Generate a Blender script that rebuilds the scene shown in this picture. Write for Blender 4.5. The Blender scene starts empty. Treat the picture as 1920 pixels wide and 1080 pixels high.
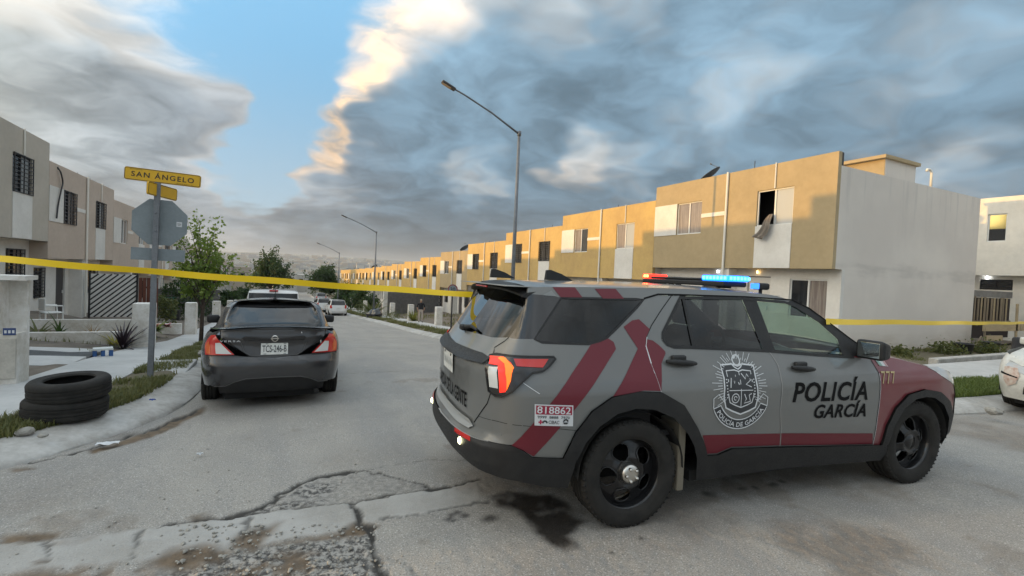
import bpy, bmesh, math, random
import numpy as np
from mathutils import Vector, Matrix

random.seed(7); RNG = np.random.default_rng(7)
SC = bpy.context.scene
COL = SC.collection
PI = math.pi

# ------------------------------------------------------------------ camera
F_PX, EYE = 900.0, 1.75
YAW, ROLL, PITCH = math.radians(26.2), 0.045, math.atan(24 / 900)
_f = Vector((math.sin(YAW) * math.cos(PITCH), math.cos(YAW) * math.cos(PITCH), -math.sin(PITCH)))
_r = Vector((math.cos(YAW), -math.sin(YAW), 0)); _u = _r.cross(_f)
_r2 = _r * math.cos(ROLL) + _u * math.sin(ROLL); _u2 = _u * math.cos(ROLL) - _r * math.sin(ROLL)
cam_d = bpy.data.cameras.new('camera'); cam = bpy.data.objects.new('camera', cam_d); COL.objects.link(cam)
cam_d.sensor_width = 36; cam_d.lens = F_PX / 1920 * 36; cam_d.clip_end = 30000; cam_d.clip_start = .05
M3 = Matrix((_r2, _u2, -_f)).transposed()
cam.matrix_world = Matrix.Translation((0, 0, EYE)) @ M3.to_4x4()
SC.camera = cam

# ------------------------------------------------------------------ sky, sun, exposure
SUN_EL, SUN_AZ = math.radians(4.3), math.radians(-75.4)   # azimuth from +Y (street direction), negative towards -X
sun_dir = Vector((math.sin(SUN_AZ) * math.cos(SUN_EL), math.cos(SUN_AZ) * math.cos(SUN_EL), math.sin(SUN_EL)))
sd = bpy.data.lights.new('sun', 'SUN'); so = bpy.data.objects.new('sun', sd); COL.objects.link(so)
sd.energy = 2.6; sd.angle = math.radians(.6); sd.color = (1.0, .57, .15)
so.rotation_euler = (-sun_dir).to_track_quat('-Z', 'Y').to_euler()
SC.view_settings.view_transform = 'Standard'; SC.view_settings.look = 'None'
SC.view_settings.exposure = 0.66; SC.view_settings.gamma = 1; SC.view_settings.use_curve_mapping = False
SC.cycles.use_denoising = True
try: SC.cycles.denoiser = 'OPENIMAGEDENOISE'
except Exception: pass
SC.cycles.max_bounces = 6; SC.cycles.transparent_max_bounces = 12; SC.cycles.caustics_reflective = False; SC.cycles.caustics_refractive = False

def px_dir(x, y):
    v = _f + _r2 * ((x - 960) / F_PX) + _u2 * ((540 - y) / F_PX); return v.normalized()

world = bpy.data.worlds.new('World'); SC.world = world; world.use_nodes = True
NT = world.node_tree; NT.nodes.clear()
class NG:
    """small helper to write node graphs"""
    def __init__(s, nt): s.nt = nt
    def n(s, t, **k):
        o = s.nt.nodes.new(t)
        for a, b in k.items():
            setattr(o, a, b)
        return o
    def put(s, sock, v):
        if hasattr(v, 'links') or isinstance(v, bpy.types.NodeSocket): s.nt.links.new(v, sock)
        elif v is not None: sock.default_value = v
    def m(s, op, a, b=None, c=None, clamp=False):
        o = s.n('ShaderNodeMath', operation=op); o.use_clamp = clamp
        s.put(o.inputs[0], a); s.put(o.inputs[1], b)
        if c is not None: s.put(o.inputs[2], c)
        return o.outputs[0]
    def v(s, op, a, b=None):
        o = s.n('ShaderNodeVectorMath', operation=op); s.put(o.inputs[0], a); s.put(o.inputs[1], b)
        return o.outputs['Value'] if op in ('DOT_PRODUCT', 'LENGTH') else o.outputs[0]
    def mr(s, x, a, b, c=0., d=1., smooth=True):
        o = s.n('ShaderNodeMapRange'); o.interpolation_type = 'SMOOTHSTEP' if smooth else 'LINEAR'
        s.put(o.inputs[0], x); s.put(o.inputs[1], a); s.put(o.inputs[2], b); s.put(o.inputs[3], c); s.put(o.inputs[4], d); return o.outputs[0]
    def mix(s, f, a, b, mode='MIX'):
        o = s.n('ShaderNodeMix'); o.data_type = 'RGBA'; o.blend_type = mode
        s.put(o.inputs[0], f)
        for k, q in ((6, a), (7, b)):
            s.put(o.inputs[k], (*q, 1) if isinstance(q, tuple) and len(q) == 3 else q)
        return o.outputs[2]
    def noise(s, vec, scale, detail=5, rough=.55, dist=0.):
        o = s.n('ShaderNodeTexNoise'); s.put(o.inputs['Vector'], vec)
        o.inputs['Scale'].default_value = scale; o.inputs['Detail'].default_value = detail; o.inputs['Roughness'].default_value = rough; o.inputs['Distortion'].default_value = dist
        return o.outputs[0]
def build_sky():
    g = NG(NT)
    out = g.n('ShaderNodeOutputWorld'); bg = g.n('ShaderNodeBackground'); NT.links.new(bg.outputs[0], out.inputs[0])
    sky = g.n('ShaderNodeTexSky'); sky.sky_type = 'NISHITA'; sky.sun_disc = False
    sky.sun_elevation = SUN_EL; sky.sun_rotation = SUN_AZ; sky.altitude = 600; sky.air_density = 1.0; sky.dust_density = .6; sky.ozone_density = 1.5
    tc = g.n('ShaderNodeTexCoord'); d = g.v('NORMALIZE', tc.outputs['Generated'])
    sep = g.n('ShaderNodeSeparateXYZ'); NT.links.new(d, sep.inputs[0]); dz = sep.outputs[2]
    den = g.m('ADD', g.m('MAXIMUM', dz, 0.), .24)
    cmb = g.n('ShaderNodeCombineXYZ'); NT.links.new(g.m('DIVIDE', sep.outputs[0], den), cmb.inputs[0]); NT.links.new(g.m('DIVIDE', sep.outputs[1], den), cmb.inputs[1])
    P = cmb.outputs[0]                                             # the flat cloud layer overhead
    wn = g.n('ShaderNodeTexNoise'); NT.links.new(P, wn.inputs['Vector']); wn.inputs['Scale'].default_value = 1.6; wn.inputs['Detail'].default_value = 3; wn.inputs['Roughness'].default_value = .6
    wv = g.v('SUBTRACT', wn.outputs['Color'], (.5, .5, .5)); wob = g.v('MULTIPLY', wv, (.36, .36, .22)); dw = g.v('NORMALIZE', g.v('ADD', d, wob)); P = g.v('ADD', P, g.v('MULTIPLY', wv, (.55, .55, 0.)))
    def spot(x, y, r0, r1, amp=1., warp=True):           # soft patch of cover or light round a direction
        v = px_dir(x, y); dt = g.v('DOT_PRODUCT', dw if warp else d, tuple(v))
        return g.mr(dt, math.cos(math.radians(r1)), math.cos(math.radians(r0)), 0., amp)
    def sm(lst):
        o = lst[0]
        for q in lst[1:]: o = g.m('ADD', o, q)
        return o
    big = g.noise(P, .8, 0, .5); mid = g.noise(g.v('ADD', P, (3.1, 7.7, 0.)), 1.9, 3, .55); fine = g.noise(g.v('ADD', P, (9., 2., 4.)), 5.2, 5, .60)
    cov = g.m('ADD', g.m('MULTIPLY', big, .42), g.m('ADD', g.m('MULTIPLY', mid, 1.0), g.m('MULTIPLY', fine, .50)))      # about .97 mean
    holes = sm([spot(450, 110, 2, 15, .40), spot(580, 200, 1, 8, .36), spot(650, 30, 2, 16, .32), spot(230, 20, 2, 9, .26), spot(470, 260, 1, 9, .34), spot(900, 335, .5, 6, .42), spot(480, 315, .5, 6, .40), spot(1090, 292, .3, 4.5, .26), spot(1180, 5, .5, 6, .34), spot(960, 20, 2, 11, .32), spot(1700, 350, 2, 10, .14), spot(50, 130, 1, 6, .24), spot(320, 165, 1, 5, .2)])
    fill = sm([spot(100, 50, 3, 16, .54), spot(300, 225, 2, 9, .36), spot(830, 200, 2, 16, .24), spot(1420, 120, 14, 52, .52), spot(750, 410, 6, 24, .38), spot(250, 300, 4, 14, .28)])
    c = g.m('ADD', g.m('SUBTRACT', cov, holes), fill)
    mask = g.mr(c, .66, 1.10)
    thick = g.mr(c, .84, 1.52)
    tone = g.mix(thick, (.45, .46, .455), (.115, .184, .244))
    left = spot(300, 360, 4, 24, .65); tone = g.mix(g.m('MULTIPLY', left, g.mr(fine, .3, .7, .75, 1.)), tone, (.27, .30, .335))
    slate = g.m('MULTIPLY', spot(850, 440, 6, 28, .85), g.mr(dz, .03, .24, 1., 0.)); tone = g.mix(slate, tone, (.094, .124, .150))
    warm = g.m('MULTIPLY', sm([spot(700, 150, 2, 14, .85), spot(640, 235, 1, 7, .8), spot(545, 165, .6, 3.5, .8), spot(1010, 335, 1, 6, .35), spot(1120, 355, 1, 6, .3), spot(60, 250, .3, 2.4, .9), spot(1520, 275, 1, 5, .3), spot(430, 60, .5, 5, .4)]), g.m('MULTIPLY', g.mr(fine, .30, .58), g.mr(thick, 1.0, .35)), clamp=True)
    tone = g.mix(warm, tone, (.66, .49, .34))
    sh = g.m('MULTIPLY', g.mr(fine, .25, .75, .74, 1.30), g.mr(mid, .3, .7, 1.25, .80))
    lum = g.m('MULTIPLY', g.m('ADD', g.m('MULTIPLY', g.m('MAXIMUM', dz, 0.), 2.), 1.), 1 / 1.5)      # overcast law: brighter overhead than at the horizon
    sg = g.v('DOT_PRODUCT', d, tuple(Vector((sun_dir.x, sun_dir.y, .12)).normalized())); gl = g.m('ADD', g.m('MULTIPLY', g.m('POWER', g.mr(sg, -.25, 1., 0., 1., False), 6.), 5.2), 1.)   # glow added towards the low sun, mostly out of frame, to lift shaded surfaces
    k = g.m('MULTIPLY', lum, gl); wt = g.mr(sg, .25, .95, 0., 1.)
    tone = g.mix(wt, tone, g.mix(1., tone, (1.05, .80, .52), 'MULTIPLY'))      # sunward sky tinted warm to take the blue off the fill light
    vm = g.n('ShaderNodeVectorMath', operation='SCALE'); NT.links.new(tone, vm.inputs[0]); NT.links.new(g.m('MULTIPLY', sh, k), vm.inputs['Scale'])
    sk = g.n('ShaderNodeVectorMath', operation='SCALE'); NT.links.new(sky.outputs[0], sk.inputs[0]); sk.inputs['Scale'].default_value = .12
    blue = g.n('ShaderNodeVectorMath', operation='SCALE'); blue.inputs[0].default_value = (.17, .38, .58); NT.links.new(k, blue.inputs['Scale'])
    skc = g.mix(.7, sk.outputs[0], blue.outputs[0])
    skc = g.mix(g.mr(dz, .05, .40, .5, .0), skc, (.40, .47, .52))
    col = g.mix(mask, skc, vm.outputs[0])
    col = g.mix(g.mr(dz, -.03, .0, 1., 0.), col, (.15, .15, .15))     # below the horizon: dull ground tone
    NT.links.new(col, bg.inputs[0]); bg.inputs[1].default_value = 1.0
    world.cycles.sampling_method = 'MANUAL'; world.cycles.sample_map_resolution = 256
build_sky()

# ------------------------------------------------------------------ helpers
def tag(o, label=None, cat=None, group=None, kind=None):
    for k, v in (('label', label), ('category', cat), ('group', group), ('kind', kind)):
        if v: o[k] = v
    return o
def link(o, parent=None):
    COL.objects.link(o)
    if parent is not None: o.parent = parent
    return o
def empty(name, loc=(0, 0, 0), rz=0, label=None, cat=None, group=None):
    o = bpy.data.objects.new(name, None); o.location = loc; o.rotation_euler = (0, 0, rz); link(o); o.empty_display_size = .2
    return tag(o, label, cat, group)
def mesh(name, V, Fc, mat=None, smooth=False):
    me = bpy.data.meshes.new(name); me.from_pydata([tuple(map(float, v)) for v in V], [], [tuple(f) for f in Fc]); 
    if mat is not None:
        for m in (mat if isinstance(mat, (list, tuple)) else [mat]): me.materials.append(m)
    if smooth: me.polygons.foreach_set('use_smooth', [True] * len(me.polygons))
    me.update(); return me
def obj(name, me, parent=None, loc=None, rz=0):
    o = bpy.data.objects.new(name, me)
    if loc is not None: o.location = loc
    o.rotation_euler = (0, 0, rz)
    return link(o, parent)
def copy_tree(o, parent=None):
    c = o.copy(); COL.objects.link(c); c.parent = parent
    for ch in o.children: copy_tree(ch, c)
    return c
class MB:
    def __init__(s): s.V = []; s.F = []; s.MI = []
    def add(s, V, Fc, mi=0):
        b = len(s.V); s.V += [tuple(v) for v in V]; s.F += [tuple(i + b for i in f) for f in Fc]; s.MI += [mi] * len(Fc); return s
    def box(s, x0, x1, y0, y1, z0, z1, mi=0):
        V = [(x, y, z) for z in (z0, z1) for y in (y0, y1) for x in (x0, x1)]
        return s.add(V, [(0, 2, 3, 1), (4, 5, 7, 6), (0, 1, 5, 4), (2, 6, 7, 3), (0, 4, 6, 2), (1, 3, 7, 5)], mi)
    def bbox(s, x0, x1, y0, y1, z0, z1, b=.01, mi=0):      # chamfered box
        bm = bmesh.new(); bmesh.ops.create_cube(bm, size=1)
        for v in bm.verts: v.co = Vector((x0 + (v.co.x + .5) * (x1 - x0), y0 + (v.co.y + .5) * (y1 - y0), z0 + (v.co.z + .5) * (z1 - z0)))
        bmesh.ops.bevel(bm, geom=bm.edges[:], offset=b, segments=2, profile=.5, affect='EDGES')
        bm.verts.index_update(); s.add([v.co[:] for v in bm.verts], [[v.index for v in f.verts] for f in bm.faces], mi); bm.free(); return s
    def tube(s, pts, r, n=8, cap=True, mi=0):
        pts = [Vector(p) for p in pts]; rr = r if isinstance(r, (list, tuple)) else [r] * len(pts); V = []; Fc = []
        up = Vector((0, 0, 1)); prev = None
        for i, p in enumerate(pts):
            t = (pts[min(i + 1, len(pts) - 1)] - pts[max(i - 1, 0)]).normalized()
            if prev is None: a = t.cross(up if abs(t.z) < .9 else Vector((1, 0, 0))).normalized()
            else: a = (prev - t * prev.dot(t)).normalized()
            prev = a; b = t.cross(a)
            V += [p + (a * math.cos(2 * PI * k / n) + b * math.sin(2 * PI * k / n)) * rr[i] for k in range(n)]
        for i in range(len(pts) - 1):
            Fc += [(i * n + k, i * n + (k + 1) % n, (i + 1) * n + (k + 1) % n, (i + 1) * n + k) for k in range(n)]
        if cap: Fc += [tuple(range(n))[::-1], tuple(range((len(pts) - 1) * n, len(pts) * n))]
        return s.add(V, Fc, mi)
    def lathe(s, prof, n=32, axis='z', c=(0, 0, 0), mi=0, closed=False):
        V = []; Fc = []; m = len(prof)
        for k in range(n):
            a = 2 * PI * k / n
            for (r, h) in prof:
                x, y = r * math.cos(a), r * math.sin(a)
                p = (x, y, h) if axis == 'z' else ((x, h, y) if axis == 'y' else (h, x, y))
                V.append((p[0] + c[0], p[1] + c[1], p[2] + c[2]))
        for k in range(n):
            for j in range(m if closed else m - 1):
                a, b = k * m + j, k * m + (j + 1) % m; c_, d_ = ((k + 1) % n) * m + (j + 1) % m, ((k + 1) % n) * m + j
                Fc.append((a, d_, c_, b) if axis == 'z' else (a, b, c_, d_))
        return s.add(V, Fc, mi)
    def prism(s, poly, f0, f1, mi=0):        # poly 2D, f0/f1 map 2D->3D for the two caps
        n = len(poly); V = [f0(*p) for p in poly] + [f1(*p) for p in poly]
        Fc = [tuple(range(n))[::-1], tuple(range(n, 2 * n))] + [(k, (k + 1) % n, n + (k + 1) % n, n + k) for k in range(n)]
        return s.add(V, Fc, mi)
    def grid(s, X, Y, zf, mi=0):
        nx, ny = len(X), len(Y); b = [(x, y, zf(x, y)) for y in Y for x in X]
        return s.add(b, [(j * nx + i, j * nx + i + 1, (j + 1) * nx + i + 1, (j + 1) * nx + i) for j in range(ny - 1) for i in range(nx - 1)], mi)
    def xf(s, Mx):
        s.V = [tuple(Mx @ Vector(v)) for v in s.V]; return s
    def mesh(s, name, mat, smooth=False, fix=True):
        me = mesh(name, s.V, s.F, mat, smooth)
        if isinstance(mat, (list, tuple)): me.polygons.foreach_set('material_index', s.MI)
        if fix:
            bm = bmesh.new(); bm.from_mesh(me); bmesh.ops.recalc_face_normals(bm, faces=bm.faces[:]); bm.to_mesh(me); bm.free()
        return me
    def build(s, name, mat, parent=None, smooth=False, loc=None, rz=0, fix=True): return obj(name, s.mesh(name, mat, smooth, fix), parent, loc, rz)
def autosmooth(o, ang=35):
    me = o.data if hasattr(o, 'data') else o
    me.polygons.foreach_set('use_smooth', [True] * len(me.polygons))
    try: me.set_sharp_from_angle(angle=math.radians(ang))
    except Exception: pass
    return o

# ------------------------------------------------------------------ materials
MATS = {}
def mat(name, col, rough=.7, metal=0., var=.0, vscale=3., bump=0., bscale=60., spec=.5, coat=0., emit=None, estr=0., col2=None, detail=6, vdir=(1, 1, 1), alpha=None, sheen=0, world=True):
    """principled surface: base colour, optional noise between col and col2, optional fine bump"""
    m = bpy.data.materials.new(name); m.use_nodes = True; nt = m.node_tree; g = NG(nt); b = nt.nodes['Principled BSDF']
    b.inputs['Base Color'].default_value = (*col, 1); b.inputs['Roughness'].default_value = rough; b.inputs['Metallic'].default_value = metal
    b.inputs['Specular IOR Level'].default_value = spec; b.inputs['Coat Weight'].default_value = coat; b.inputs['Coat Roughness'].default_value = .08
    if emit: b.inputs['Emission Color'].default_value = (*emit, 1); b.inputs['Emission Strength'].default_value = estr
    if var or bump:
        if world: P = g.n('ShaderNodeNewGeometry').outputs['Position']
        else: P = g.n('ShaderNodeTexCoord').outputs['Object']
        if var:
            c2 = col2 or tuple(c * (1 - var) for c in col)
            q = g.v('MULTIPLY', P, vdir)
            f = g.mr(g.noise(q, vscale, detail, .6), .32, .68); f2 = g.mr(g.noise(q, vscale * 7.3, 4, .6), .3, .7)
            f = g.m('ADD', g.m('MULTIPLY', f, .7), g.m('MULTIPLY', f2, .3))
            nt.links.new(g.mix(f, col, c2), b.inputs['Base Color'])
            nt.links.new(g.mr(f2, 0, 1, max(0, rough - .07), min(1, rough + .07)), b.inputs['Roughness'])
        if bump:
            bn = g.n('ShaderNodeBump'); bn.inputs['Strength'].default_value = bump; bn.inputs['Distance'].default_value = .01
            nt.links.new(g.noise(P, bscale, 5, .6), bn.inputs['Height']); nt.links.new(bn.outputs[0], b.inputs['Normal'])
    MATS[name] = m; return m
def glass(name, tint, refl_rough=.02, see=1.0, col=(.01, .012, .014)):
    """thin pane: tinted see-through plus a fresnel mirror"""
    m = bpy.data.materials.new(name); m.use_nodes = True; nt = m.node_tree; g = NG(nt); nt.nodes.clear()
    out = g.n('ShaderNodeOutputMaterial'); tr = g.n('ShaderNodeBsdfTransparent'); tr.inputs[0].default_value = (*tint, 1)
    df = g.n('ShaderNodeBsdfDiffuse'); df.inputs[0].default_value = (*col, 1)
    gl = g.n('ShaderNodeBsdfGlossy'); gl.inputs['Roughness'].default_value = refl_rough; gl.inputs[0].default_value = (1, 1, 1, 1)
    a = g.n('ShaderNodeMixShader'); a.inputs[0].default_value = see; nt.links.new(df.outputs[0], a.inputs[1]); nt.links.new(tr.outputs[0], a.inputs[2])
    lw = g.n('ShaderNodeLayerWeight'); lw.inputs[0].default_value = .5; fr = g.n('ShaderNodeMath', operation='MULTIPLY_ADD'); nt.links.new(g.m('POWER', lw.outputs['Facing'], 4.), fr.inputs[0]); fr.inputs[1].default_value = .9; fr.inputs[2].default_value = .055
    b = g.n('ShaderNodeMixShader'); nt.links.new(fr.outputs[0], b.inputs[0]); nt.links.new(a.outputs[0], b.inputs[1]); nt.links.new(gl.outputs[0], b.inputs[2])
    nt.links.new(b.outputs[0], out.inputs[0]); MATS[name] = m; return m
# ------------------------------------------------------------------ levels of the place (X across the street, Y along it, Z up)
RY = [-80, 5, 8, 11, 14.5, 18.5, 22.5, 33.8, 47.6, 59, 80, 130, 200, 400]
RZ = [0, 0, -.06, -.25, -.55, -.98, -1.25, -1.9, -2.75, -3.2, -3.8, -4.7, -5.5, -7.5]
def zr(Y): return float(np.interp(Y, RY, RZ))
HW = 7.13                                    # frontage of a row house
R_Y0, R_X = 8.1, 13.9                        # right row: first corner, facade plane
L_Y0, L_X = 7.1, -6.9                        # left row
R_PAD = [0.0, -.52, -1.03, -1.52, -2.0, -2.42, -2.8, -3.1, -3.35, -3.55, -3.75, -3.9, -4.05, -4.2, -4.32, -4.45]
L_PAD = [.45, -.15, -.72, -1.15, -1.6, -2.05, -2.45, -2.8, -3.1, -3.35, -3.55, -3.75, -3.95]
def ground_px(x, y, z=0.):
    d = px_dir(x, y); t = (z - EYE) / d.z; return Vector((0, 0, EYE)) + d * t

# ------------------------------------------------------------------ surface materials
def road_mat():
    m = bpy.data.materials.new('asphalt'); m.use_nodes = True; nt = m.node_tree; g = NG(nt); b = nt.nodes['Principled BSDF']
    P = g.n('ShaderNodeNewGeometry').outputs['Position']
    def at(n): o = g.n('ShaderNodeAttribute'); o.attribute_name = n; return o.outputs['Fac']
    big = g.mr(g.noise(P, .35, 5, .6, .4), .3, .7); mid = g.mr(g.noise(P, 1.6, 6, .65), .3, .72); agg = g.noise(P, 95, 3, .7); agg2 = g.noise(P, 260, 2, .6)
    str_ = g.mr(g.noise(g.v('MULTIPLY', P, (1.6, .25, 1)), 1.2, 5, .6), .35, .7)
    c = g.mix(big, (.232, .220, .200), (.325, .302, .268)); c = g.mix(g.m('MULTIPLY', mid, .55), c, (.36, .335, .295)); c = g.mix(g.m('MULTIPLY', str_, .45), c, (.20, .199, .198))
    c = g.mix(g.mr(agg, .56, .68), c, (.52, .51, .49)); c = g.mix(g.mr(agg, .45, .34), c, (.13, .13, .135)); c = g.mix(g.mr(agg2, .60, .72, 0, .5), c, (.6, .59, .57))
    # patches by attribute: concrete, dirt, rubble, crack, stain
    cn = g.mix(mid, (.46, .455, .44), (.30, .288, .265)); cn = g.mix(g.mr(agg, .6, .72, 0, .5), cn, (.18, .175, .17)); c = g.mix(g.m('MULTIPLY', at('conc'), .75), c, cn)
    ru = g.mix(g.mr(g.noise(P, 22, 4, .7), .4, .6), (.06, .057, .055), (.33, .315, .29)); c = g.mix(at('rubble'), c, ru)
    di = g.mix(g.mr(g.noise(P, 9, 5, .7), .3, .7), (.175, .125, .08), (.085, .064, .045)); c = g.mix(at('dirt'), c, di)
    c = g.mix(at('crack'), c, (.035, .032, .028))
    st = g.mix(g.mr(agg, .4, .6), (.022, .02, .018), (.045, .04, .036)); c = g.mix(at('stain'), c, st)
    nt.links.new(c, b.inputs['Base Color'])
    nt.links.new(g.m('SUBTRACT', g.mr(agg, .3, .7, .78, .95), g.m('MULTIPLY', at('stain'), .45)), b.inputs['Roughness'])
    bn = g.n('ShaderNodeBump'); bn.inputs['Strength'].default_value = .55; bn.inputs['Distance'].default_value = .012
    h = g.m('ADD', g.m('MULTIPLY', agg, .6), g.m('MULTIPLY', mid, .35)); nt.links.new(h, bn.inputs['Height']); nt.links.new(bn.outputs[0], b.inputs['Normal'])
    return m
M_road = road_mat()
M_conc = mat('kerb_concrete', (.50, .49, .47), .9, var=.45, vscale=2.6, col2=(.29, .275, .25), bump=.35, bscale=90)
M_walk = mat('sidewalk_concrete', (.51, .505, .495), .9, var=.4, vscale=1.3, col2=(.40, .40, .39), bump=.25, bscale=110)
M_dirt = mat('dirt', (.20, .165, .13), .95, var=.5, vscale=2.5, col2=(.115, .095, .075), bump=.8, bscale=40)
M_verge = mat('verge_soil', (.155, .125, .085), .95, var=.6, vscale=5, col2=(.085, .085, .045), bump=.9, bscale=45)
M_terrain = mat('far_ground', (.17, .15, .115), .95, var=.6, vscale=.05, col2=(.10, .11, .07))

# ------------------------------------------------------------------ ground and roads
def base_z(X, Y):
    z = zr(Y) - .22
    d = math.hypot(X, Y - 60)
    if Y > 110: z -= min((Y - 110) * .03, 20)
    if d > 250: z -= min((d - 250) * .02, 12)
    return z
def build_ground():
    xs = [-9000, -3000, -900, -300, -120, -60, -30] + list(np.arange(-20, 41, 4)) + [60, 120, 300, 900, 3000, 9000]
    ys = [-3000, -900, -300, -100, -50, -20] + list(np.arange(-8, 120, 4)) + [130, 150, 180, 240, 320, 500, 900, 1600, 2600, 4000, 9000]
    mb = MB(); mb.grid(xs, ys, base_z); o = mb.build('ground', M_terrain, smooth=True); tag(o, 'bare earth under and beyond the housing streets', kind='structure')
build_ground()

# near road patch: every crack, broken slab and stain is laid out on the ground, then pressed into the surface
def poly_d(P, pts):
    """distance of points P (n,2) to a polyline"""
    best = np.full(len(P), 1e9)
    for a, b in zip(pts[:-1], pts[1:]):
        a = np.array(a); b = np.array(b); ab = b - a; t = np.clip(((P - a) @ ab) / max(ab @ ab, 1e-9), 0, 1)
        best = np.minimum(best, np.hypot(*(P - (a + t[:, None] * ab)).T))
    return best
def inside(P, poly):
    x, y = P[:, 0], P[:, 1]; r = np.zeros(len(P), bool); n = len(poly)
    for i in range(n):
        x0, y0 = poly[i]; x1, y1 = poly[(i + 1) % n]
        c = ((y0 > y) != (y1 > y)) & (x < (x1 - x0) * (y - y0) / (y1 - y0 + 1e-12) + x0); r ^= c
    return r
def vnoise(P, s, seed=0):
    """value noise on the plane"""
    rs = np.random.default_rng(seed); T = rs.random((256, 256)); q = P * s + 1000; i = np.floor(q).astype(int); f = q - i; f = f * f * (3 - 2 * f)
    g = lambda a, b: T[(i[:, 0] + a) % 256, (i[:, 1] + b) % 256]
    return (g(0, 0) * (1 - f[:, 0]) + g(1, 0) * f[:, 0]) * (1 - f[:, 1]) + (g(0, 1) * (1 - f[:, 0]) + g(1, 1) * f[:, 0]) * f[:, 1]
def fbm(P, s, seed=0, o=4): return sum(vnoise(P, s * 2 ** k, seed + k) * .5 ** k for k in range(o)) / sum(.5 ** k for k in range(o))
NX0, NX1, NY0, NY1 = -4.4, 12.8, .4, 8.8
def gp(lst, sc=.5, oy=760): return [tuple(ground_px(x * sc, oy + y * sc)[:2]) for x, y in lst]
def build_near_road():
    xs = np.concatenate([np.arange(NX0, -2.4, .08), np.arange(-2.4, 4.2, .02), np.arange(4.2, NX1 + .01, .086)]); xs[-1] = NX1
    ys = np.concatenate([np.arange(NY0, 1.2, .08), np.arange(1.2, 5.6, .02), np.arange(5.6, NY1 + .01, .08)]); ys[-1] = NY1
    X, Y = np.meshgrid(xs, ys); P = np.stack([X.ravel(), Y.ravel()], 1); n = len(P)
    w = np.stack([fbm(P, 3, 11), fbm(P, 3, 31)], 1) - .5; w2 = np.stack([fbm(P, 14, 51), fbm(P, 14, 71)], 1) - .5
    Q = P + w * .10 + w2 * .05                                       # wobbled coordinates: ragged edges
    Q2 = P + w * .10 + w2 * .09
    soft = lambda d, a, b: np.clip((b - d) / (b - a), 0, 1)
    crack = np.zeros(n); dirt = np.zeros(n); rub = np.zeros(n); stain = np.zeros(n)
    def line(pts, w0, w1=None, arr=None, k=1.):
        d = poly_d(Q2, pts); ww = w0 * (.25 + 1.3 * np.clip(fbm(P, 4, 19, 3) * 1.6 - .4, 0, 1)); v = np.clip((ww + .012 - d) / .014, 0, 1) * k; np.maximum(arr if arr is not None else crack, v, out=arr if arr is not None else crack)
    def area(pts, arr, edge=.04, k=1., nz=.0):
        d = poly_d(Q, pts + [pts[0]]); ins = inside(Q, pts); sd = np.where(ins, -d, d); v = soft(sd, -edge, edge) * k
        if nz: v *= np.clip((fbm(P, 7, 5) - nz) * 9 + .5, 0, 1)
        np.maximum(arr, v, out=arr)
    line(gp([(870, 418), (960, 385), (1020, 360), (1090, 312), (1140, 285), (1200, 265), (1350, 245)]), .020)
    line(gp([(1350, 245), (1440, 262), (1500, 275), (1560, 292), (1620, 312)]), .012)
    line(gp([(600, 450), (740, 425), (870, 415), (1000, 395), (1200, 375), (1320, 365), (1500, 335), (1640, 310), (1790, 282)]), .013)
    line(gp([(1320, 366), (1335, 400), (1350, 440), (1390, 480), (1405, 540), (1420, 640)]), .024)
    line(gp([(1440, 432), (1600, 405), (1750, 376), (1830, 360)]), .006, k=.7)
    line(gp([(1360, 246), (1480, 215), (1640, 200), (1760, 205)]), .004, k=.5)
    line(gp([(0, 232), (160, 205), (300, 170), (420, 130), (560, 85), (700, 30), (745, 0)]), .018)
    line(gp([(1420, 560), (1520, 600), (1560, 640)]), .004, k=.5)
    area(gp([(330, 165), (420, 138), (560, 85), (720, 15), (760, -10), (765, 15), (640, 82), (520, 128), (420, 158), (340, 178)]), dirt, .03, 1.)
    area(gp([(40, 235), (120, 228), (150, 240), (60, 250)]), dirt, .02, .8)
    area(gp([(0, 490), (120, 475), (250, 468), (240, 482), (120, 505), (0, 515)]), dirt, .03, 1.)
    area(gp([(690, 420), (760, 405), (800, 420), (740, 440)]), dirt, .03, .8)
    area(gp([(1090, 330), (1130, 300), (1200, 285), (1270, 300), (1215, 335), (1150, 345)]), rub, .03, 1.)
    area(gp([(870, 415), (960, 385), (1030, 362), (1220, 350), (1200, 372), (1000, 395)]), rub, .03, 1.)
    area(gp([(1090, 312), (1200, 265), (1350, 247), (1560, 290), (1620, 310), (1320, 363), (1200, 373), (1020, 362)]), rub, .02, .30)
    area(gp([(540, 605), (640, 545), (760, 520), (850, 545), (830, 580), (760, 600), (650, 625)]), dirt, .05, 1.)
    area(gp([(870, 500), (960, 455), (1060, 440), (1000, 500), (960, 540), (860, 535)]), dirt, .04, .95)
    area(gp([(1000, 515), (1130, 495), (1280, 470), (1350, 440), (1430, 460), (1390, 490), (1250, 490), (1120, 505)]), dirt, .03, 1.)
    area(gp([(120, 580), (190, 570), (185, 590), (130, 592)]), dirt, .02, .8)
    area(gp([(560, 650), (700, 600), (840, 560), (1000, 525), (1130, 500), (1390, 488), (1410, 640), (1390, 700), (560, 700)]), rub, .05, 1.)
    area(gp([(830, 590), (1000, 545), (1090, 540), (1200, 560), (1180, 620), (1000, 640), (850, 640)]), dirt, .05, .9, .45)
    area(gp([(0, 625), (200, 615), (540, 610), (560, 660), (0, 700)]), dirt, .06, .85, .42)
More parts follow.
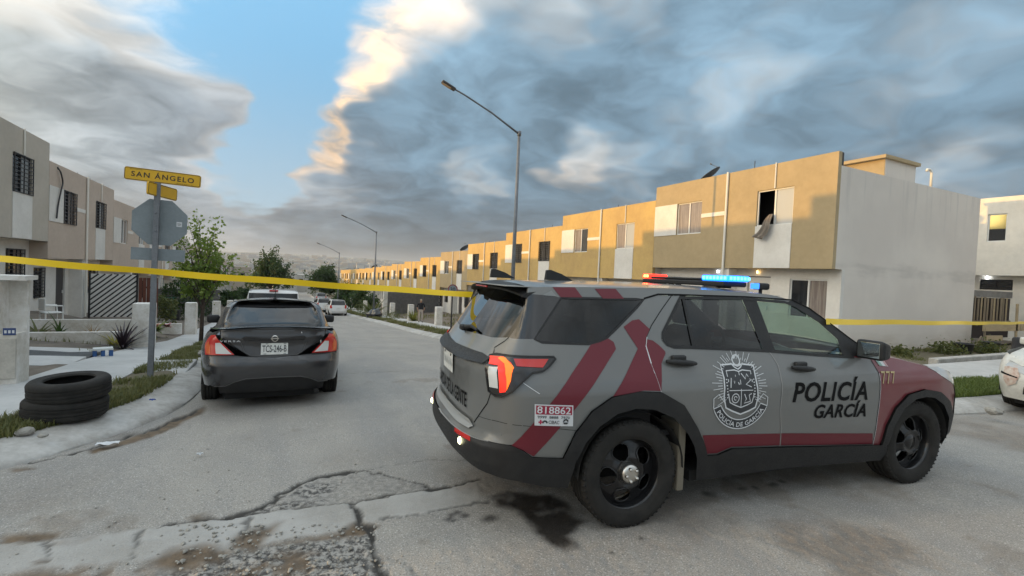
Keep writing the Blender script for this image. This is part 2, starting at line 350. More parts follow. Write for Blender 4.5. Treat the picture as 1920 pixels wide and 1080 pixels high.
    # the wet patch by the rear wheel and its drips
    area(gp([(240, 900), (300, 880), (400, 890), (500, 895), (545, 930), (552, 960), (605, 992), (592, 1020), (560, 1050), (585, 1085), (530, 1090), (450, 1060), (415, 1000), (360, 952), (270, 935)], 1 / 2.077, 0) if False else [tuple(ground_px(800 + x / 2.077, 500 + y / 2.077)[:2]) for x, y in [(240, 900), (300, 880), (400, 890), (500, 895), (545, 930), (552, 960), (605, 992), (592, 1020), (560, 1050), (600, 1100), (540, 1110), (450, 1060), (415, 1000), (360, 952), (270, 935)]], stain, .035, 1.)
    for cx, cy, r in [(922, 974, .055), (845, 966, .03), (858, 962, .03), (872, 966, .035), (838, 972, .03), (850, 975, .03), (1328, 927, .05), (1388, 917, .035), (1412, 915, .03), (1445, 907, .04), (1462, 901, .035), (1200, 1010, .02), (1150, 1035, .02)]:
        c = ground_px(cx, cy); d = np.hypot(*((Q - np.array(c[:2])) / np.array([1.4, 1.0])).T); np.maximum(stain, soft(d, r * .35, r * 1.25) * .85, out=stain)
    stain *= np.clip(1.05 + (fbm(P, 9, 23) - .42) * 1.6, 0, 1)
    dirt = np.maximum(dirt, np.clip((fbm(P, 1.1, 61, 5) - .55) * 3.2, 0, .5) * np.clip((5.2 - P[:, 1]) / 2, 0, 1)); dirt = np.maximum(dirt, np.clip((fbm(P, 2.2, 63, 5) - .69) * 5, 0, .35))
    # the concrete gutter strip across the mouth of the street
    top = gp([(-200, 525), (0, 515), (190, 500), (400, 478), (640, 448), (870, 418), (1000, 397), (1200, 377), (1320, 367), (1500, 337), (1640, 312), (1790, 284)])
    bot = gp([(1800, 372), (1600, 407), (1440, 434), (1350, 452), (1200, 474), (1000, 512), (850, 545), (640, 590), (430, 600), (190, 615), (0, 625), (-200, 640)])
    conc = np.zeros(n); area(top + bot, conc, .015, .85)
    for j in [[(190, 500), (180, 580)], [(945, 418), (935, 450), (925, 500)], [(530, 468), (500, 520), (470, 590)]]: line(gp(j), .012, k=.7)
    z = np.array([zr(y) for y in P[:, 1]]) + (fbm(P, .6, 3) - .5) * .03
    fine = (fbm(P, 25, 91, 2) - .5); z += fine * .006
    z += conc * .005 - crack * .014 + rub * (fbm(P, 12, 17, 3) - .55) * .05 - dirt * .008 + dirt * fine * .014
    nx = len(xs); j, i = np.meshgrid(np.arange(len(ys) - 1), np.arange(nx - 1), indexing='ij'); a = (j * nx + i).ravel()
    Fc = np.stack([a, a + 1, a + nx + 1, a + nx], 1)
    # keep the road only on the street side of the kerbs (kerbs and walks stand on it)
    me = bpy.data.meshes.new('road'); me.from_pydata(np.stack([P[:, 0], P[:, 1], z], 1).tolist(), [], Fc.tolist())
    for nm, arr in (('crack', crack), ('dirt', dirt), ('rubble', rub), ('stain', stain), ('conc', conc)):
        at = me.attributes.new(nm, 'FLOAT', 'POINT'); at.data.foreach_set('value', arr.astype(np.float32))
    me.materials.append(M_road); me.polygons.foreach_set('use_smooth', [True] * len(me.polygons)); me.update()
    o = obj('road', me); tag(o, 'cracked grey asphalt at the mouth of the side street', kind='structure')
build_near_road()
def build_far_road():
    mb = MB(); E = .03
    zf = lambda x, y: zr(y) - .0
    ysf = [NY1 - .001, 10, 11, 12, 13, 14.5, 16, 18.5, 22.5, 28, 33.8, 40, 47.6, 53, 59, 70, 80, 95, 110, 125]
    mb.grid(list(np.linspace(-1.6, 6.9, 8)), ysf, zf)
    mb.grid(list(np.linspace(-60, NX0, 12)), [-6, -3, 0, 3, 5.2], zf); mb.grid(list(np.linspace(NX1, 60, 12)), [-6, -3, 0, 3, 4.5], zf); mb.grid(list(np.linspace(NX0, NX1, 8)), [-6, -3, NY0], zf)
    o = mb.build('road', M_road, smooth=True); tag(o, 'worn grey asphalt street running downhill between the houses', kind='structure')
build_far_road()
# loose stones on the broken patch
def loose_stones():
    M = mat('stone', (.36, .345, .31), .9, var=.5, vscale=12); mb = MB()
    for k in range(420):
        if k < 260: p = ground_px(random.uniform(330, 720), random.uniform(985, 1080))
        else: p = ground_px(random.uniform(0, 900), random.uniform(840, 1075))
        s = random.choice([.006, .008, .011, .016]) * (1 if k < 260 else .6); bm = bmesh.new(); bmesh.ops.create_icosphere(bm, subdivisions=1, radius=s)
        for v in bm.verts: v.co *= random.uniform(.65, 1.25); v.co.z *= .6; v.co += Vector((p.x, p.y, s * .35))
        bm.verts.index_update(); mb.add([v.co[:] for v in bm.verts], [[v.index for v in f.verts] for f in bm.faces]); bm.free()
    o = mb.build('gravel', M); tag(o, 'loose gravel and chips scattered over the broken asphalt', kind='stuff')
loose_stones()

# ------------------------------------------------------------------ kerbs, verges, walks
def offset_path(path, d):
    P = np.array(path, float); T = np.gradient(P, axis=0); T /= np.hypot(T[:, 0], T[:, 1])[:, None]
    N = np.stack([-T[:, 1], T[:, 0]], 1); return P + N * d
def smooth_path(pts, step=.25):
    c = catm(pts, 30); d = np.r_[0, np.cumsum(np.hypot(*np.diff(c, axis=0).T))]; s = np.arange(0, d[-1], step)
    return np.stack([np.interp(s, d, c[:, 0]), np.interp(s, d, c[:, 1])], 1)
def catm(pts, n=40):
    pts = np.array(pts, float); P = np.vstack([2 * pts[0] - pts[1], pts, 2 * pts[-1] - pts[-2]]); out = []
    for i in range(1, len(P) - 2):
        for t in np.linspace(0, 1, n, endpoint=False):
            a, b, c, d = P[i - 1:i + 3]; out.append(.5 * ((2 * b) + (-a + c) * t + (2 * a - 5 * b + 4 * c - d) * t * t + (-a + 3 * b - 3 * c + d) * t ** 3))
    out.append(pts[-1]); return np.array(out)
def strip(path, prof, zfun, jit=0., seed=0):
    """sweep a profile [(offset, dz)] along a path on the ground"""
    rs = np.random.default_rng(seed); rows = [offset_path(path, o) for o, _ in prof]; n = len(path); V = []; Fc = []
    for k, (o, dz) in enumerate(prof):
        for i in range(n): V.append((rows[k][i, 0], rows[k][i, 1], zfun(path[i, 1]) + dz + (rs.random() - .5) * jit))
    for k in range(len(prof) - 1):
        for i in range(n - 1): Fc.append((k * n + i, k * n + i + 1, (k + 1) * n + i + 1, (k + 1) * n + i))
    return V, Fc
# left kerb: street towards the corner, then along the cross street (inside lies to its right hand: negative offsets flipped below)
LK = smooth_path([(-.9, 105), (-.9, 60), (-.9, 30), (-.9, 14), (-.9, 9.4), (-.93, 7.9), (-1.05, 6.9), (-1.42, 6.0), (-1.98, 5.22), (-2.75, 4.6), (-3.7, 4.2), (-5.2, 3.95), (-9, 3.85), (-30, 3.8)])
RK = smooth_path([(6.1, 105), (6.1, 60), (6.1, 30), (6.1, 13), (6.12, 9.5), (6.3, 7.5), (6.7, 6.0), (7.3, 4.75), (8.05, 3.85), (9.0, 3.4), (11, 3.15), (16, 2.95), (40, 2.5)])
def side_strips(K, s, lay):
    sg = lambda prof: [(s * o, dz) for o, dz in prof]
    def seg(name, prof, m, lab, jit=0., parts=None):
        V, Fc = strip(K, sg(prof), zr, jit, 5); me = mesh(name, V, Fc, m, True); bm = bmesh.new(); bm.from_mesh(me); bmesh.ops.recalc_face_normals(bm, faces=bm.faces[:])
        up = sum(f.normal.z * f.calc_area() for f in bm.faces)
        if up < 0: bmesh.ops.reverse_faces(bm, faces=bm.faces[:])
        bm.to_mesh(me); bm.free(); o = obj(name, me); autosmooth(o, 40); tag(o, lab, kind='structure'); return o
    for a in lay: seg(*a)
side_strips(LK, -1, [
 ('kerb', [(-.05, -.08), (-.03, .012), (.0, .035), (.06, .06), (.20, .095), (.34, .122), (.40, .13), (.405, -.1)], M_conc, 'pale concrete kerb curving round the corner below the tyres', .012),
 ('verge', [(.39, .115), (.6, .135), (.85, .13), (1.02, .125)], M_verge, 'strip of soil between kerb and sidewalk on the tyre side', .03),
 ('sidewalk', [(1.0, -.05), (1.005, .14), (1.5, .145), (2.15, .15), (2.16, -.1)], M_walk, 'concrete sidewalk behind the street sign', .002)])
side_strips(RK, 1, [
 ('kerb', [(-.05, -.08), (-.03, .012), (.0, .035), (.06, .06), (.20, .095), (.32, .122), (.36, .13), (.365, -.1)], M_conc, 'low concrete kerb on the sunny side of the street', .012),
 ('verge', [(.35, .115), (.6, .14), (.95, .14), (1.3, .13)], M_verge, 'grassy strip of soil between kerb and sidewalk on the sunny side', .03),
 ('sidewalk', [(1.28, -.05), (1.285, .14), (1.9, .145), (2.55, .15), (2.56, -.1)], M_walk, 'concrete sidewalk in front of the sunlit row', .002)])
# front yards rise from the walk to each house
def yard(name, xa, xb, y0, pads, lab, n):
    mb = MB()
    ys = []; 
    for k in range(n): ys += [y0 + k * HW + .02, y0 + (k + .35) * HW, y0 + (k + .7) * HW, y0 + (k + 1) * HW - .02]
    xs = list(np.linspace(xa, xb, 9))
    def zf(x, y):
        k = min(max(int((y - y0) / HW), 0), n - 1); t = (x - xa) / (xb - xa); a = zr(y) + .13; b = pads[k]
        return a + (b - a) * min(1, max(0, (t * 1.15))) + (math.sin(x * 7.3 + y * 3.1) + math.sin(x * 3.7 - y * 5.9)) * .012
    mb.grid(xs, ys, zf); o = mb.build(name, M_dirt, smooth=True, fix=False); tag(o, lab, kind='structure'); return zf
ZL = yard('yard', -3.05, -7.6, L_Y0, [.13] + L_PAD[1:], 'bare earth front yards along the shaded row', 13)
ZR = yard('yard', 8.64, 14.6, R_Y0, R_PAD, 'bare earth front yards along the sunlit row', 14)
mb = MB(); mb.grid(list(np.linspace(8.7, 40, 20)), [4.6, 5.4, 6.2, 7.0, 8.12], lambda x, y: -.06 + .04 * math.sin(x * 2.1 + y) + (.1 if y < 5.5 else 0)); o = mb.build('lawn', M_verge, smooth=True); tag(o, 'rough ground beside the grey end wall', kind='structure')
# left corner lot behind the sidewalk, before the first yard in view
mb = MB(); mb.grid(list(np.linspace(-30, -3.0, 16)), [5.9, 6.5, 7.1], lambda x, y: .11 + .015 * math.sin(x * 5 + y * 3)); o = mb.build('lot', M_dirt, smooth=True); tag(o, 'earth lot behind the meter pillar', kind='structure')

mb = MB(); mb.grid(list(np.linspace(22.3, 60, 12)), [8.1, 12, 18, 30], lambda x, y: -.05 + .05 * math.sin(x + y)); o = mb.build('lot', M_dirt, smooth=True); tag(o, 'earth lot behind the wooden fence', kind='structure')
# ------------------------------------------------------------------ row houses
M_tan = mat('tan_render', (.43, .335, .20), .92, var=.35, vscale=.9, col2=(.36, .285, .17), bump=.3, bscale=70)
M_tan2 = mat('warm_tan_render', (.57, .40, .155), .92, var=.35, vscale=.9, col2=(.46, .315, .135), bump=.3, bscale=70)
M_tanL = mat('dusty_tan_render', (.54, .445, .37), .92, var=.3, vscale=.9, col2=(.47, .385, .315), bump=.3, bscale=70)
M_greyL = mat('grey_tan_render', (.50, .455, .39), .92, var=.3, vscale=.9, col2=(.44, .40, .34), bump=.3, bscale=70)
M_white = mat('white_render', (.74, .72, .68), .9, var=.25, vscale=1.2, col2=(.62, .60, .56), bump=.2, bscale=70)
def wall_stained():
    m = bpy.data.materials.new('grey_end_wall'); m.use_nodes = True; nt = m.node_tree; g = NG(nt); bs = nt.nodes['Principled BSDF']; P = g.n('ShaderNodeNewGeometry').outputs['Position']; sp = g.n('ShaderNodeSeparateXYZ'); nt.links.new(P, sp.inputs[0]); z = sp.outputs[2]
    n1 = g.mr(g.noise(P, .45, 5, .6), .3, .7); n2 = g.noise(g.v('MULTIPLY', P, (.5, .5, 3.)), 1.1, 5, .6); n3 = g.noise(g.v('MULTIPLY', P, (5., 5., .35)), 1., 4, .6)
    c = g.mix(n1, (.70, .655, .60), (.62, .575, .53)); band = g.m('MULTIPLY', g.mr(g.m('ABSOLUTE', g.m('SUBTRACT', z, g.m('ADD', g.m('MULTIPLY', n2, .9), 1.95))), .0, .22, .55, 0.), g.mr(n1, .1, .9, .3, 1.)); c = g.mix(band, c, (.46, .43, .40))
    c = g.mix(g.m('MULTIPLY', g.mr(n3, .52, .72, 0, .45), g.mr(z, 2.6, 5.3, 0., 1.)), c, (.47, .45, .43)); c = g.mix(g.m('MULTIPLY', g.mr(z, -.1, .75, 1., 0.), g.mr(n2, .3, .7, .2, .9)), c, (.40, .34, .27)); nt.links.new(c, bs.inputs['Base Color']); bs.inputs['Roughness'].default_value = .92
    bn = g.n('ShaderNodeBump'); bn.inputs['Strength'].default_value = .3; bn.inputs['Distance'].default_value = .01; nt.links.new(g.noise(P, 55, 5, .6), bn.inputs['Height']); nt.links.new(bn.outputs[0], bs.inputs['Normal']); return m
M_grey = wall_stained()
M_frameW = mat('white_aluminium', (.72, .72, .70), .4); M_frameB = mat('black_aluminium', (.025, .024, .03), .45)
M_pane = mat('window_glass', (.02, .022, .026), .04, spec=.9); M_paneC = mat('curtained_glass', (.33, .29, .26), .12, spec=.8, var=.5, vscale=3, vdir=(6, 6, .3), col2=(.16, .13, .12))
M_paneF = mat('frosted_pane', (.40, .42, .43), .25, spec=.6)
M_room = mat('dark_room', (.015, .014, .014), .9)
M_bar = mat('black_iron', (.02, .02, .022), .5); M_door = mat('dark_door', (.045, .04, .042), .5); M_doorW = mat('white_door', (.6, .58, .54), .5)
M_pipeW = mat('white_pipe', (.72, .70, .64), .5); M_roofm = mat('roof_coat', (.40, .38, .36), .9)
def wall_holes(mb, x0, x1, z0, z1, y, th, holes, mi=0):
    """wall in the xz plane, front at y, back at y+th, rectangular openings with reveals"""
    xs = sorted({x0, x1, *[h[0] for h in holes], *[h[1] for h in holes]}); zs = sorted({z0, z1, *[h[2] for h in holes], *[h[3] for h in holes]})
    for a, b in zip(xs[:-1], xs[1:]):
        for c, d in zip(zs[:-1], zs[1:]):
            if any(h[0] - 1e-6 <= a and b <= h[1] + 1e-6 and h[2] - 1e-6 <= c and d <= h[3] + 1e-6 for h in holes): continue
            mb.add([(a, y, c), (b, y, c), (b, y, d), (a, y, d)], [(0, 1, 2, 3)], mi)
    for a, b, c, d in holes:
        for q in ([(a, y, c), (a, y + th, c), (a, y + th, d), (a, y, d)], [(b, y, c), (b, y, d), (b, y + th, d), (b, y + th, c)], [(a, y, c), (b, y, c), (b, y + th, c), (a, y + th, c)], [(a, y, d), (a, y + th, d), (b, y + th, d), (b, y, d)]): mb.add(q, [(0, 1, 2, 3)], mi)
    return mb
DEP, OV, TOP, OVZ = 8.0, .47, 5.6, 2.33       # depth, overhang, parapet height, underside of the upper storey
W_UP = [(1.2, 2.4, 3.60, 4.80), (4.65, 5.88, 3.68, 4.82)]
W_LO = [(.35, 1.15, .95, 2.0), (2.2, 3.05, .02, 2.08), (4.1, 4.95, .02, 2.08), (5.6, 6.75, .85, 2.03)]
HM = {}
def hm(key, mb, m, smooth=False):
    if key not in HM: HM[key] = mb().mesh(key.split('/')[0], m, smooth)
    return HM[key]
def f_upper():
    mb = MB(); wall_holes(mb, 0, HW - .012, OVZ, TOP, 0, .15, W_UP)
    x1 = HW - .012
    mb.add([(0, 0, OVZ), (x1, 0, OVZ), (x1, OV + .2, OVZ), (0, OV + .2, OVZ)], [(3, 2, 1, 0)])
    mb.add([(0, 0, TOP), (x1, 0, TOP), (x1, .15, TOP), (0, .15, TOP)], [(0, 1, 2, 3)])
    mb.add([(0, .15, TOP - .38), (x1, .15, TOP - .38), (x1, .15, TOP), (0, .15, TOP)], [(3, 2, 1, 0)])
    for x, f in ((0, (0, 1, 2, 3)), (x1, (3, 2, 1, 0))):
        mb.add([(x, .15, OVZ), (x, 0, OVZ), (x, 0, TOP), (x, .15, TOP)], [f])
    return mb
def f_sides():
    mb = MB(); x1 = HW - .012; zt = TOP - .38
    for x, f in ((0, (0, 1, 2, 3)), (x1, (3, 2, 1, 0))):
        mb.add([(x, DEP + OV, -1.2), (x, OV + .15, -1.2), (x, OV + .15, zt), (x, DEP + OV, zt)], [f]); mb.add([(x, OV + .15, OVZ), (x, .15, OVZ), (x, .15, zt), (x, OV + .15, zt)], [f])
    mb.add([(0, DEP + OV, -1.2), (x1, DEP + OV, -1.2), (x1, DEP + OV, zt), (0, DEP + OV, zt)], [(3, 2, 1, 0)])
    return mb
def f_roof():
    mb = MB(); x1 = HW - .012; mb.box(.001, x1 - .001, .16, DEP + OV - .01, TOP - .5, TOP - .381); return mb
def f_lower():
    mb = MB(); x1 = HW - .012; wall_holes(mb, 0, x1, -1.2, OVZ, OV, .15, W_LO)
    for x, f in ((0, (0, 1, 2, 3)), (x1, (3, 2, 1, 0))): mb.add([(x, OV + .15, -1.2), (x, OV, -1.2), (x, OV, OVZ), (x, OV + .15, OVZ)], [f])
    mb.box(3.42, 3.68, OV - .42, OV - .002, -1.2, OVZ - .004); return mb
def f_room():
    mb = MB(); x1 = HW - .05
    mb.add([(.03, .9, OVZ + .05), (x1, .9, OVZ + .05), (x1, .9, TOP - .55), (.03, .9, TOP - .55)], [(0, 1, 2, 3)]); mb.add([(.03, 1.3, -.3), (x1, 1.3, -.3), (x1, 1.3, OVZ - .03), (.03, 1.3, OVZ - .03)], [(0, 1, 2, 3)])
    for z, yb in ((OVZ + .06, .9), (TOP - .56, .9), (OVZ - .05, 1.3), (.01, 1.3)): mb.add([(.03, .16 if yb < 1 else OV + .16, z), (x1, .16 if yb < 1 else OV + .16, z), (x1, yb, z), (.03, yb, z)], [(0, 1, 2, 3)])
    return mb
def f_panel1(): return MB().box(.0, 1.2, -.022, -.003, 3.60, 4.80)
def f_panel2(): return MB().box(4.65, 5.88, -.022, -.003, OVZ + .01, 3.68)
def f_band(): return MB().box(2.4, 3.42, -.018, -.003, 4.16, 4.30)
def f_pipe():
    mb = MB(); mb.tube([(3.5, -.045, -.1 + OVZ - 2.2), (3.5, -.045, TOP + .02)], .04, 8); return mb
def f_pipe2():
    mb = MB(); mb.tube([(5.27, -.03, 4.83), (5.27, -.03, TOP + .02)], .022, 6); return mb
def f_frame(w, t=.04):
    a, b, c, d = w
    def f():
        mb = MB(); y0, y1 = .05, .09
        mb.box(a, a + t, y0, y1, c, d).box(b - t, b, y0, y1, c, d).box(a + t, b - t, y0, y1, c, c + t).box(a + t, b - t, y0, y1, d - t, d).box((a + b) / 2 - t * .6, (a + b) / 2 + t * .6, y0 - .01, y1, c + t, d - t); return mb
    return f
def f_pane(a, b, c, d, y=.07):
    return lambda: MB().box(a, b, y, y + .008, c, d)
def f_bars(w):
    a, b, c, d = w
    def f():
        mb = MB(); n = 9
        for k in range(n + 1): z = c + .02 + (d - c - .04) * k / n; mb.box(a, b, -.045, -.02, z - .013, z + .013)
        for x in (a, (a + b) / 2 - .013, b - .026): mb.box(x, x + .026, -.05, -.025, c, d)
        return mb
    return f
shift = lambda w, dy: w
def house(loc, rz, label, group, mats, bars, bulb=None, panes=('pane', 'curtain', 'pane', 'frost'), detail=2, door='dark', pipe=True):
    """one attached two storey house; local x along the facade, y inwards"""
    h = empty('row_house', loc, rz, label, 'house', group)
    mu, ml, ms = mats
    def put(name, key, f, m):
        me = hm(key + '/' + m.name, f, m); return obj(name, me, h)
    put('upper_wall', 'upper_wall', f_upper, mu); put('lower_wall', 'lower_wall', f_lower, ml); put('side_wall', 'side_wall', f_sides, ms); put('roof', 'roof', f_roof, M_roofm); put('room', 'room', f_room, M_room)
    put('panel', 'panel', f_panel1, M_white); put('panel', 'panelb', f_panel2, M_white)
    if detail > 0: put('band', 'band', f_band, M_white)
    if pipe: put('downpipe', 'downpipe', f_pipe, M_pipeW)
    if detail > 0: put('downpipe', 'downpipeb', f_pipe2, M_pipeW)
    kinds = {'pane': M_pane, 'curtain': M_paneC, 'frost': M_paneF}
    for i, w in enumerate(W_UP):
        a, b, c, d = w; mid = (a + b) / 2
        fm = M_frameB if bars[i] else M_frameW
        fr = put('window', 'window%d' % i, f_frame(w), fm)
        for j, (p, q) in enumerate(((a + .04, mid - .024), (mid + .024, b - .04))):
            k = panes[i * 2 + j]
            if k == 'open': continue
            o = obj('pane', hm('pane%d%d/' % (i, j) + k, f_pane(p, q, c + .04, d - .04), kinds[k]), fr)
        if bars[i]: obj('bars', hm('bars%d' % i, f_bars(w), M_bar), fr)
    if detail > 0:
        for i, w in enumerate(W_LO):
            a, b, c, d = w; y = OV
            if i in (1, 2):
                dm = M_door if (door == 'dark' or i == 1) else M_doorW
                dr = obj('door', hm('door%d/' % i + dm.name, lambda: MB().box(a + .03, b - .03, OV + .05, OV + .09, c, d - .03), dm), h)
                if detail > 1: obj('handle', hm('handle%d' % i, lambda: MB().bbox(b - .14, b - .10, OV + .01, OV + .05, 1.0, 1.12, .006), M_frameW), dr)
            else:
                fm = M_frameB if bars[2] else M_frameW
                fl = lambda: f_frame(w)().xf(Matrix.Translation((0, OV, 0)))
                fr = obj('window', hm('windowL%d/' % i + fm.name, fl, fm), h)
                mid = (a + b) / 2
                obj('pane', hm('paneL%da' % i, f_pane(a + .04, mid - .02, c + .04, d - .04, OV + .07), M_pane), fr); obj('pane', hm('paneL%db' % i, f_pane(mid + .02, b - .04, c + .04, d - .04, OV + .07), M_paneC if i == 3 else M_pane), fr)
                if bars[2]: obj('bars', hm('barsL%d' % i, lambda: f_bars(w)().xf(Matrix.Translation((0, OV, 0))), M_bar), fr)
    if bulb:
        for bx, wm in bulb:
            bm_ = mat('bulb_warm' if wm else 'bulb_cool', (1, .9, .7), .4, emit=(1, .62, .22) if wm else (.85, .92, 1), estr=9) if ('bulb_warm' if wm else 'bulb_cool') not in MATS else MATS['bulb_warm' if wm else 'bulb_cool']
            mb = MB().lathe([(0, -.03), (.018, -.024), (.024, 0), (.018, .02), (.012, .05), (0, .06)], 12); obj('porch_bulb', mb.mesh('porch_bulb', bm_, True), h, (bx, OV - .06, OVZ - .12))
            obj('bulb_holder', hm('bulb_holder', lambda: MB().tube([(0, 0, 0), (0, 0, .06)], .022, 8), M_frameW), h, (bx, OV - .06, OVZ - .06))
    return h
ORD = ['first', 'second', 'third', 'fourth', 'fifth', 'sixth', 'seventh', 'eighth', 'ninth', 'tenth', 'eleventh', 'twelfth', 'thirteenth', 'fourteenth', 'fifteenth', 'sixteenth']
BARS_R = [(0, 0, 0), (0, 0, 0), (1, 1, 1), (1, 1, 1), (0, 1, 1), (1, 1, 1), (0, 1, 1), (0, 1, 0), (1, 1, 1), (0, 0, 1), (1, 0, 1), (1, 1, 1), (0, 1, 1), (0, 0, 0), (1, 1, 1), (0, 1, 0)]
for k in range(16):
    lab = ('sunlit tan row house at the corner, grey end wall facing the cross street' if k == 0 else 'sunlit tan row house, %s from the corner in the sunny row' % ORD[k])
    m = (M_tan if k in (0, 4) else M_tan2, M_white, M_grey)
    house((R_X, R_Y0 + (k + 1) * HW - .006, R_PAD[k]), -PI / 2, lab, 'sunlit row of houses', m, BARS_R[k], bulb=[(2.9, 0), (4.5, 1)] if k == 0 else None,
          panes=('curtain', 'curtain', 'open', 'frost') if k == 0 else (('curtain', 'pane', 'curtain', 'frost') if k == 1 else ('pane',) * 4), detail=2 if k < 3 else (1 if k < 8 else 0), door='white' if k == 0 else 'dark', pipe=k < 9)
for k in range(1, 13):
    lab = ['', 'shaded grey tan row house nearest the meter pillar', 'shaded dusty tan row house with cables hanging at its roof edge'][k] if k < 3 else 'shaded dusty tan row house, %s along the shady row' % ORD[k - 1]
    m = (M_greyL if k in (1, 5) else M_tanL, M_white, M_tanL)
    house((L_X, L_Y0 + k * HW + .006, L_PAD[k]), PI / 2, lab, 'shaded row of houses', m, (1, 1, 1) if k < 3 else ((0, 0, 1) if k == 3 else ((k * 7) % 2, (k * 5 + 1) % 2, 1)), detail=2 if k < 4 else (1 if k < 7 else 0), pipe=k in (2, 4))
house((L_X, L_Y0 + .006, L_PAD[0]), PI / 2, 'tan corner house before the shady row, outside the view', 'shaded row of houses', (M_greyL, M_white, M_tanL), (1, 1, 1), detail=0)

# white house behind the wooden fence
M_whiteH = mat('cream_white_render', (.80, .76, .68), .9, var=.2, vscale=.8, bump=.2)
def back_house():
    X, y0, y1 = 27.0, -2.0, 14.0
    h = empty('white_house', (X, 0, 0), 0, 'white two storey house behind the wooden fence', 'house')
    # facade faces -X: local frame x along +Y reversed through rotation
    h.rotation_euler = (0, 0, -PI / 2); h.location = (X, y1, .35)
    L = y1 - y0
    def up():
        mb = MB(); wall_holes(mb, 0, L, 2.3, 5.55, 0, .15, [(4.5, 5.1, 3.72, 4.88)]); mb.add([(0, 0, 2.3), (L, 0, 2.3), (L, .8, 2.3), (0, .8, 2.3)], [(3, 2, 1, 0)])
        mb.box(.01, L - .01, .152, 8, 2.31, 5.2); mb.box(0, L, 0.0, .15, 5.55, 5.57); return mb
    obj('upper_wall', up().mesh('upper_wall', M_whiteH), h)
    mb = MB(); wall_holes(mb, 0, L, -1, 2.3, .5, .15, [(4.2, 5.25, 1.70, 2.14)]); obj('lower_wall', mb.mesh('lower_wall', M_whiteH), h)
    w = obj('window', MB().box(4.5, 4.54, .05, .09, 3.72, 4.88).box(5.06, 5.1, .05, .09, 3.72, 4.88).box(4.54, 5.06, .05, .09, 3.72, 3.76).box(4.54, 5.06, .05, .09, 4.84, 4.88).mesh('window', M_frameW), h)
    obj('pane', MB().box(4.54, 5.06, .07, .078, 4.25, 4.84).mesh('pane', mat('sunset_gold_pane', (.62, .52, .22), .12, metal=.9)), w); obj('pane', MB().box(4.54, 5.06, .06, .068, 3.76, 4.25).mesh('pane', M_pane), w)  # gold metal tint stands in for the sunset reflected in the upper pane
    w = obj('window', f_frame((4.2, 5.25, 1.70, 2.14))().xf(Matrix.Translation((0, .5, 0))).mesh('window', M_frameB), h)
    obj('pane', MB().box(4.24, 5.21, .57, .578, 1.74, 2.10).mesh('pane', M_pane), w)
    mb = MB(); 
    for z in (1.78, 1.87, 1.96, 2.05): mb.box(4.24, 5.21, .46, .48, z - .015, z + .015)
    obj('bars', mb.mesh('bars', M_bar), w)
    obj('porch_bulb', MB().lathe([(0, -.05), (.035, -.03), (.045, 0), (.03, .04), (0, .06)], 12).mesh('porch_bulb', MATS['bulb_cool'], True), h, (4.45, .42, 2.2))
back_house()
# ------------------------------------------------------------------ vehicle bodies: panels wrapped round a plan outline
class Wrap:
    """body surface: a half plan outline (rear centre, round the side, to front centre) pulled in by height; u = arc length (= x along the side)"""
    def __init__(s, plan, side, rear, front):
        c = catm(plan); d = np.r_[0, np.cumsum(np.hypot(*np.diff(c, axis=0).T))]; i = np.argmin(abs(c[:, 0] - np.median(c[:, 0])))
        s.u = d + c[i, 0] - d[i]; s.c = c; t = np.gradient(c, axis=0); t /= np.hypot(t[:, 0], t[:, 1])[:, None]; s.n = np.stack([-t[:, 1], t[:, 0]], 1)
        s.side, s.rear, s.front = [np.array(q, float).T for q in (side, rear, front)]; s.u0, s.u1 = s.u[0], s.u[-1]
    def P(s, u, z, out=0.):
        u = np.asarray(u, float); z = np.asarray(z, float)
        c = np.stack([np.interp(u, s.u, s.c[:, k]) for k in (0, 1)], -1); n = np.stack([np.interp(u, s.u, s.n[:, k]) for k in (0, 1)], -1)
        ds = np.interp(z, *s.side) - out; dr = np.interp(z, *s.rear) - out; df = np.interp(z, *s.front) - out; dx = np.where(n[..., 0] < 0, dr, df)
        return np.stack([c[..., 0] - n[..., 0] * dx, np.maximum(c[..., 1] - n[..., 1] * ds, 0), z + 0 * u], -1)
def clip_cell(poly, x0, x1, y0, y1):
    for ax, lim, keep in ((0, x0, 1), (0, x1, -1), (1, y0, 1), (1, y1, -1)):
        out = []; n = len(poly)
        for i in range(n):
            a, b = poly[i], poly[(i + 1) % n]; da, db = (a[ax] - lim) * keep, (b[ax] - lim) * keep
            if da >= 0: out.append(a)
            if (da >= 0) != (db >= 0): t = da / (da - db); out.append((a[0] + (b[0] - a[0]) * t, a[1] + (b[1] - a[1]) * t))
        poly = out
        if len(poly) < 3: return []
    return poly
def sheet(mb, poly, fmap, cell=.05, mi=0):
    """cut a flat polygon into cells and map it on to a surface; exact outline kept"""
    from mathutils.geometry import tessellate_polygon
    V = {}; out = []
    for tri in tessellate_polygon([[Vector((p[0], p[1], 0)) for p in poly]]):
        T = [tuple(poly[i]) for i in tri]
        if (T[1][0] - T[0][0]) * (T[2][1] - T[0][1]) - (T[1][1] - T[0][1]) * (T[2][0] - T[0][0]) < 0: T = T[::-1]
        xs = [p[0] for p in T]
        for i in range(int(math.floor(min(xs) / cell)), int(math.ceil(max(xs) / cell))):
            col = clip_cell(T, i * cell, (i + 1) * cell, -99, 99)
            if not col: continue
            cy = [p[1] for p in col]
            for j in range(int(math.floor(min(cy) / cell)), int(math.ceil(max(cy) / cell))):
                f = []
                for p in clip_cell(col, i * cell, (i + 1) * cell, j * cell, (j + 1) * cell):
                    k = (round(p[0], 5), round(p[1], 5))
                    if k not in V: V[k] = len(V)
                    if V[k] not in f: f.append(V[k])
                if len(f) > 2: out.append(f)
    P = np.array(list(V.keys())); Q = fmap(P[:, 0], P[:, 1]); mb.add(Q.tolist(), out, mi); return mb
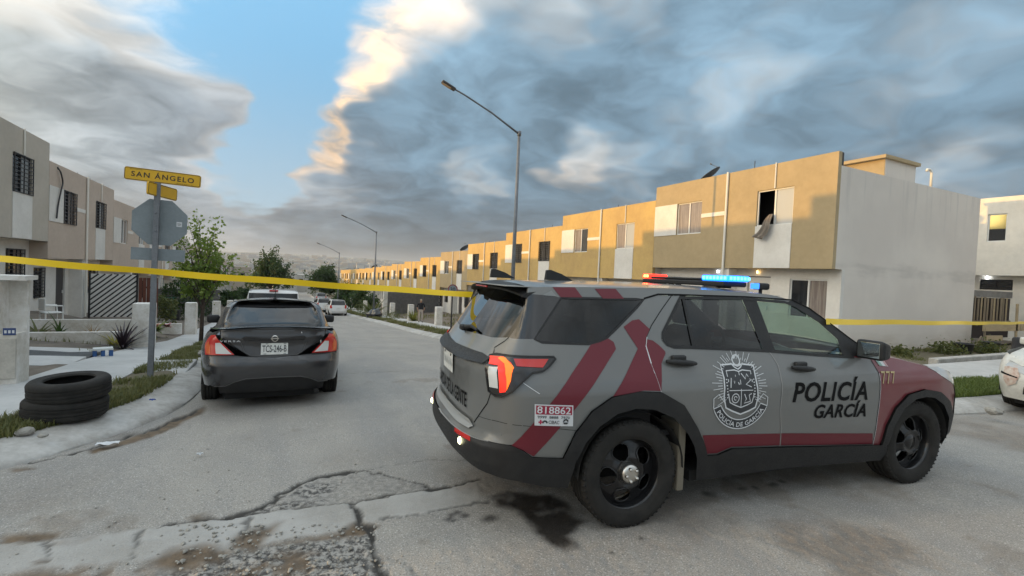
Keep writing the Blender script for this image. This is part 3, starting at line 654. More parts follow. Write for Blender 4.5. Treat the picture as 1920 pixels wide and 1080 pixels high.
def wmap(W, sgn, out=0.):
    def f(u, z):
        p = W.P(u, z, out); p[..., 1] *= sgn; return p
    return f
def ribbon_poly(pts, w, closed=False):
    """thin band along a polyline as a list of quads in 2D"""
    P = np.array(pts, float); n = len(P); Q = []
    T = np.zeros_like(P)
    for i in range(n):
        a = P[(i - 1) % n] if (closed or i > 0) else P[i]; b = P[(i + 1) % n] if (closed or i < n - 1) else P[i]; t = b - a; T[i] = t / (np.hypot(*t) + 1e-9)
    N = np.stack([-T[:, 1], T[:, 0]], 1) * w / 2; A, B = P + N, P - N
    return [[tuple(A[i]), tuple(A[(i + 1) % n]), tuple(B[(i + 1) % n]), tuple(B[i])] for i in range(n if closed else n - 1)]
def ribbon(mb, pts, w, fmap, closed=False, sub=4, mi=0):
    P = []
    pts = list(pts); m = len(pts)
    for i in range(m if closed else m - 1):
        a, b = np.array(pts[i]), np.array(pts[(i + 1) % m])
        k = max(1, int(np.hypot(*(b - a)) / .06)) if sub else 1
        P += [tuple(a + (b - a) * t / k) for t in range(k)]
    if not closed: P.append(tuple(pts[-1]))
    for q in ribbon_poly(P, w, closed):
        q = np.array(q); mb.add(fmap(q[:, 0], q[:, 1]).tolist(), [(0, 1, 2, 3)], mi)
    return mb
def text_2d(body, size=1., bold=0., shear=0., space=1.):
    """letter outlines as a flat triangle mesh: (verts2d, faces)"""
    cu = bpy.data.curves.new('lettering', 'FONT'); cu.body = body; cu.size = size; cu.offset = bold; cu.shear = shear; cu.space_character = space; cu.resolution_u = 3; cu.align_x = 'LEFT'
    o = bpy.data.objects.new('lettering', cu); COL.objects.link(o); dg = bpy.context.evaluated_depsgraph_get(); me = bpy.data.meshes.new_from_object(o.evaluated_get(dg))
    V = np.array([v.co[:2] for v in me.vertices]); Fc = [tuple(p.vertices) for p in me.polygons]
    bpy.data.objects.remove(o); bpy.data.curves.remove(cu); bpy.data.meshes.remove(me); return V, Fc
def text_fit(mb, body, u0, z0, u1, z1, fmap, bold=0., shear=0., space=1., skew=0., mi=0, mirror=False):
    """fit lettering into the box u0..u1, z0..z1 (skew = rise of the base line across it)"""
    V, Fc = text_2d(body, 1., bold, shear, space); a, b = V.min(0), V.max(0); t = (V - a) / (b - a)
    u = u0 + t[:, 0] * (u1 - u0); z = z0 + t[:, 1] * (z1 - z0) + t[:, 0] * skew
    mb.add(fmap(u, z).tolist(), Fc, mi); return mb
def arc(cx, cz, r, a0, a1, n=14): return [(cx + r * math.cos(math.radians(a0 + (a1 - a0) * k / n)), cz + r * math.sin(math.radians(a0 + (a1 - a0) * k / n))) for k in range(n + 1)]

# vehicle materials
M_rub = mat('tyre_rubber', (.016, .0155, .015), .82, spec=.25, var=.5, vscale=8, col2=(.034, .032, .029), bump=.25, bscale=120, world=False)
M_plast = mat('black_plastic', (.014, .0145, .016), .55, spec=.35, var=.4, vscale=10, col2=(.024, .024, .024), bump=.1, bscale=200, world=False)
M_gloss = mat('gloss_black', (.012, .012, .014), .12, coat=.5)
M_under = mat('underbody', (.012, .012, .012), .9)
M_chrome = mat('bright_metal', (.6, .58, .54), .28, metal=1.)
M_steel = mat('black_steel_wheel', (.010, .010, .011), .25, spec=.35, coat=.35)
M_gdark = glass('tinted_glass', (.045, .05, .055)); M_gmid = glass('light_tinted_glass', (.62, .76, .68)); M_grear = glass('rear_glass', (.06, .075, .085))
M_int = mat('interior', (.025, .025, .027), .8); M_seat = mat('seat_fabric', (.035, .035, .038), .9)
M_red = mat('lamp_red', (.50, .02, .015), .15, coat=.6); M_redon = mat('lamp_lit_red', (.8, .02, .01), .2, emit=(1, .025, .01), estr=.6); M_oron = mat('lamp_lit_orange', (.9, .2, .02), .2, emit=(1, .11, .008), estr=.85)
M_clear = mat('lamp_clear', (.62, .62, .60), .12, coat=.5); M_headl = mat('headlamp_lens', (.45, .46, .46), .08, coat=1.)
M_plate = mat('number_plate', (.72, .73, .70), .5, var=.2, vscale=30); M_ink = mat('plate_ink', (.03, .035, .04), .6); M_inkb = mat('faded_plate_ink', (.30, .32, .32), .6)

def tyre_mesh(R, rim, w, name='tyre', blocks=True):
    """tyre as a lathe with tread grooves; axis along y, centred"""
    h = w / 2; pr = [(rim - .012, -h * .78), (rim + .005, -h * .93), (rim + .02, -h * .96), (rim + (R - rim) * .5, -h * 1.02), (R - .035, -h * .96), (R - .014, -h * .86), (R - .003, -h * .74)]
    tread = []
    g = 4
    for k in range(g):
        a = -h * .70 + k * (h * 1.4) / g; b = a + h * 1.4 / g
        tread += [(R, a + .006), (R, b - .006), (R - .009, b - .004), (R - .009, b + .004)]
    pr2 = pr + tread[:-2] + [(r, -y) for r, y in pr[::-1]]
    mb = MB().lathe(pr2, 56, 'y'); 
    if blocks:                                    # shoulder notches
        for k in range(56):
            for s in (-1, 1):
                a = 2 * PI * (k + .5) / 56; c, sn = math.cos(a), math.sin(a); tx, tz = -sn, c
                P = []
                for dt in (-.008, .008):
                    for r, y in ((R + .0015, h * .72), (R - .012, h * .92), (R - .02, h * .90), (R - .01, h * .68)): P.append((c * r + tx * dt, s * y, sn * r + tz * dt))
                mb.add(P, [(0, 1, 2, 3), (7, 6, 5, 4), (0, 4, 5, 1), (1, 5, 6, 2), (2, 6, 7, 3), (3, 7, 4, 0)])
    return mb.mesh(name, M_rub, True)
def steel_rim(r, w, name, capm=None, face=-1, holes=5):
    """pressed steel wheel, oval vents, hub; outer face towards y*face"""
    y = lambda v: v * face
    h = w / 2
    mb = MB().lathe([(r - .004, -h * .8), (r + .012, -h * .86), (r + .012, -h * .80), (r - .012, -h * .74), (r - .02, -h * .4), (r - .03, 0), (r - .03, h * .25), (r - .02, h * .62), (r - .012, h * .76), (r + .014, h * .82), (r + .016, h * .90), (r + .004, h * .90)], 48, 'y')
    # disc with vents: polar grid
    nr, na = 12, 100; R0, R1 = .055, r - .026
    dish = lambda rr: h * (.60 - .34 * max(0, (rr - .10) / (R1 - .10)) ** 1.2 + (.10 if .10 < rr < .13 else 0))
    V = []; Fc = []
    rs = np.linspace(R0, R1, nr)
    for i in range(nr):
        for k in range(na): a = 2 * PI * k / na; V.append((rs[i] * math.cos(a), dish(rs[i]), rs[i] * math.sin(a)))
    def vent(rr, a):
        d = (a * holes / (2 * PI) + .25) % 1 - .5
        return (d / .30) ** 2 + ((rr - (R0 + R1) * .56) / ((R1 - R0) * .30)) ** 2 < 1
    for i in range(nr - 1):
        for k in range(na):
            if vent((rs[i] + rs[i + 1]) / 2, 2 * PI * (k + .5) / na): continue
            Fc.append((i * na + k, i * na + (k + 1) % na, (i + 1) * na + (k + 1) % na, (i + 1) * na + k))
    mb.add(V, Fc)
    # vent lips
    for q in range(holes):
        a0 = 2 * PI * (q + .25) / holes; rc = (R0 + R1) * .56; pts = []
        for k in range(21):
            t = 2 * PI * k / 20; a = a0 + math.cos(t) * .32 * 2 * PI / holes; rr = rc + math.sin(t) * (R1 - R0) * .33; pts.append((rr * math.cos(a), dish(rr) + .002, rr * math.sin(a)))
        mb.tube(pts, .006, 6, False)
    mb.lathe([(.0, h * .66), (.06, h * .66), (.07, h * .55), (.07, 0)], 24, 'y')
    if face < 0: mb.V = [(a, -b, c) for a, b, c in mb.V]
    return mb.mesh(name, M_steel, True)
def hub_cap(face, yo):
    mb = MB().lathe([(.0, .034), (.03, .034), (.05, .030), (.066, .022), (.072, .0), (.070, -.02)], 32, 'y')
    for k in range(5): a = 2 * PI * k / 5 + .3; mb.lathe([(0, .052), (.008, .050), (.012, .044), (.012, .02)], 10, 'y', (.045 * math.cos(a), 0, .045 * math.sin(a)))
    mb.V = [(a, (b + yo) * face, c) for a, b, c in mb.V]; return mb.mesh('hub_cap', M_chrome, True)
def wheel(parent, x, y, R, rim, w, face, cap=False, rimm=None, tm=None):
    t = obj('wheel', tm or tyre_mesh(R, rim, w, 'wheel'), parent, (x, y, R)); t.rotation_euler = (0, random.uniform(0, 1), 0)
    r = obj('rim', rimm or steel_rim(rim, w, 'rim', face=face), t)
    if cap: obj('hub_cap', hub_cap(face, w * .5 * .66 + .002), t)
    return t
# ------------------------------------------------------------------ police vehicle
def paint(name, col, rough=.42, dust=.25):
    m = bpy.data.materials.new(name); m.use_nodes = True; nt = m.node_tree; g = NG(nt); b = nt.nodes['Principled BSDF']
    P = g.n('ShaderNodeTexCoord').outputs['Object']; sep = g.n('ShaderNodeSeparateXYZ'); nt.links.new(P, sep.inputs[0])
    f = g.mr(g.noise(P, 2.2, 6, .65), .35, .75, 0, dust); low = g.m('MULTIPLY', g.mr(sep.outputs[2], .25, .85, 1., 0.), g.mr(g.noise(P, 7, 5, .7), .3, .7)); f = g.m('ADD', f, g.m('MULTIPLY', low, .35), clamp=True)
    nt.links.new(g.mix(f, col, (.20, .185, .165)), b.inputs['Base Color']); nt.links.new(g.m('ADD', g.m('MULTIPLY', f, .35), rough), b.inputs['Roughness']); b.inputs['Coat Weight'].default_value = .75; b.inputs['Coat Roughness'].default_value = .10
    return m
M_pgrey = paint('matte_grey_paint', (.135, .141, .140), .34, .2); M_pred = paint('maroon_paint', (.145, .012, .022), .36, .15); M_decal = mat('black_decal', (.006, .006, .0065), .75, spec=.15); M_decw = mat('white_decal', (.62, .64, .66), .5); M_decg = mat('gold_decal', (.45, .36, .18), .45)
M_maroon = mat('maroon_decal', (.125, .010, .020), .4)
SUV = Wrap(plan=[(-1.17, 0), (-1.16, .35), (-1.11, .66), (-1.02, .83), (-.86, .93), (-.5, .982), (0, 1.0), (1.5, 1.0), (3.0, 1.0), (3.4, .98), (3.68, .9), (3.84, .74), (3.92, .45), (3.95, 0)],
  side=[(.2, .10), (.30, .075), (.45, .035), (.6, .012), (.8, 0), (.93, 0), (.98, .004), (1.05, .022), (1.12, .05), (1.18, .075), (1.72, .285), (1.80, .33)],
  rear=[(.2, .18), (.35, .07), (.45, .02), (.50, 0), (.62, 0), (.66, .03), (.70, .055), (.80, .05), (1.0, .045), (1.13, .04), (1.17, .09), (1.2, .115), (1.62, .40), (1.72, .46)],
  front=[(.2, .15), (.4, .03), (.6, 0), (.8, .03), (.95, .12), (1.02, .22), (1.12, .5), (1.8, 2.)])
def build_suv():
    W = SUV; u0, u1 = W.u0, W.u1
    car = empty('police_suv', (2.40, 3.56, -.005), math.radians(-6.6), 'grey and maroon police SUV with flashing light bar parked across the street mouth', 'police car')
    blk = [(u0, .62), (-1.48, .63), (-1.23, .64), (-1.09, .65), (-.91, .65), (-.83, .62), (-.76, .57), (-.55, .555)]
    ro = [(-.55, .555), (-.48, .73), (-.37, .87), (-.22, .96), (-.02, .99), (.18, .978), (.37, .88), (.51, .70), (.60, .55), (.63, .48)]
    ri = [(-.45, .54), (-.40, .66), (-.31, .765), (-.18, .845), (-.03, .875), (.12, .86), (.29, .79), (.42, .67), (.49, .57), (.53, .48)]
    fo = [(2.56, .40), (2.57, .59), (2.65, .74), (2.80, .855), (3.03, .892), (3.25, .86), (3.45, .755), (3.57, .61), (3.62, .43)]
    fi = [(2.64, .40), (2.66, .59), (2.76, .735), (2.90, .81), (3.04, .825), (3.16, .81), (3.32, .735), (3.46, .60), (3.54, .41)]
    rd = [(.18, .978), (.13, 1.17), (.11, 1.29), (.13, 1.35), (.19, 1.43), (.31, 1.55), (.42, 1.65)]
    ds = [(1.36, .487), (1.345, .60), (1.31, .80), (1.32, 1.0), (1.32, 1.14), (1.28, 1.22), (1.25, 1.247)]
    df = [(2.46, .41), (2.44, .64), (2.445, 1.05), (2.40, 1.16), (2.15, 1.187)]
    tg = [(-1.30, .72), (-1.24, .78), (-1.14, .89), (-1.11, .96), (-1.19, 1.22), (-1.22, 1.25), (-1.13, 1.30), (-1.09, 1.33)]
    qg = [(-.54, 1.612), (.165, 1.62), (.10, 1.565), (.04, 1.52), (-.12, 1.40), (-.20, 1.345), (-.27, 1.315), (-.36, 1.302), (-.71, 1.31), (-.77, 1.33)]
    rw = [(.50, 1.63), (1.12, 1.64), (1.21, 1.25), (.52, 1.28), (.36, 1.283), (.30, 1.30), (.27, 1.335), (.28, 1.38)]
    fw = [(1.27, 1.625), (1.57, 1.62), (1.68, 1.59), (1.90, 1.47), (2.07, 1.33), (2.07, 1.205), (1.79, 1.215), (1.33, 1.24)]
    top = [(1.66, 1.648), (1.46, 1.685), (1.17, 1.70), (.64, 1.71), (.06, 1.70), (-.6, 1.685), (-.95, 1.672), (-1.15, 1.66), (-1.3, 1.655), (u0, 1.655)]
    def P(name, poly, m, sgn, out=0., parent=None, cell=.05, smooth=True):
        mb = MB(); sheet(mb, poly, wmap(W, sgn, out), cell); me = mb.mesh(name, m, smooth, fix=False)
        bm = bmesh.new(); bm.from_mesh(me); bmesh.ops.recalc_face_normals(bm, faces=bm.faces[:])
        f = max(bm.faces, key=lambda q: q.calc_area()); c = f.calc_center_median()
        if f.normal.dot(Vector((c.x - 1.4, c.y, 0))) < 0: bmesh.ops.reverse_faces(bm, faces=bm.faces[:])
        bm.to_mesh(me); bm.free(); return obj(name, me, parent or car)
    def RB(name, pts, w, m, sgn, out, parent=None, closed=False):
        mb = MB(); ribbon(mb, pts, w, wmap(W, sgn, out), closed); return obj(name, mb.mesh(name, m), parent or car)
    body = P('quarter_panel', blk + ro[1:6] + rd[1:] + [(.30, 1.655), (.16, 1.628), (.165, 1.62)] + qg[2:9] + [(-.77, 1.33), (-1.05, 1.325)] + tg[::-1] + [(u0, .72)], M_pgrey, -1)
    panels = {}
    for s in (-1, 1):
        if s == 1: P('quarter_panel', blk + ro[1:6] + rd[1:] + [(.30, 1.655), (.16, 1.628), (.165, 1.62)] + qg[2:9] + [(-.77, 1.33), (-1.05, 1.325)] + tg[::-1] + [(u0, .72)], M_pgrey, 1)
        panels['tg', s] = P('tailgate', [(u0, .72)] + tg + [(-1.34, 1.305), (-1.58, 1.30), (-1.90, 1.285), (u0, 1.285)], M_pgrey, s)
        panels['rd', s] = P('rear_door', ro[5:] + [(.73, .475), (.86, .515)] + ds + [(.52, 1.28), (.36, 1.283), (.30, 1.30), (.27, 1.335), (.28, 1.38), (.50, 1.63), (.50, 1.655)] + rd[::-1][:-1], M_pgrey, s)
        panels['fd', s] = P('front_door', [ds[0]] + df + [(1.79, 1.205)] + ds[::-1][:-1], M_pgrey, s)
        panels['ff', s] = P('front_fender', [df[0]] + fo + [(3.72, .62), (3.72, .86), (3.42, .96), (3.11, 1.09), (2.78, 1.155), (2.46, 1.20)] + df[::-1][:-1], M_pred, s)
        P('headlamp', [(3.11, 1.09), (3.42, .96), (3.72, .86), (3.78, .93), (3.6, 1.02), (3.3, 1.085)], M_headl, s, .004)
        P('front_bumper', [(3.62, .43), (3.57, .61), (3.72, .62), (3.72, .86), (u1, .82), (u1, .28), (3.66, .28)], M_plast, s, .01)
        P('grille', [(3.72, .86), (3.78, .93), (u1, 1.0), (u1, .82)], M_gloss, s, -.01)
        P('rear_bumper', blk + [(-.45, .54), (-.49, .33), (-.65, .35), (-.84, .40), (-1.05, .43), (-1.33, .46), (u0, .47)], M_plast, s, .012)
        P('wheel_arch_trim', ro + ri[::-1], M_plast, s, .02); P('wheel_arch_trim', fo + fi[::-1], M_plast, s, .02)
        P('rocker_panel', [(.53, .485), (.73, .475), (.86, .515), (2.0, .45), (2.63, .40), (2.66, .32), (2.62, .25), (1.49, .29), (.58, .28)], M_plast, s, .02)
        P('quarter_glass', qg, M_gdark, s, -.004); P('rear_door_glass', rw, M_gdark if False else glass('rear_door_glass_%d' % s, (.17, .18, .20)), s, -.006); P('front_door_glass', fw, M_gmid, s, -.006)
        P('rear_glass', [(u0, 1.285), (-1.90, 1.285), (-1.58, 1.30), (-1.34, 1.305), (-1.09, 1.33), (-1.03, 1.42), (-1.10, 1.60), (-1.22, 1.64), (u0, 1.64)], M_grear, s, -.002)
        P('pillar_trim', [(-1.22, 1.64), (-.64, 1.625), (-.54, 1.612), (-.77, 1.33), (-1.05, 1.325), (-1.09, 1.33), (-1.03, 1.42), (-1.10, 1.60)], M_gloss, s)
        P('pillar_trim', [(1.12, 1.645), (1.27, 1.645), (1.335, 1.235), (1.25, 1.247), (1.21, 1.25)], M_plast, s, .001)
        P('pillar_trim', [(1.57, 1.62), (1.66, 1.648), (1.84, 1.58), (2.07, 1.435), (2.22, 1.335), (2.46, 1.20), (2.15, 1.187), (2.07, 1.205), (2.07, 1.33), (1.90, 1.47), (1.68, 1.59)], M_plast, s, .001)
        rail = P('roof_rail', [(-1.22, 1.64), (-.64, 1.625), (-.54, 1.612), (.165, 1.62), (.30, 1.655), (.50, 1.655), (1.16, 1.658), (1.45, 1.652), (1.57, 1.62), (1.66, 1.648)] + top[1:7] + [(-1.15, 1.66)], M_pgrey, s)
        RB('window_trim', [(.27, 1.335), (.28, 1.38), (.50, 1.64), (1.12, 1.65), (1.57, 1.63), (1.68, 1.605), (1.9, 1.485)], .022, M_plast, s, .004)
        RB('window_trim', [(.27, 1.335), (.30, 1.298), (.36, 1.28), (.52, 1.277), (1.25, 1.245), (1.79, 1.207), (2.2, 1.182)], .022, M_plast, s, .006)
        RB('window_trim', [(.53, 1.64), (.535, 1.275)], .026, M_plast, s, .002)
        RB('window_trim', [(.165, 1.625), (.30, 1.66), (.5, 1.662), (1.16, 1.664), (1.45, 1.657), (1.66, 1.652), (1.84, 1.585), (2.07, 1.44), (2.22, 1.34), (2.44, 1.205)], .012, M_decal, s, .004)
        RB('window_trim', qg, .016, M_plast, s, .002, closed=True)
        sm = M_decw if s == -1 else M_decal
        RB('seam_or_shading', rd, .006, M_decal, s, .002); RB('seam_or_shading', [(p[0] + .004, p[1]) for p in rd[1:4]] , .005, sm, s, .003); RB('seam_or_shading', ds, .007, mat('peeling_edge_%d' % s, (.30, .29, .28), .6), s, .003); RB('seam_or_shading', [(.18, .978), (.13, 1.17), (.11, 1.29)], .004, sm, s, .003)
        RB('seam_or_shading', df[:-1], .007, M_decal, s, .002); RB('seam_or_shading', [(p[0] + .004, p[1]) for p in df[:3]], .004, sm, s, .003); RB('seam_or_shading', tg, .008, M_decal, s, .002); RB('seam_or_shading', [(.63, .484), (.73, .48), (.86, .52), (2.46, .415)], .006, M_decal, s, .022)
        RB('seam_or_shading', [(-1.24, .78), (-1.06, .79), (-.83, .78), (-.62, .76), (-.47, .74)], .004, M_plast, s, .001)  # thin dark line paints the shading at the bumper crease, not a joint
        # tail lamp
        lo = [(-1.21, 1.205), (-1.14, 1.22), (-.63, 1.222), (-.615, 1.21), (-.66, 1.165), (-.70, 1.135), (-.78, 1.12), (-.86, 1.06), (-.93, 1.0), (-1.01, .96), (-1.06, .957), (-1.12, .98), (-1.135, 1.07), (-1.165, 1.15)]
        L = P('tail_lamp', lo, M_gloss, s, .012, cell=.03); RB('lamp_edge', lo, .012, M_plast, s, .016, L, True)
        P('red_light', [(-1.195, 1.20), (-1.05, 1.21), (-.95, 1.175), (-.925, 1.14), (-.94, 1.07), (-.98, .995), (-1.025, .985), (-1.025, 1.12), (-1.05, 1.155), (-1.14, 1.155)], M_redon, s, .018, L, .03)
        P('amber_light', [(-1.07, 1.208), (-1.03, 1.207), (-.935, 1.165), (-.915, 1.15), (-.935, 1.07), (-.97, 1.005), (-.965, 1.08), (-.975, 1.14), (-1.01, 1.17), (-1.09, 1.198)], M_oron, s, .022, L, .03)
        P('reverse_light', [(-1.115, 1.14), (-1.04, 1.145), (-1.035, 1.01), (-1.105, 1.01)], M_clear, s, .018, L, .03); P('marker_light', [(-.94, 1.205), (-.67, 1.208), (-.71, 1.155), (-.90, 1.16)], M_red, s, .018, L, .03)
        P('reflector', [(-1.50, .63), (-1.25, .642), (-1.22, .618), (-1.48, .605)], M_red, s, .016); rv = W.P(-1.37, .575, .014)
        o = obj('parking_light', MB().lathe([(0, .012), (.02, .010), (.026, 0)], 14, 'x').mesh('parking_light', mat('lit_lens_%d' % s, (1, 1, .8), .3, emit=(1, .95, .55), estr=8), True), car, (rv[0], rv[1] * s, rv[2])); o.rotation_euler = (0, 0, PI)
        P('tailgate_bar', [(u0, 1.125), (-1.5, 1.135), (-1.2, 1.15), (-1.17, 1.19), (-1.3, 1.205), (-1.6, 1.20), (u0, 1.19)], M_plast, s, .022)
        P('bumper_step', [(u0, .665), (-1.5, .665), (-1.33, .675), (-1.29, .70), (-1.36, .73), (u0, .725)], mat('step_trim_%d' % s, (.30, .31, .31), .5), s, .014)
        # door handles
        for nm, ua, ub, za, zb, pr in (('handle', .25, .51, 1.185, 1.165, panels['rd', s]), ('handle', 1.44, 1.68, 1.12, 1.10, panels['fd', s])):
            mb = MB(); q = []
            for k in range(9): t = k / 8; p = W.P(ua + (ub - ua) * t, za + (zb - za) * t, .022 + .02 * math.sin(PI * t)); q.append((p[0], p[1] * s, p[2]))
            mb.tube(q, [.012, .018, .021, .022, .022, .022, .021, .018, .012], 8); m_ = W.P((ua * .55 + ub * .45), (za + zb) / 2 + .02, .012); mb.bbox(m_[0] - .06, m_[0] + .06, m_[1] * s - .02, m_[1] * s + .02, m_[2] - .03, m_[2] + .03, .012)
            autosmooth(obj(nm, mb.mesh(nm, M_plast), pr), 50)
        # mirror
        mb = MB(); b0 = W.P(2.28, 1.245, 0)
        mb.tube([(2.26, b0[1] * s - .03 * s, 1.20), (2.27, (b0[1] + .06) * s, 1.205), (2.27, (b0[1] + .12) * s, 1.22)], .028, 8)
        bm = bmesh.new(); bmesh.ops.create_cube(bm, size=1); bmesh.ops.bevel(bm, geom=bm.edges[:], offset=.22, segments=4, profile=.6, affect='EDGES')
        for v in bm.verts:
            fr = (v.co.x + .5); k = 1 - .35 * fr ** 2
            v.co = Vector((2.215 + fr * .16, (b0[1] + .135 + v.co.y * .235 * k) * s, 1.265 + v.co.z * .165 * k - .012 * fr))
        bm.verts.index_update(); mb.add([v.co[:] for v in bm.verts], [[v.index for v in f.verts] for f in bm.faces]); bm.free(); mir = autosmooth(obj('mirror', mb.mesh('mirror', M_plast), car), 60)
        obj('mirror_glass', MB().bbox(2.211, 2.216, (b0[1] + .045) * s if s > 0 else (b0[1] + .225) * s, (b0[1] + .225) * s if s > 0 else (b0[1] + .045) * s, 1.20, 1.325, .002).mesh('mirror_glass', mat('mirror_%d' % s, (.5, .55, .55), .03, metal=1.)), mir)
        # wheels and wells
        for x in (0, 3.025):
            wheel(car, x, s * .845, .385, .260, .25, s, cap=(x == 0))
            mb = MB(); n = 16; V = []
            for k in range(n + 1):
                a = PI * k / n - .0
                for y in (.97, .55): V.append((x + .43 * math.cos(a), s * y, .40 + .43 * math.sin(a)))
            mb.add(V, [(2 * k, 2 * k + 1, 2 * k + 3, 2 * k + 2) for k in range(n)]); mb.add([(x + .43 * math.cos(PI * k / n), s * .55, .40 + .43 * math.sin(PI * k / n)) for k in range(n + 1)] + [(x - .43, s * .55, .2), (x + .43, s * .55, .2)], [tuple(range(n + 3))])
            obj('wheel_well', mb.mesh('wheel_well', M_under), car)
        mb = MB().bbox(.40, .46, s * .72 if s > 0 else s * .95, s * .95 if s > 0 else s * .72, .22, .72, .01); obj('mud_flap', mb.mesh('mud_flap', mat('dusty_liner_%d' % s, (.17, .15, .115), .9)), car)
    # roof, windscreen, hood
    st = [(u, z) for u, z in [(1.66, 1.648), (1.56, 1.668), (1.46, 1.685), (1.3, 1.694), (1.17, 1.70), (.9, 1.706), (.64, 1.71), (.3, 1.706), (.06, 1.70), (-.3, 1.693), (-.6, 1.685), (-.8, 1.678), (-.95, 1.672)]]
    def cap(name, stations, m, crown, ny=13, front_bow=0.):
        mb = MB(); V = []
        for u, z in stations:
            p = W.P(u, z)
            for k in range(ny): t = -1 + 2 * k / (ny - 1); V.append((p[0] + front_bow * (1 - t * t), p[1] * t, p[2] + crown * (1 - t * t) ** .8))
        mb.add(V, [(i * ny + k, i * ny + k + 1, (i + 1) * ny + k + 1, (i + 1) * ny + k) for i in range(len(stations) - 1) for k in range(ny - 1)]); return obj(name, mb.mesh(name, m, True), car)
    roof = cap('roof', st, M_pgrey, .032)
    cap('hood', [(2.46, 1.20), (2.6, 1.18), (2.78, 1.155), (2.95, 1.122), (3.11, 1.09), (3.3, 1.06), (3.5, 1.015), (3.7, .96)], M_pred, .045, front_bow=.12)
    mb = MB(); V = []; ny = 13
    for j in range(9):
        t = j / 8; a = W.P(1.66, 1.648); b = np.array([2.50, .80, 1.19]); p = a + (b - a) * t
        for k in range(ny): q = -1 + 2 * k / (ny - 1); V.append((p[0] + (.03 + .12 * t) * (1 - q * q), p[1] * q, p[2] + .032 * (1 - q * q)))
    mb.add(V, [(i * ny + k, i * ny + k + 1, (i + 1) * ny + k + 1, (i + 1) * ny + k) for i in range(8) for k in range(ny - 1)]); obj('windscreen', mb.mesh('windscreen', M_gmid, True), car)
    # spoiler over the rear glass
    mb = MB(); V = []; sec = [(-.60, 1.714), (-.74, 1.702), (-.83, 1.686), (-.885, 1.666), (-.885, 1.652), (-.84, 1.645), (-.76, 1.635), (-.62, 1.632)]; ny = 25
    for k in range(ny):
        t = -1 + 2 * k / (ny - 1); e = abs(t) ** 4
        for x, z in sec: V.append((x + .10 * t * t * (1 if x < -.7 else .2), t * (.70), z - .035 * e - .012 * t * t))
    n = len(sec); mb.add(V, [(k * n + j, k * n + (j + 1) % n, (k + 1) * n + (j + 1) % n, (k + 1) * n + j) for k in range(ny - 1) for j in range(n)] + [tuple(range(n)), tuple(range((ny - 1) * n, ny * n))[::-1]]); sp = autosmooth(obj('spoiler', mb.mesh('spoiler', M_plast), car), 40)
    obj('brake_light', MB().bbox(-.891, -.875, -.16, .16, 1.652, 1.665, .003).mesh('brake_light', M_red), sp)
    # wiper
    mb = MB(); pr = lambda y, z, o: (lambda q: (q[0], q[1], q[2]))(W.P(W.u0 + abs(y), z, o)); mb.bbox(pr(.05, 1.30, .02)[0] - .03, pr(.05, 1.30, .02)[0] + .03, .0, .10, 1.285, 1.33, .012)
    mb.tube([(pr(.05, 1.31, .03)[0], .05, 1.31), (pr(.2, 1.34, .03)[0], -.12, 1.335), (pr(.3, 1.33, .03)[0], -.30, 1.325)], [.02, .014, .008], 8); obj('rear_wiper', mb.mesh('rear_wiper', M_plast), car)
    # fins and antenna
    for x, y, sc in ((-.18, .05, 1.15), (-.62, .30, 1.0)):
        mb = MB(); pf = [(-.10, 0), (-.095, .075), (-.06, .078), (.03, .05), (.13, 0)]
        mb.prism(pf, lambda a, b: (x + a * sc, y - .025 * (1 - b * 6), 1.727 + b * sc), lambda a, b: (x + a * sc, y + .025 * (1 - b * 6), 1.727 + b * sc)); obj('roof_fin', mb.mesh('roof_fin', M_plast), roof)
    # light bar across the roof
    lx, lz = 1.20, 1.775
    lb = obj('light_bar', MB().bbox(lx - .13, lx + .13, -.58, .58, lz - .035, lz + .01, .012).mesh('light_bar', M_plast), car)
    for y in (-.45, .45): obj('foot', MB().bbox(lx - .06, lx + .06, y - .03, y + .03, 1.725, lz - .03, .006).mesh('foot', M_plast), lb)
    blue = mat('lit_blue_lens', (.02, .12, .8), .2, emit=(.01, .16, 1), estr=2.6); bluec = mat('lit_blue_led', (.3, .8, 1), .2, emit=(.03, .42, 1), estr=6); redc = mat('lit_red_led', (1, .2, .1), .2, emit=(1, .10, .02), estr=16); redl = mat('lit_red_lens', (.8, .03, .02), .2, emit=(1, .02, .01), estr=3.0)
    for y0, y1, m in ((-.62, -.30, blue), (-.28, .46, M_plast), (.48, .60, redl)): obj('lens', MB().bbox(lx - .115, lx + .115, y0, y1, lz + .012, lz + (.034 if m is M_plast else .060), .010).mesh('lens', m), lb)
    for k in range(7): y = -.60 + k * .042; obj('led', MB().bbox(lx - .124, lx - .114, y, y + .026, lz + .024, lz + .05, .003).mesh('led', bluec), lb)
    for k in range(2): y = .495 + k * .045; obj('led', MB().bbox(lx - .124, lx - .114, y, y + .03, lz + .024, lz + .05, .003).mesh('led', redc), lb)
    for k in range(6): x = lx - .10 + k * .038; obj('led', MB().bbox(x, x + .022, -.629, -.618, lz + .024, lz + .05, .003).mesh('led', bluec), lb)
    # spot beacon over the door
    bc = obj('beacon', MB().bbox(1.50, 1.62, -.56, -.46, 1.725, 1.785, .018).mesh('beacon', M_plast), car); obj('lens', MB().bbox(1.485, 1.502, -.552, -.468, 1.73, 1.78, .004).mesh('lens', mat('beacon_blue', (.02, .1, .5), .2, emit=(.04, .2, .9), estr=1.6)), bc); obj('foot', MB().tube([(1.56, -.51, 1.68), (1.56, -.51, 1.728)], .015, 8).mesh('foot', M_plast), bc)
    # floor, interior
    mb = MB().bbox(-.75, 3.6, -.62, .62, .30, .44, .05).box(.55, 2.5, -.9, .9, .26, .34); obj('underbody', mb.mesh('underbody', M_under), car)
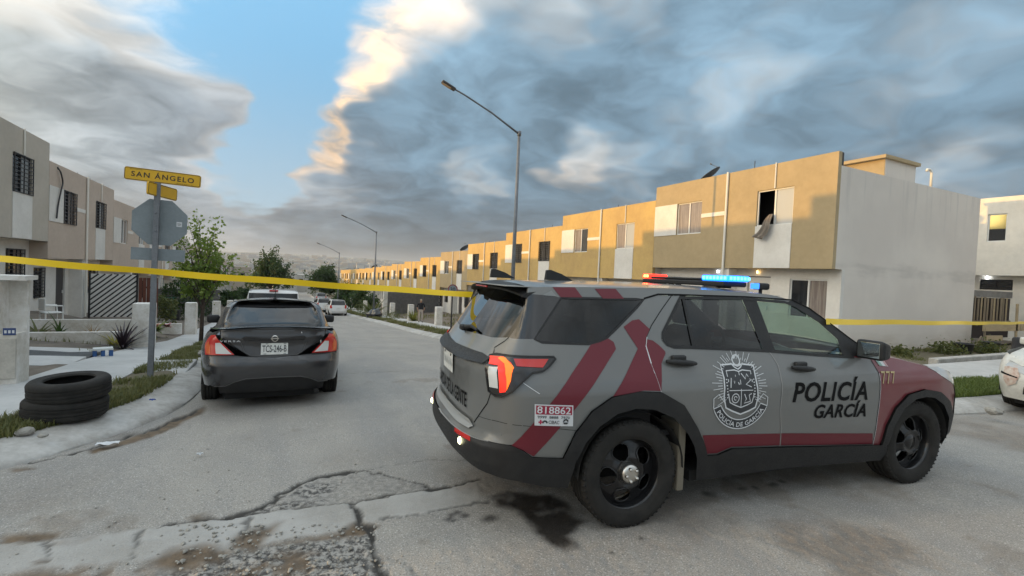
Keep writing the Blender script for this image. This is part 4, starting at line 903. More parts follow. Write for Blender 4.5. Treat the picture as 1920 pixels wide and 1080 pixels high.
    mb = MB().box(-.9, 2.4, -.88, .88, .62, .66).bbox(2.0, 2.5, -.86, .86, .68, 1.13, .08).box(-.95, .2, -.86, .86, .66, 1.0); dash = obj('interior', mb.mesh('interior', M_int), car)
    mb = MB().box(-.9, 1.6, -.68, .68, 1.676, 1.68); obj('headliner', mb.mesh('headliner', mat('headliner', (.25, .25, .24), .9)), car)
    for sx, sy in ((1.25, -.40), (1.25, .40), (.45, -.40), (.45, .40)):
        se = obj('seat', MB().bbox(sx - .25, sx + .28, sy - .25, sy + .25, .68, .86, .05).mesh('seat', M_seat), car)
        mb = MB(); mb.bbox(-.08, .08, -.24, .24, 0, .60, .06); mb.xf(Matrix.Translation((sx - .25, sy, .80)) @ Matrix.Rotation(-.25, 4, 'Y')); obj('backrest', mb.mesh('backrest', M_seat), se)
        mb = MB(); mb.bbox(-.05, .05, -.13, .13, .62, .82, .04); mb.xf(Matrix.Translation((sx - .25, sy, .80)) @ Matrix.Rotation(-.25, 4, 'Y')); obj('headrest', mb.mesh('headrest', M_seat), se)
    mb = MB().tube([(1.86 + .06 * math.sin(2 * PI * k / 24), .40 + .185 * math.cos(2 * PI * k / 24), 1.12 + .175 * math.sin(2 * PI * k / 24)) for k in range(25)], .016, 8, False); mb.tube([(2.05, .40, 1.05), (1.87, .40, 1.12)], .03, 8); mb.tube([(1.87, .22, 1.12), (1.87, .58, 1.12)], .014, 6); obj('steering_wheel', mb.mesh('steering_wheel', M_int), car)
    # ---- markings
    rq, rdq, fdq, ffq, tgq = body, panels['rd', -1], panels['fd', -1], panels['ff', -1], panels['tg', -1]
    def D(name, poly, m, parent, out=.004, cell=.05): return P(name, poly, m, -1, out, parent, cell)
    P('stripe', [(-.91, .648), (-.62, .98), (-.34, 1.298), (-.26, 1.315), (-.19, 1.34), (-.15, 1.315), (-.14, 1.27), (-.42, .97), (-.75, .575), (-.83, .62)], M_maroon, -1, .003, rq)
    P('stripe', [(-.05, 1.42), (.03, 1.465), (.09, 1.475), (.17, 1.405), (.125, 1.345), (.11, 1.29), (.13, 1.17), (.178, .985), (.04, .993), (-.21, .962), (-.10, 1.09), (.04, 1.27)], M_maroon, -1, .003, rq)
    P('stripe', [(.115, 1.30), (.13, 1.335), (.18, 1.325), (.23, 1.29), (.27, 1.25), (.27, 1.235), (.22, 1.17), (.19, 1.03), (.182, .982), (.133, 1.17)], M_maroon, -1, .003, rdq)
    for a in (0, .36): P('stripe', [(-.61 + a, 1.684), (-.43 + a, 1.689), (-.37 + a, 1.619), (-.55 + a, 1.616)], M_maroon, -1, .003, rail if False else roof)
    P('stripe', [(-.70, 1.625), (-.62, 1.66), (-.58, 1.62)], mat('light_grey_decal', (.2, .21, .21), .5), -1, .003, roof)
    P('stripe', [(.57, .64), (1.335, .60), (1.355, .50), (.86, .527), (.73, .487), (.635, .49)], M_maroon, -1, .003, rdq); P('stripe', [(1.345, .60), (2.42, .522), (2.452, .42), (1.37, .497)], M_maroon, -1, .003, fdq)
    wm = wmap(W, -1, .0045); wm2 = wmap(W, -1, .006)
    mb = MB(); text_fit(mb, 'POLICÍA', 1.43, .845, 2.29, 1.045, wm, .022, .22, 1.06, -.018); obj('lettering', mb.mesh('lettering', M_decal), fdq)
    mb = MB(); text_fit(mb, 'GARCÍA', 1.68, .70, 2.29, .845, wm, .024, .22, 1.06, -.018); obj('lettering', mb.mesh('lettering', M_decal), fdq)
    mb = MB(); text_fit(mb, '777', 2.47, .96, 2.65, 1.065, wm, .004, .1, 1.05, -.005); obj('lettering', mb.mesh('lettering', M_decg), ffq)
    fl = D('flag_sticker', [(2.45, 1.16), (2.56, 1.15), (2.59, 1.10), (2.48, 1.11)], M_decw, ffq); P('green_field', [(2.455, 1.158), (2.49, 1.155), (2.52, 1.108), (2.483, 1.112)], mat('flag_green', (.25, .42, .36), .5), -1, .006, fl); P('red_field', [(2.535, 1.150), (2.556, 1.148), (2.585, 1.103), (2.56, 1.105)], mat('flag_red', (.5, .3, .3), .5), -1, .006, fl)
    # tailgate lettering and plate run across both halves
    def tmap(out):
        def f(y, z):
            y = np.asarray(y, float); p = W.P(W.u0 + np.abs(y), np.asarray(z, float), out); p[..., 1] *= np.where(y < 0, -1, 1); return p
        return f
    tm = tmap(.006); flip = lambda f: (lambda u, z: f(-np.asarray(u), z))
    mb = MB(); text_fit(mb, 'GUARDIA DE LA GENTE', -.52, .79, .49, .90, flip(tm), .02, 0, 1.02); obj('lettering', mb.mesh('lettering', M_decal), tgq)
    pl = obj('number_plate', sheet(MB(), [(-.17, .975), (.17, .975), (.17, 1.125), (-.17, 1.125)], flip(tmap(.014)), .05).mesh('number_plate', M_plate), car)
    mb = MB(); text_fit(mb, 'GR-512-A1', -.145, 1.015, .145, 1.075, flip(tmap(.017)), .003) if False else [ribbon(mb, [(-.14 + k * .045, 1.02), (-.12 + k * .045, 1.08), (-.105 + k * .045, 1.03)], .009, flip(tmap(.017))) for k in range(7)]; obj('plate_marks', mb.mesh('plate_marks', M_inkb), pl)
    for y in (-.11, .11): q = tmap(.018)(np.array([y]), np.array([1.108]))[0]; obj('screw', MB().lathe([(0, .004), (.010, .003), (.011, 0)], 10, 'x', tuple(q)).mesh('screw', M_ink), pl)
    # emergency numbers sticker
    stk = D('sticker', [(-.775, .925), (-.505, .912), (-.50, .772), (-.77, .785)], M_decw, rq, .005); nm = wmap(W, -1, .009)
    D('number_field', [(-.765, .917), (-.513, .905), (-.511, .848), (-.763, .859)], mat('sticker_red', (.30, .02, .05), .5), stk, .007)
    mb = MB(); text_fit(mb, '81', -.757, .865, -.693, .913, nm, .012, 0, 1., -.003); obj('lettering', mb.mesh('lettering', M_decw), stk); mb = MB(); text_fit(mb, '8862', -.676, .861, -.522, .909, nm, .012, 0, 1., -.008); obj('lettering', mb.mesh('lettering', M_decw), stk)
    mb = MB(); text_fit(mb, '9999  8888  7970', -.752, .833, -.527, .850, nm, .008, 0, 1., -.010); obj('lettering', mb.mesh('lettering', M_ink), stk); mb = MB(); text_fit(mb, 'CIBAC', -.675, .795, -.600, .817, nm, .006, 0, 1., -.004); obj('lettering', mb.mesh('lettering', M_ink), stk)
    mb = MB(); sheet(mb, [(-.745, .803), (-.735, .803), (-.735, .793), (-.725, .793), (-.725, .803), (-.715, .803), (-.715, .812), (-.725, .812), (-.725, .823), (-.735, .823), (-.735, .812), (-.745, .812)], nm, .05); obj('cross_mark', mb.mesh('cross_mark', mat('mark_red', (.4, .03, .08), .5)), stk)
    mb = MB(); ribbon(mb, arc(-.700, .800, .014, 0, 180, 8), .010, nm); sheet(mb, [(-.575, .802), (-.535, .800), (-.545, .788), (-.565, .789)], nm); ribbon(mb, arc(-.555, .803, .016, 10, 170, 8), .010, nm); obj('mark', mb.mesh('mark', M_ink), stk)
    # crest on the rear door
    mb = MB(); cx, cz = .905, .985
    for k in range(64):
        a = 2 * PI * k / 64 + .02; 
        if -PI * .80 < (a if a < PI else a - 2 * PI) < -PI * .22: continue
        r0, r1 = .175, .215 + .028 * math.sin(k * 2.7) + .012 * math.cos(k * 5.1); ribbon(mb, [(cx + r0 * math.cos(a), cz + .02 + r0 * 1.05 * math.sin(a)), (cx + r1 * 1.1 * math.cos(a), cz + .02 + r1 * 1.05 * math.sin(a))], .0045, wm)
    sh = lambda k: [(cx - .155 * k, cz + .16 * k), (cx - .05 * k, cz + .165 * k), (cx, cz + .15 * k), (cx + .05 * k, cz + .163 * k), (cx + .155 * k, cz + .152 * k), (cx + .15 * k, cz + .06 * k), (cx + .162 * k, cz - .08 * k), (cx + .14 * k, cz - .155 * k), (cx + .08 * k, cz - .178 * k), (cx, cz - .20 * k), (cx - .08 * k, cz - .172 * k), (cx - .14 * k, cz - .145 * k), (cx - .162 * k, cz - .07 * k), (cx - .15 * k, cz + .07 * k)]
    field = D('crest_field', sh(1.0), mat('crest_dark', (.035, .038, .042), .5), rdq, .0035)
    ribbon(mb, sh(1.02), .012, wm, True); ribbon(mb, sh(.76), .008, wm, True)
    ribbon(mb, [(cx, cz + .11), (cx, cz - .15)], .006, wm); ribbon(mb, [(cx - .115, cz - .02), (cx + .115, cz - .025)], .006, wm)
    ribbon(mb, arc(cx - .055, cz - .08, .034, 0, 360, 18), .007, wm); ribbon(mb, arc(cx - .055, cz - .08, .014, 0, 300, 10), .006, wm)
    ribbon(mb, [(cx - .10, cz), (cx - .085, cz + .07), (cx - .06, cz + .03), (cx - .04, cz + .09), (cx - .015, cz + .02)], .008, wm); ribbon(mb, [(cx + .02, cz + .10), (cx + .05, cz + .06), (cx + .07, cz + .095), (cx + .10, cz + .05), (cx + .05, cz + .02), (cx + .10, cz + .0)], .008, wm)
    ribbon(mb, [(cx + .03, cz - .05), (cx + .05, cz - .09), (cx + .03, cz - .12), (cx + .09, cz - .11), (cx + .075, cz - .06), (cx + .10, cz - .05)], .008, wm)
    ribbon(mb, arc(cx, cz + .195, .036, 0, 360, 16), .011, wm); ribbon(mb, [(cx - .06, cz + .175), (cx - .03, cz + .145), (cx, cz + .13), (cx + .03, cz + .145), (cx + .06, cz + .175)], .009, wm); ribbon(mb, [(cx - .02, cz + .21), (cx + .01, cz + .235), (cx + .03, cz + .225)], .012, wm)
    for k in range(7): ribbon(mb, [(cx - .138, cz + .06 - k * .022), (cx - .126, cz + .06 - k * .022)], .008, wm); ribbon(mb, [(cx + .126, cz + .055 - k * .022), (cx + .138, cz + .055 - k * .022)], .008, wm)
    bo = arc(cx, cz - .03, .285, 205, 335, 20); bi = arc(cx, cz - .03, .215, 207, 333, 20)
    D('banner', bo + bi[::-1], mat('banner_dark', (.03, .033, .038), .5), rdq, .0042)
    ribbon(mb, bo + bi[::-1], .008, wm2, True); ribbon(mb, [bo[0], (cx - .262, cz - .075), (cx - .215, cz - .045), (cx - .16, cz - .105)], .007, wm2); ribbon(mb, [bo[-1], (cx + .262, cz - .085), (cx + .215, cz - .055), (cx + .16, cz - .11)], .007, wm2)
    V, Fc = text_2d('POLICÍA DE GARCÍA', 1., .015, 0, 1.05); a, b = V.min(0), V.max(0); t = (V - a) / (b - a); ang = np.radians(213 + t[:, 0] * 114); rr = .268 - (1 - t[:, 1]) * -.0 - (1 - t[:, 1]) * 0
    rr = .272 - t[:, 1] * .045; mb.add(wm2(cx + rr * np.cos(ang), cz - .03 + rr * np.sin(ang)).tolist(), Fc)
    obj('crest', mb.mesh('crest', M_decw), rdq)
    mb = MB(); ribbon(mb, [(-.88, 1.075), (-.79, 1.02), (-.74, .99)], .004, wm); obj('scratch', mb.mesh('scratch', M_decw), rq)
    return car
build_suv()
# ------------------------------------------------------------------ other vehicles
M_pdark = mat('dark_grey_car_paint', (.040, .040, .043), .24, coat=.8, metal=.25)
M_pwhite = mat('white_car_paint', (.72, .72, .71), .25, coat=.5, var=.1, vscale=4, world=False)
M_carglass = glass('car_glass', (.05, .06, .07)); M_alloy = mat('silver_wheel', (.35, .35, .36), .35, metal=.8)
WHEELS = {}
def small_wheel(parent, x, y, R, w, face):
    k = (R, w)
    if k not in WHEELS: WHEELS[k] = (tyre_mesh(R, R * .62, w, 'wheel', False), {f: steel_rim(R * .62, w, 'rim', face=f) for f in (-1, 1)})
    return wheel(parent, x, y, R, R * .62, w, face, rimm=WHEELS[k][1][face], tm=WHEELS[k][0])
def orient(me, cx):
    bm = bmesh.new(); bm.from_mesh(me); bmesh.ops.recalc_face_normals(bm, faces=bm.faces[:]); f = max(bm.faces, key=lambda q: q.calc_area()); c = f.calc_center_median()
    if f.normal.dot(Vector((c.x - cx, c.y, 0))) < 0: bmesh.ops.reverse_faces(bm, faces=bm.faces[:])
    bm.to_mesh(me); bm.free(); return me
def car_base(name, label, loc, rz, pitch, W, G, wb, R, tw, track, paint_m, belt, arch=.36, group=None, cell=.07, roofz=1.42, pillars=(.35, 1.15), zbot=.22, rearx=(.05, .30), glassm=None):
    """common shell: side panels with arches, glasshouse, roof; returns helpers for the special parts"""
    car = empty(name, loc, rz, label, 'car' if name != 'pickup_truck' else 'pickup', group); car.rotation_euler = (0, pitch, rz); cx = wb / 2
    def P(nm, poly, m, s, out=0., parent=None, wr=None, c=cell): mb = MB(); sheet(mb, poly, wmap(wr or W, s, out), c); return obj(nm, orient(mb.mesh(nm, m, True, fix=False), cx), parent or car)
    def RB(nm, pts, w, m, s, out=.004, parent=None, wr=None, closed=False): mb = MB(); ribbon(mb, pts, w, wmap(wr or W, s, out), closed); return obj(nm, mb.mesh(nm, m), parent or car)
    def cap(nm, st, m, crown, bow=0., ny=11, parent=None):
        mb = MB(); V = []
        for x, y, z in st:
            for k in range(ny): t = -1 + 2 * k / (ny - 1); V.append((x + bow * (1 - t * t), y * t, z + crown * (1 - t * t)))
        mb.add(V, [(i * ny + k, i * ny + k + 1, (i + 1) * ny + k + 1, (i + 1) * ny + k) for i in range(len(st) - 1) for k in range(ny - 1)]); return obj(nm, mb.mesh(nm, m, True), parent or car)
    for s in (-1, 1):
        aR = [(arch * math.cos(PI - PI * k / 12), R + arch * math.sin(PI - PI * k / 12)) for k in range(13)]; aF = [(wb + a, b) for a, b in aR]
        low = [(-.62, zbot)] if False else []
        mid = (wb) / 2
        P('rear_side_panel', [(rearx[0], .73), (rearx[0], zbot + .10), (-arch, zbot + .08)] + aR + [(arch, zbot), (mid - .25, zbot), (mid - .25, belt)] + [(rearx[0], belt + .01)], paint_m, s)
        P('front_side_panel', [(mid - .25, zbot), (wb - arch, zbot)] + aF + [(wb + arch, zbot), (W.u1 - .55, zbot + .02), (W.u1 - .55, belt - .14), (wb - .1, belt - .02), (mid - .25, belt)], paint_m, s)
        RB('seam_or_shading', [(mid - .25, zbot + .02), (mid - .25, belt)], .008, M_decal, s); RB('seam_or_shading', [(wb - .42, zbot + .1), (wb - .38, belt)], .008, M_decal, s)
        for xx in (0, wb):
            small_wheel(car, xx, s * (track - tw / 2), R, tw, s); mb = MB(); n = 10; r = arch + .02
            mb.add([(xx + r * math.cos(PI * k / n), s * y, R + r * math.sin(PI * k / n)) for k in range(n + 1) for y in (track - .01, track - .36)], [(2 * k, 2 * k + 1, 2 * k + 3, 2 * k + 2) for k in range(n)]); mb.add([(xx + r * math.cos(PI * k / n), s * (track - .36), R + r * math.sin(PI * k / n)) for k in range(n + 1)] + [(xx - r, s * (track - .36), .12), (xx + r, s * (track - .36), .12)], [tuple(range(n + 3))]); obj('wheel_well', mb.mesh('wheel_well', M_under), car)
    obj('underbody', MB().box(W.c[0, 0] + .25, W.c[-1, 0] - .25, -track + .3, track - .3, .17, .3).mesh('underbody', M_under), car)
    return car, P, RB, cap
def glasshouse(car, P, RB, cap, G, z0, z1, zr_, glassm, paint_m, ures, dx, crown=.03, side=True):
    """glass, pillars and roof; ures = (rear corner u, front corner u)"""
    a, b = ures
    for s in (-1, 1):
        P('rear_window', [(G.u0, z0), (a - .13, z0), (a - .10, z1), (G.u0, z1)], glassm, s, -.003, wr=G)
        P('pillar', [(a - .13, z0), (a + .10, z0), (a + .28, z1), (a - .10, z1)], paint_m, s, wr=G)
        P('side_window', [(a + .10, z0), (dx, z0), (dx, z1), (a + .28, z1)], glassm, s, -.003, wr=G); P('side_window', [(dx + .07, z0), (b - .08, z0), (b - .42, z1), (dx + .07, z1)], glassm, s, -.003, wr=G)
        P('pillar', [(dx, z0), (dx + .07, z0), (dx + .07, z1), (dx, z1)], M_plast, s, .001, wr=G)
        P('windscreen', [(b + .05, z0), (G.u1, z0), (G.u1, z1), (b + .05, z1)], glassm, s, -.003, wr=G); P('pillar', [(b - .08, z0), (b + .05, z0), (b + .05, z1), (b - .42, z1)], paint_m, s, wr=G)
        P('roof_edge', [(G.u0, z1), (G.u1, z1), (G.u1, zr_), (G.u0, zr_)], paint_m, s, wr=G)
    us = np.linspace(G.u0 + .02, G.u1 - .02, 40); E = G.P(us, np.full(40, zr_))
    return cap('roof', [(E[0, 0] - .01, .05, zr_)] + [tuple(e) for e in E if e[1] > .05] + [(E[-1, 0] + .01, .05, zr_)], paint_m, crown)

def build_sedan():
    W = Wrap(plan=[(-1.0, 0), (-.99, .35), (-.95, .58), (-.84, .72), (-.62, .80), (-.3, .835), (0, .845), (1.3, .848), (2.6, .84), (3.0, .8), (3.3, .65), (3.42, .3), (3.45, 0)],
      side=[(.15, .12), (.3, .05), (.55, .005), (.72, 0), (.82, .01), (.92, .035), (.97, .06), (1.0, .09), (1.08, .15)], rear=[(.15, .2), (.3, .08), (.42, .02), (.52, 0), (.62, .0), (.67, .01), (.70, .045), (.85, .06), (.90, .05), (.955, .045), (.97, .065), (1.02, .07), (1.05, .05), (1.08, .10)], front=[(.15, .2), (.4, .03), (.6, 0), (.75, .1), (.85, .3), (1.1, .8)])
    G = Wrap(plan=[(-.58, 0), (-.57, .35), (-.51, .56), (-.34, .67), (-.05, .735), (.6, .745), (1.4, .745), (2.0, .73), (2.3, .6), (2.45, .3), (2.48, 0)], side=[(.95, 0), (1.0, .01), (1.29, .13), (1.34, .18), (1.38, .26)], rear=[(.95, 0), (1.05, .05), (1.28, .46), (1.32, .58), (1.36, .85)], front=[(.95, 0), (1.29, .75), (1.34, .95), (1.38, 1.1)])
    car, P, RB, cap = car_base('sedan', 'dark grey four door sedan seen from behind, parked by the street sign', (0.0, 7.5, -.135), math.radians(90.5), .05, W, G, 2.6, .31, .19, .83, M_pdark, .985, arch=.345, rearx=(-.84, .3), cell=.05, zbot=.26)
    u0 = W.u0
    for s in (-1, 1):
        P('rear_bumper', [(u0, .69), (-1.36, .705), (-1.19, .725), (-.84, .725), (-.84, .37), (-1.0, .36), (-1.10, .365), (-1.20, .41), (-1.32, .445), (u0, .45)], M_pdark, s, .004)
        P('bumper_insert', [(u0, .45), (-1.32, .445), (-1.20, .41), (-1.10, .365), (-1.0, .36), (-1.0, .26), (u0, .26)], M_plast, s, -.015); RB('seam_or_shading', [(u0, .452), (-1.32, .447), (-1.20, .412), (-1.10, .362), (-.95, .355)], .010, mat('bumper_crease_%d' % s, (.10, .10, .10), .3), s, .006)
        lid = P('trunk_lid', [(u0, .69), (-1.36, .705), (-1.21, .81), (-1.09, .88), (-1.0, .97), (-.95, 1.03), (u0, 1.06)], M_pdark, s)
        RB('seam_or_shading', [(u0, .692), (-1.36, .708), (-1.21, .815), (-1.0, .97), (-.95, 1.03)], .008, M_decal, s, .003, lid)
        P('rear_corner', [(-.95, 1.03), (-1.0, .97), (-.92, .97), (-.84, .95), (-.80, .90), (-.80, .995)], M_pdark, s)
        L = P('tail_lamp', [(-.83, .732), (-.765, .86), (-.84, .962), (-.93, .972), (-1.07, .86), (-1.195, .735)], M_red, s, .010, c=.03); RB('lamp_edge', [(-.83, .732), (-.765, .86), (-.84, .962), (-.93, .972), (-1.07, .86), (-1.195, .735)], .010, M_decal, s, .008, L, closed=True)
        P('reverse_light', [(-.97, .875), (-1.03, .88), (-1.165, .745), (-.995, .75)], M_clear, s, .014, L, c=.03); P('turn_light', [(-.86, .745), (-.80, .84), (-.85, .90), (-.91, .83), (-.92, .75)], mat('amber_lens_%d' % s, (.62, .11, .02), .2, coat=.5), s, .013, L, c=.03)
        RB('glint_strip', [(-.84, .60), (-.88, .62), (-.90, .68)], .02, mat('sun_glint_paint_%d' % s, (.05, .05, .05), .15, coat=1.), s, .004)  # paler glossy strip painted on as a glint at the bumper corner
        P('plate_garnish', [(u0, .895), (-1.29, .900), (-1.265, .935), (-1.29, .955), (u0, .962)], M_gloss, s, .016)
        P('plate_recess', [(u0, .70), (-1.33, .715), (-1.27, .80), (-1.25, .89), (u0, .892)], M_pdark, s, -.006) if False else None
        RB('lid_crease', [(u0, .712), (-1.37, .72), (-1.30, .76), (-1.26, .87)], .008, mat('lid_crease_%d' % s, (.07, .07, .07), .3), s, .004, lid)
        RB('deck_edge', [(u0, 1.045), (-1.3, 1.04), (-1.0, 1.015)], .018, M_pdark, s, .012, lid)
        # mirror
        mb = MB(); mb.bbox(1.62, 1.74, .80 if s > 0 else -.98, .98 if s > 0 else -.80, .97, 1.10, .035); mb.tube([(1.68, s * .72, .99), (1.68, s * .83, 1.01)], .025, 8); autosmooth(obj('mirror', mb.mesh('mirror', M_plast), car), 50)
        P('front_bumper', [(W.u1 - .55, .25), (W.u1, .25), (W.u1, .72), (W.u1 - .55, .78)], M_pdark, s)
    fl = lambda out: (lambda y, z: (lambda p: np.stack([p[..., 0], p[..., 1] * np.where(np.asarray(y) < 0, 1, -1), p[..., 2]], -1))(W.P(u0 + np.abs(y), z, out)))
    pl = obj('number_plate', sheet(MB(), [(-.15, .728), (.15, .728), (.15, .868), (-.15, .868)], fl(.012), .05).mesh('number_plate', M_plate), car)
    mb = MB(); text_fit(mb, 'TCS-246-B', -.135, .758, .135, .842, fl(.015), .01); obj('lettering', mb.mesh('lettering', M_ink), pl)
    for x, z in ((-.10, .86), (.10, .86), (-.12, .737), (.10, .737)): obj('plate_mark', ribbon(MB(), [(x, z), (x + .03, z)], .012, fl(.015)).mesh('plate_mark', M_inkb), pl)
    mb = MB(); text_fit(mb, 'VERSA', -.60, .888, -.37, .908, fl(.016), .012, 0, 1.3); obj('lettering', mb.mesh('lettering', M_decw), car)
    mb = MB(); ribbon(mb, arc(0, .925, .034, 0, 360, 24), .010, fl(.024)); ribbon(mb, [(-.045, .925), (.045, .925)], .014, fl(.026)); obj('badge', mb.mesh('badge', M_chrome), car)
    mb = MB(); sheet(mb, [(.30, .985), (.315, .985), (.31, 1.005), (.302, 1.0)], fl(.01)); obj('sticker', mb.mesh('sticker', M_decw), car)
    # deck, roof, glass
    cap('trunk_deck', [(-.89, .52, 1.045), (-.86, .64, 1.04), (-.75, .705, 1.04), (-.55, .72, 1.04), (-.30, .725, 1.02), (-.1, .72, .995)], M_pdark, .022, -.05)
    glasshouse(car, P, RB, cap, G, 1.0, 1.285, 1.36, M_grear, M_pdark, (-.36, 1.95), .85, .035)
    cap('hood', [(2.2, .70, .99), (2.5, .74, .95), (2.9, .72, .88), (3.2, .6, .80), (3.35, .4, .74)], M_pdark, .05, .1)
    obj('parcel_shelf', MB().box(-.45, .0, -.6, .6, .98, 1.0).box(.0, .25, -.55, .55, .6, 1.06).mesh('parcel_shelf', M_int), car)
    for y in (-.33, .33): obj('headrest', MB().bbox(.04, .14, y - .12, y + .12, 1.08, 1.22, .04).mesh('headrest', M_seat), car)
    mb = MB().tube([(.42, 0, 1.38), (.30, 0, 1.55)], [.007, .003], 6).bbox(.38, .47, -.025, .025, 1.37, 1.41, .01); obj('antenna', mb.mesh('antenna', M_plast), car)
    obj('exhaust', MB().tube([(-.6, -.5, .24), (-.93, -.5, .235)], .03, 10).mesh('exhaust', M_under), car)
build_sedan()
def hatch(label, loc, rz, pitch, m=M_pwhite, kind=0, group=None, name='parked_car'):
    W = Wrap(plan=[(-.68, 0), (-.67, .4), (-.62, .62), (-.5, .74), (-.25, .80), (0, .815), (1.2, .82), (2.4, .81), (2.85, .76), (3.1, .6), (3.2, .3), (3.22, 0)], side=[(.15, .1), (.3, .04), (.6, 0), (.78, .005), (.92, .04), (1.0, .075), (1.1, .12)], rear=[(.15, .15), (.35, .03), (.5, 0), (.62, .02), (.8, .04), (1.0, .07), (1.1, .1)], front=[(.15, .15), (.4, .02), (.55, 0), (.72, .08), (.9, .4)])
    G = Wrap(plan=[(-.58, 0), (-.57, .4), (-.52, .6), (-.38, .69), (0, .735), (1.0, .74), (1.8, .72), (2.2, .58), (2.35, .3), (2.38, 0)], side=[(.98, 0), (1.40, .14), (1.48, .22)], rear=[(.98, 0), (1.36, .22), (1.45, .32), (1.50, .5)], front=[(.98, 0), (1.40, .75), (1.48, .95)])
    car, P, RB, cap = car_base(name, label, loc, rz, pitch, W, G, 2.4, .29, .18, .80, m, .99, arch=.33, group=group, rearx=(-.5, 0))
    for s in (-1, 1):
        P('rear_bumper', [(W.u0, .60), (-.5, .60), (-.5, .24), (W.u0, .26)], m, s, .005); P('tailgate', [(W.u0, .60), (-.78, .60), (-.74, 1.0), (W.u0, 1.0)], m, s)
        P('tail_lamp', [(-.78, .72), (-.62, .70), (-.5, .84), (-.5, 1.0), (-.72, 1.0)], M_red, s, .006); P('rear_corner', [(-.78, .60), (-.5, .60), (-.5, .99), (-.74, 1.0)], m, s)
        P('front_bumper', [(W.u1 - .55, .24), (W.u1, .24), (W.u1, .70), (W.u1 - .55, .80)], m, s); P('headlamp', [(W.u1 - .62, .72), (W.u1 - .3, .62), (W.u1 - .26, .72), (W.u1 - .6, .86)], M_headl, s, .008); P('grille', [(W.u1 - .35, .34), (W.u1, .32), (W.u1, .46), (W.u1 - .32, .46)], M_plast, s, .008)
        mb = MB(); mb.bbox(1.75, 1.86, .80 if s > 0 else -.97, .97 if s > 0 else -.80, .98, 1.10, .03); obj('mirror', mb.mesh('mirror', m), car)
    glasshouse(car, P, RB, cap, G, .98, 1.40, 1.47, M_carglass, m, (-.38, 1.85), .75)
    cap('hood', [(2.0, .70, 1.0), (2.3, .72, .96), (2.7, .70, .88), (2.95, .6, .80), (3.08, .4, .74)], m, .05, .1)
    obj('interior', MB().box(-.4, 1.9, -.65, .65, .5, .98).mesh('interior', M_int), car)
    pl = obj('number_plate', MB().box(W.c[0, 0] - .012, W.c[0, 0] - .004, -.15, .15, .66, .78).mesh('number_plate', M_plate), car)
    return car, P, W
hatch('white hatchback parked at the far kerb, rear towards the camera', (5.15, 46.6, zr(47) + .0), PI / 2 + .01, .045, group='white cars down the street')
hatch('white car just beyond the far hatchback', (4.55, 53.5, zr(54)), PI / 2 + .02, .04, group='white cars down the street')
hatch('silver car farthest down the street', (6.2, 78, zr(78)), PI / 2, .03, mat('silver_paint', (.42, .43, .45), .3, coat=.5), group='cars at the end of the street')
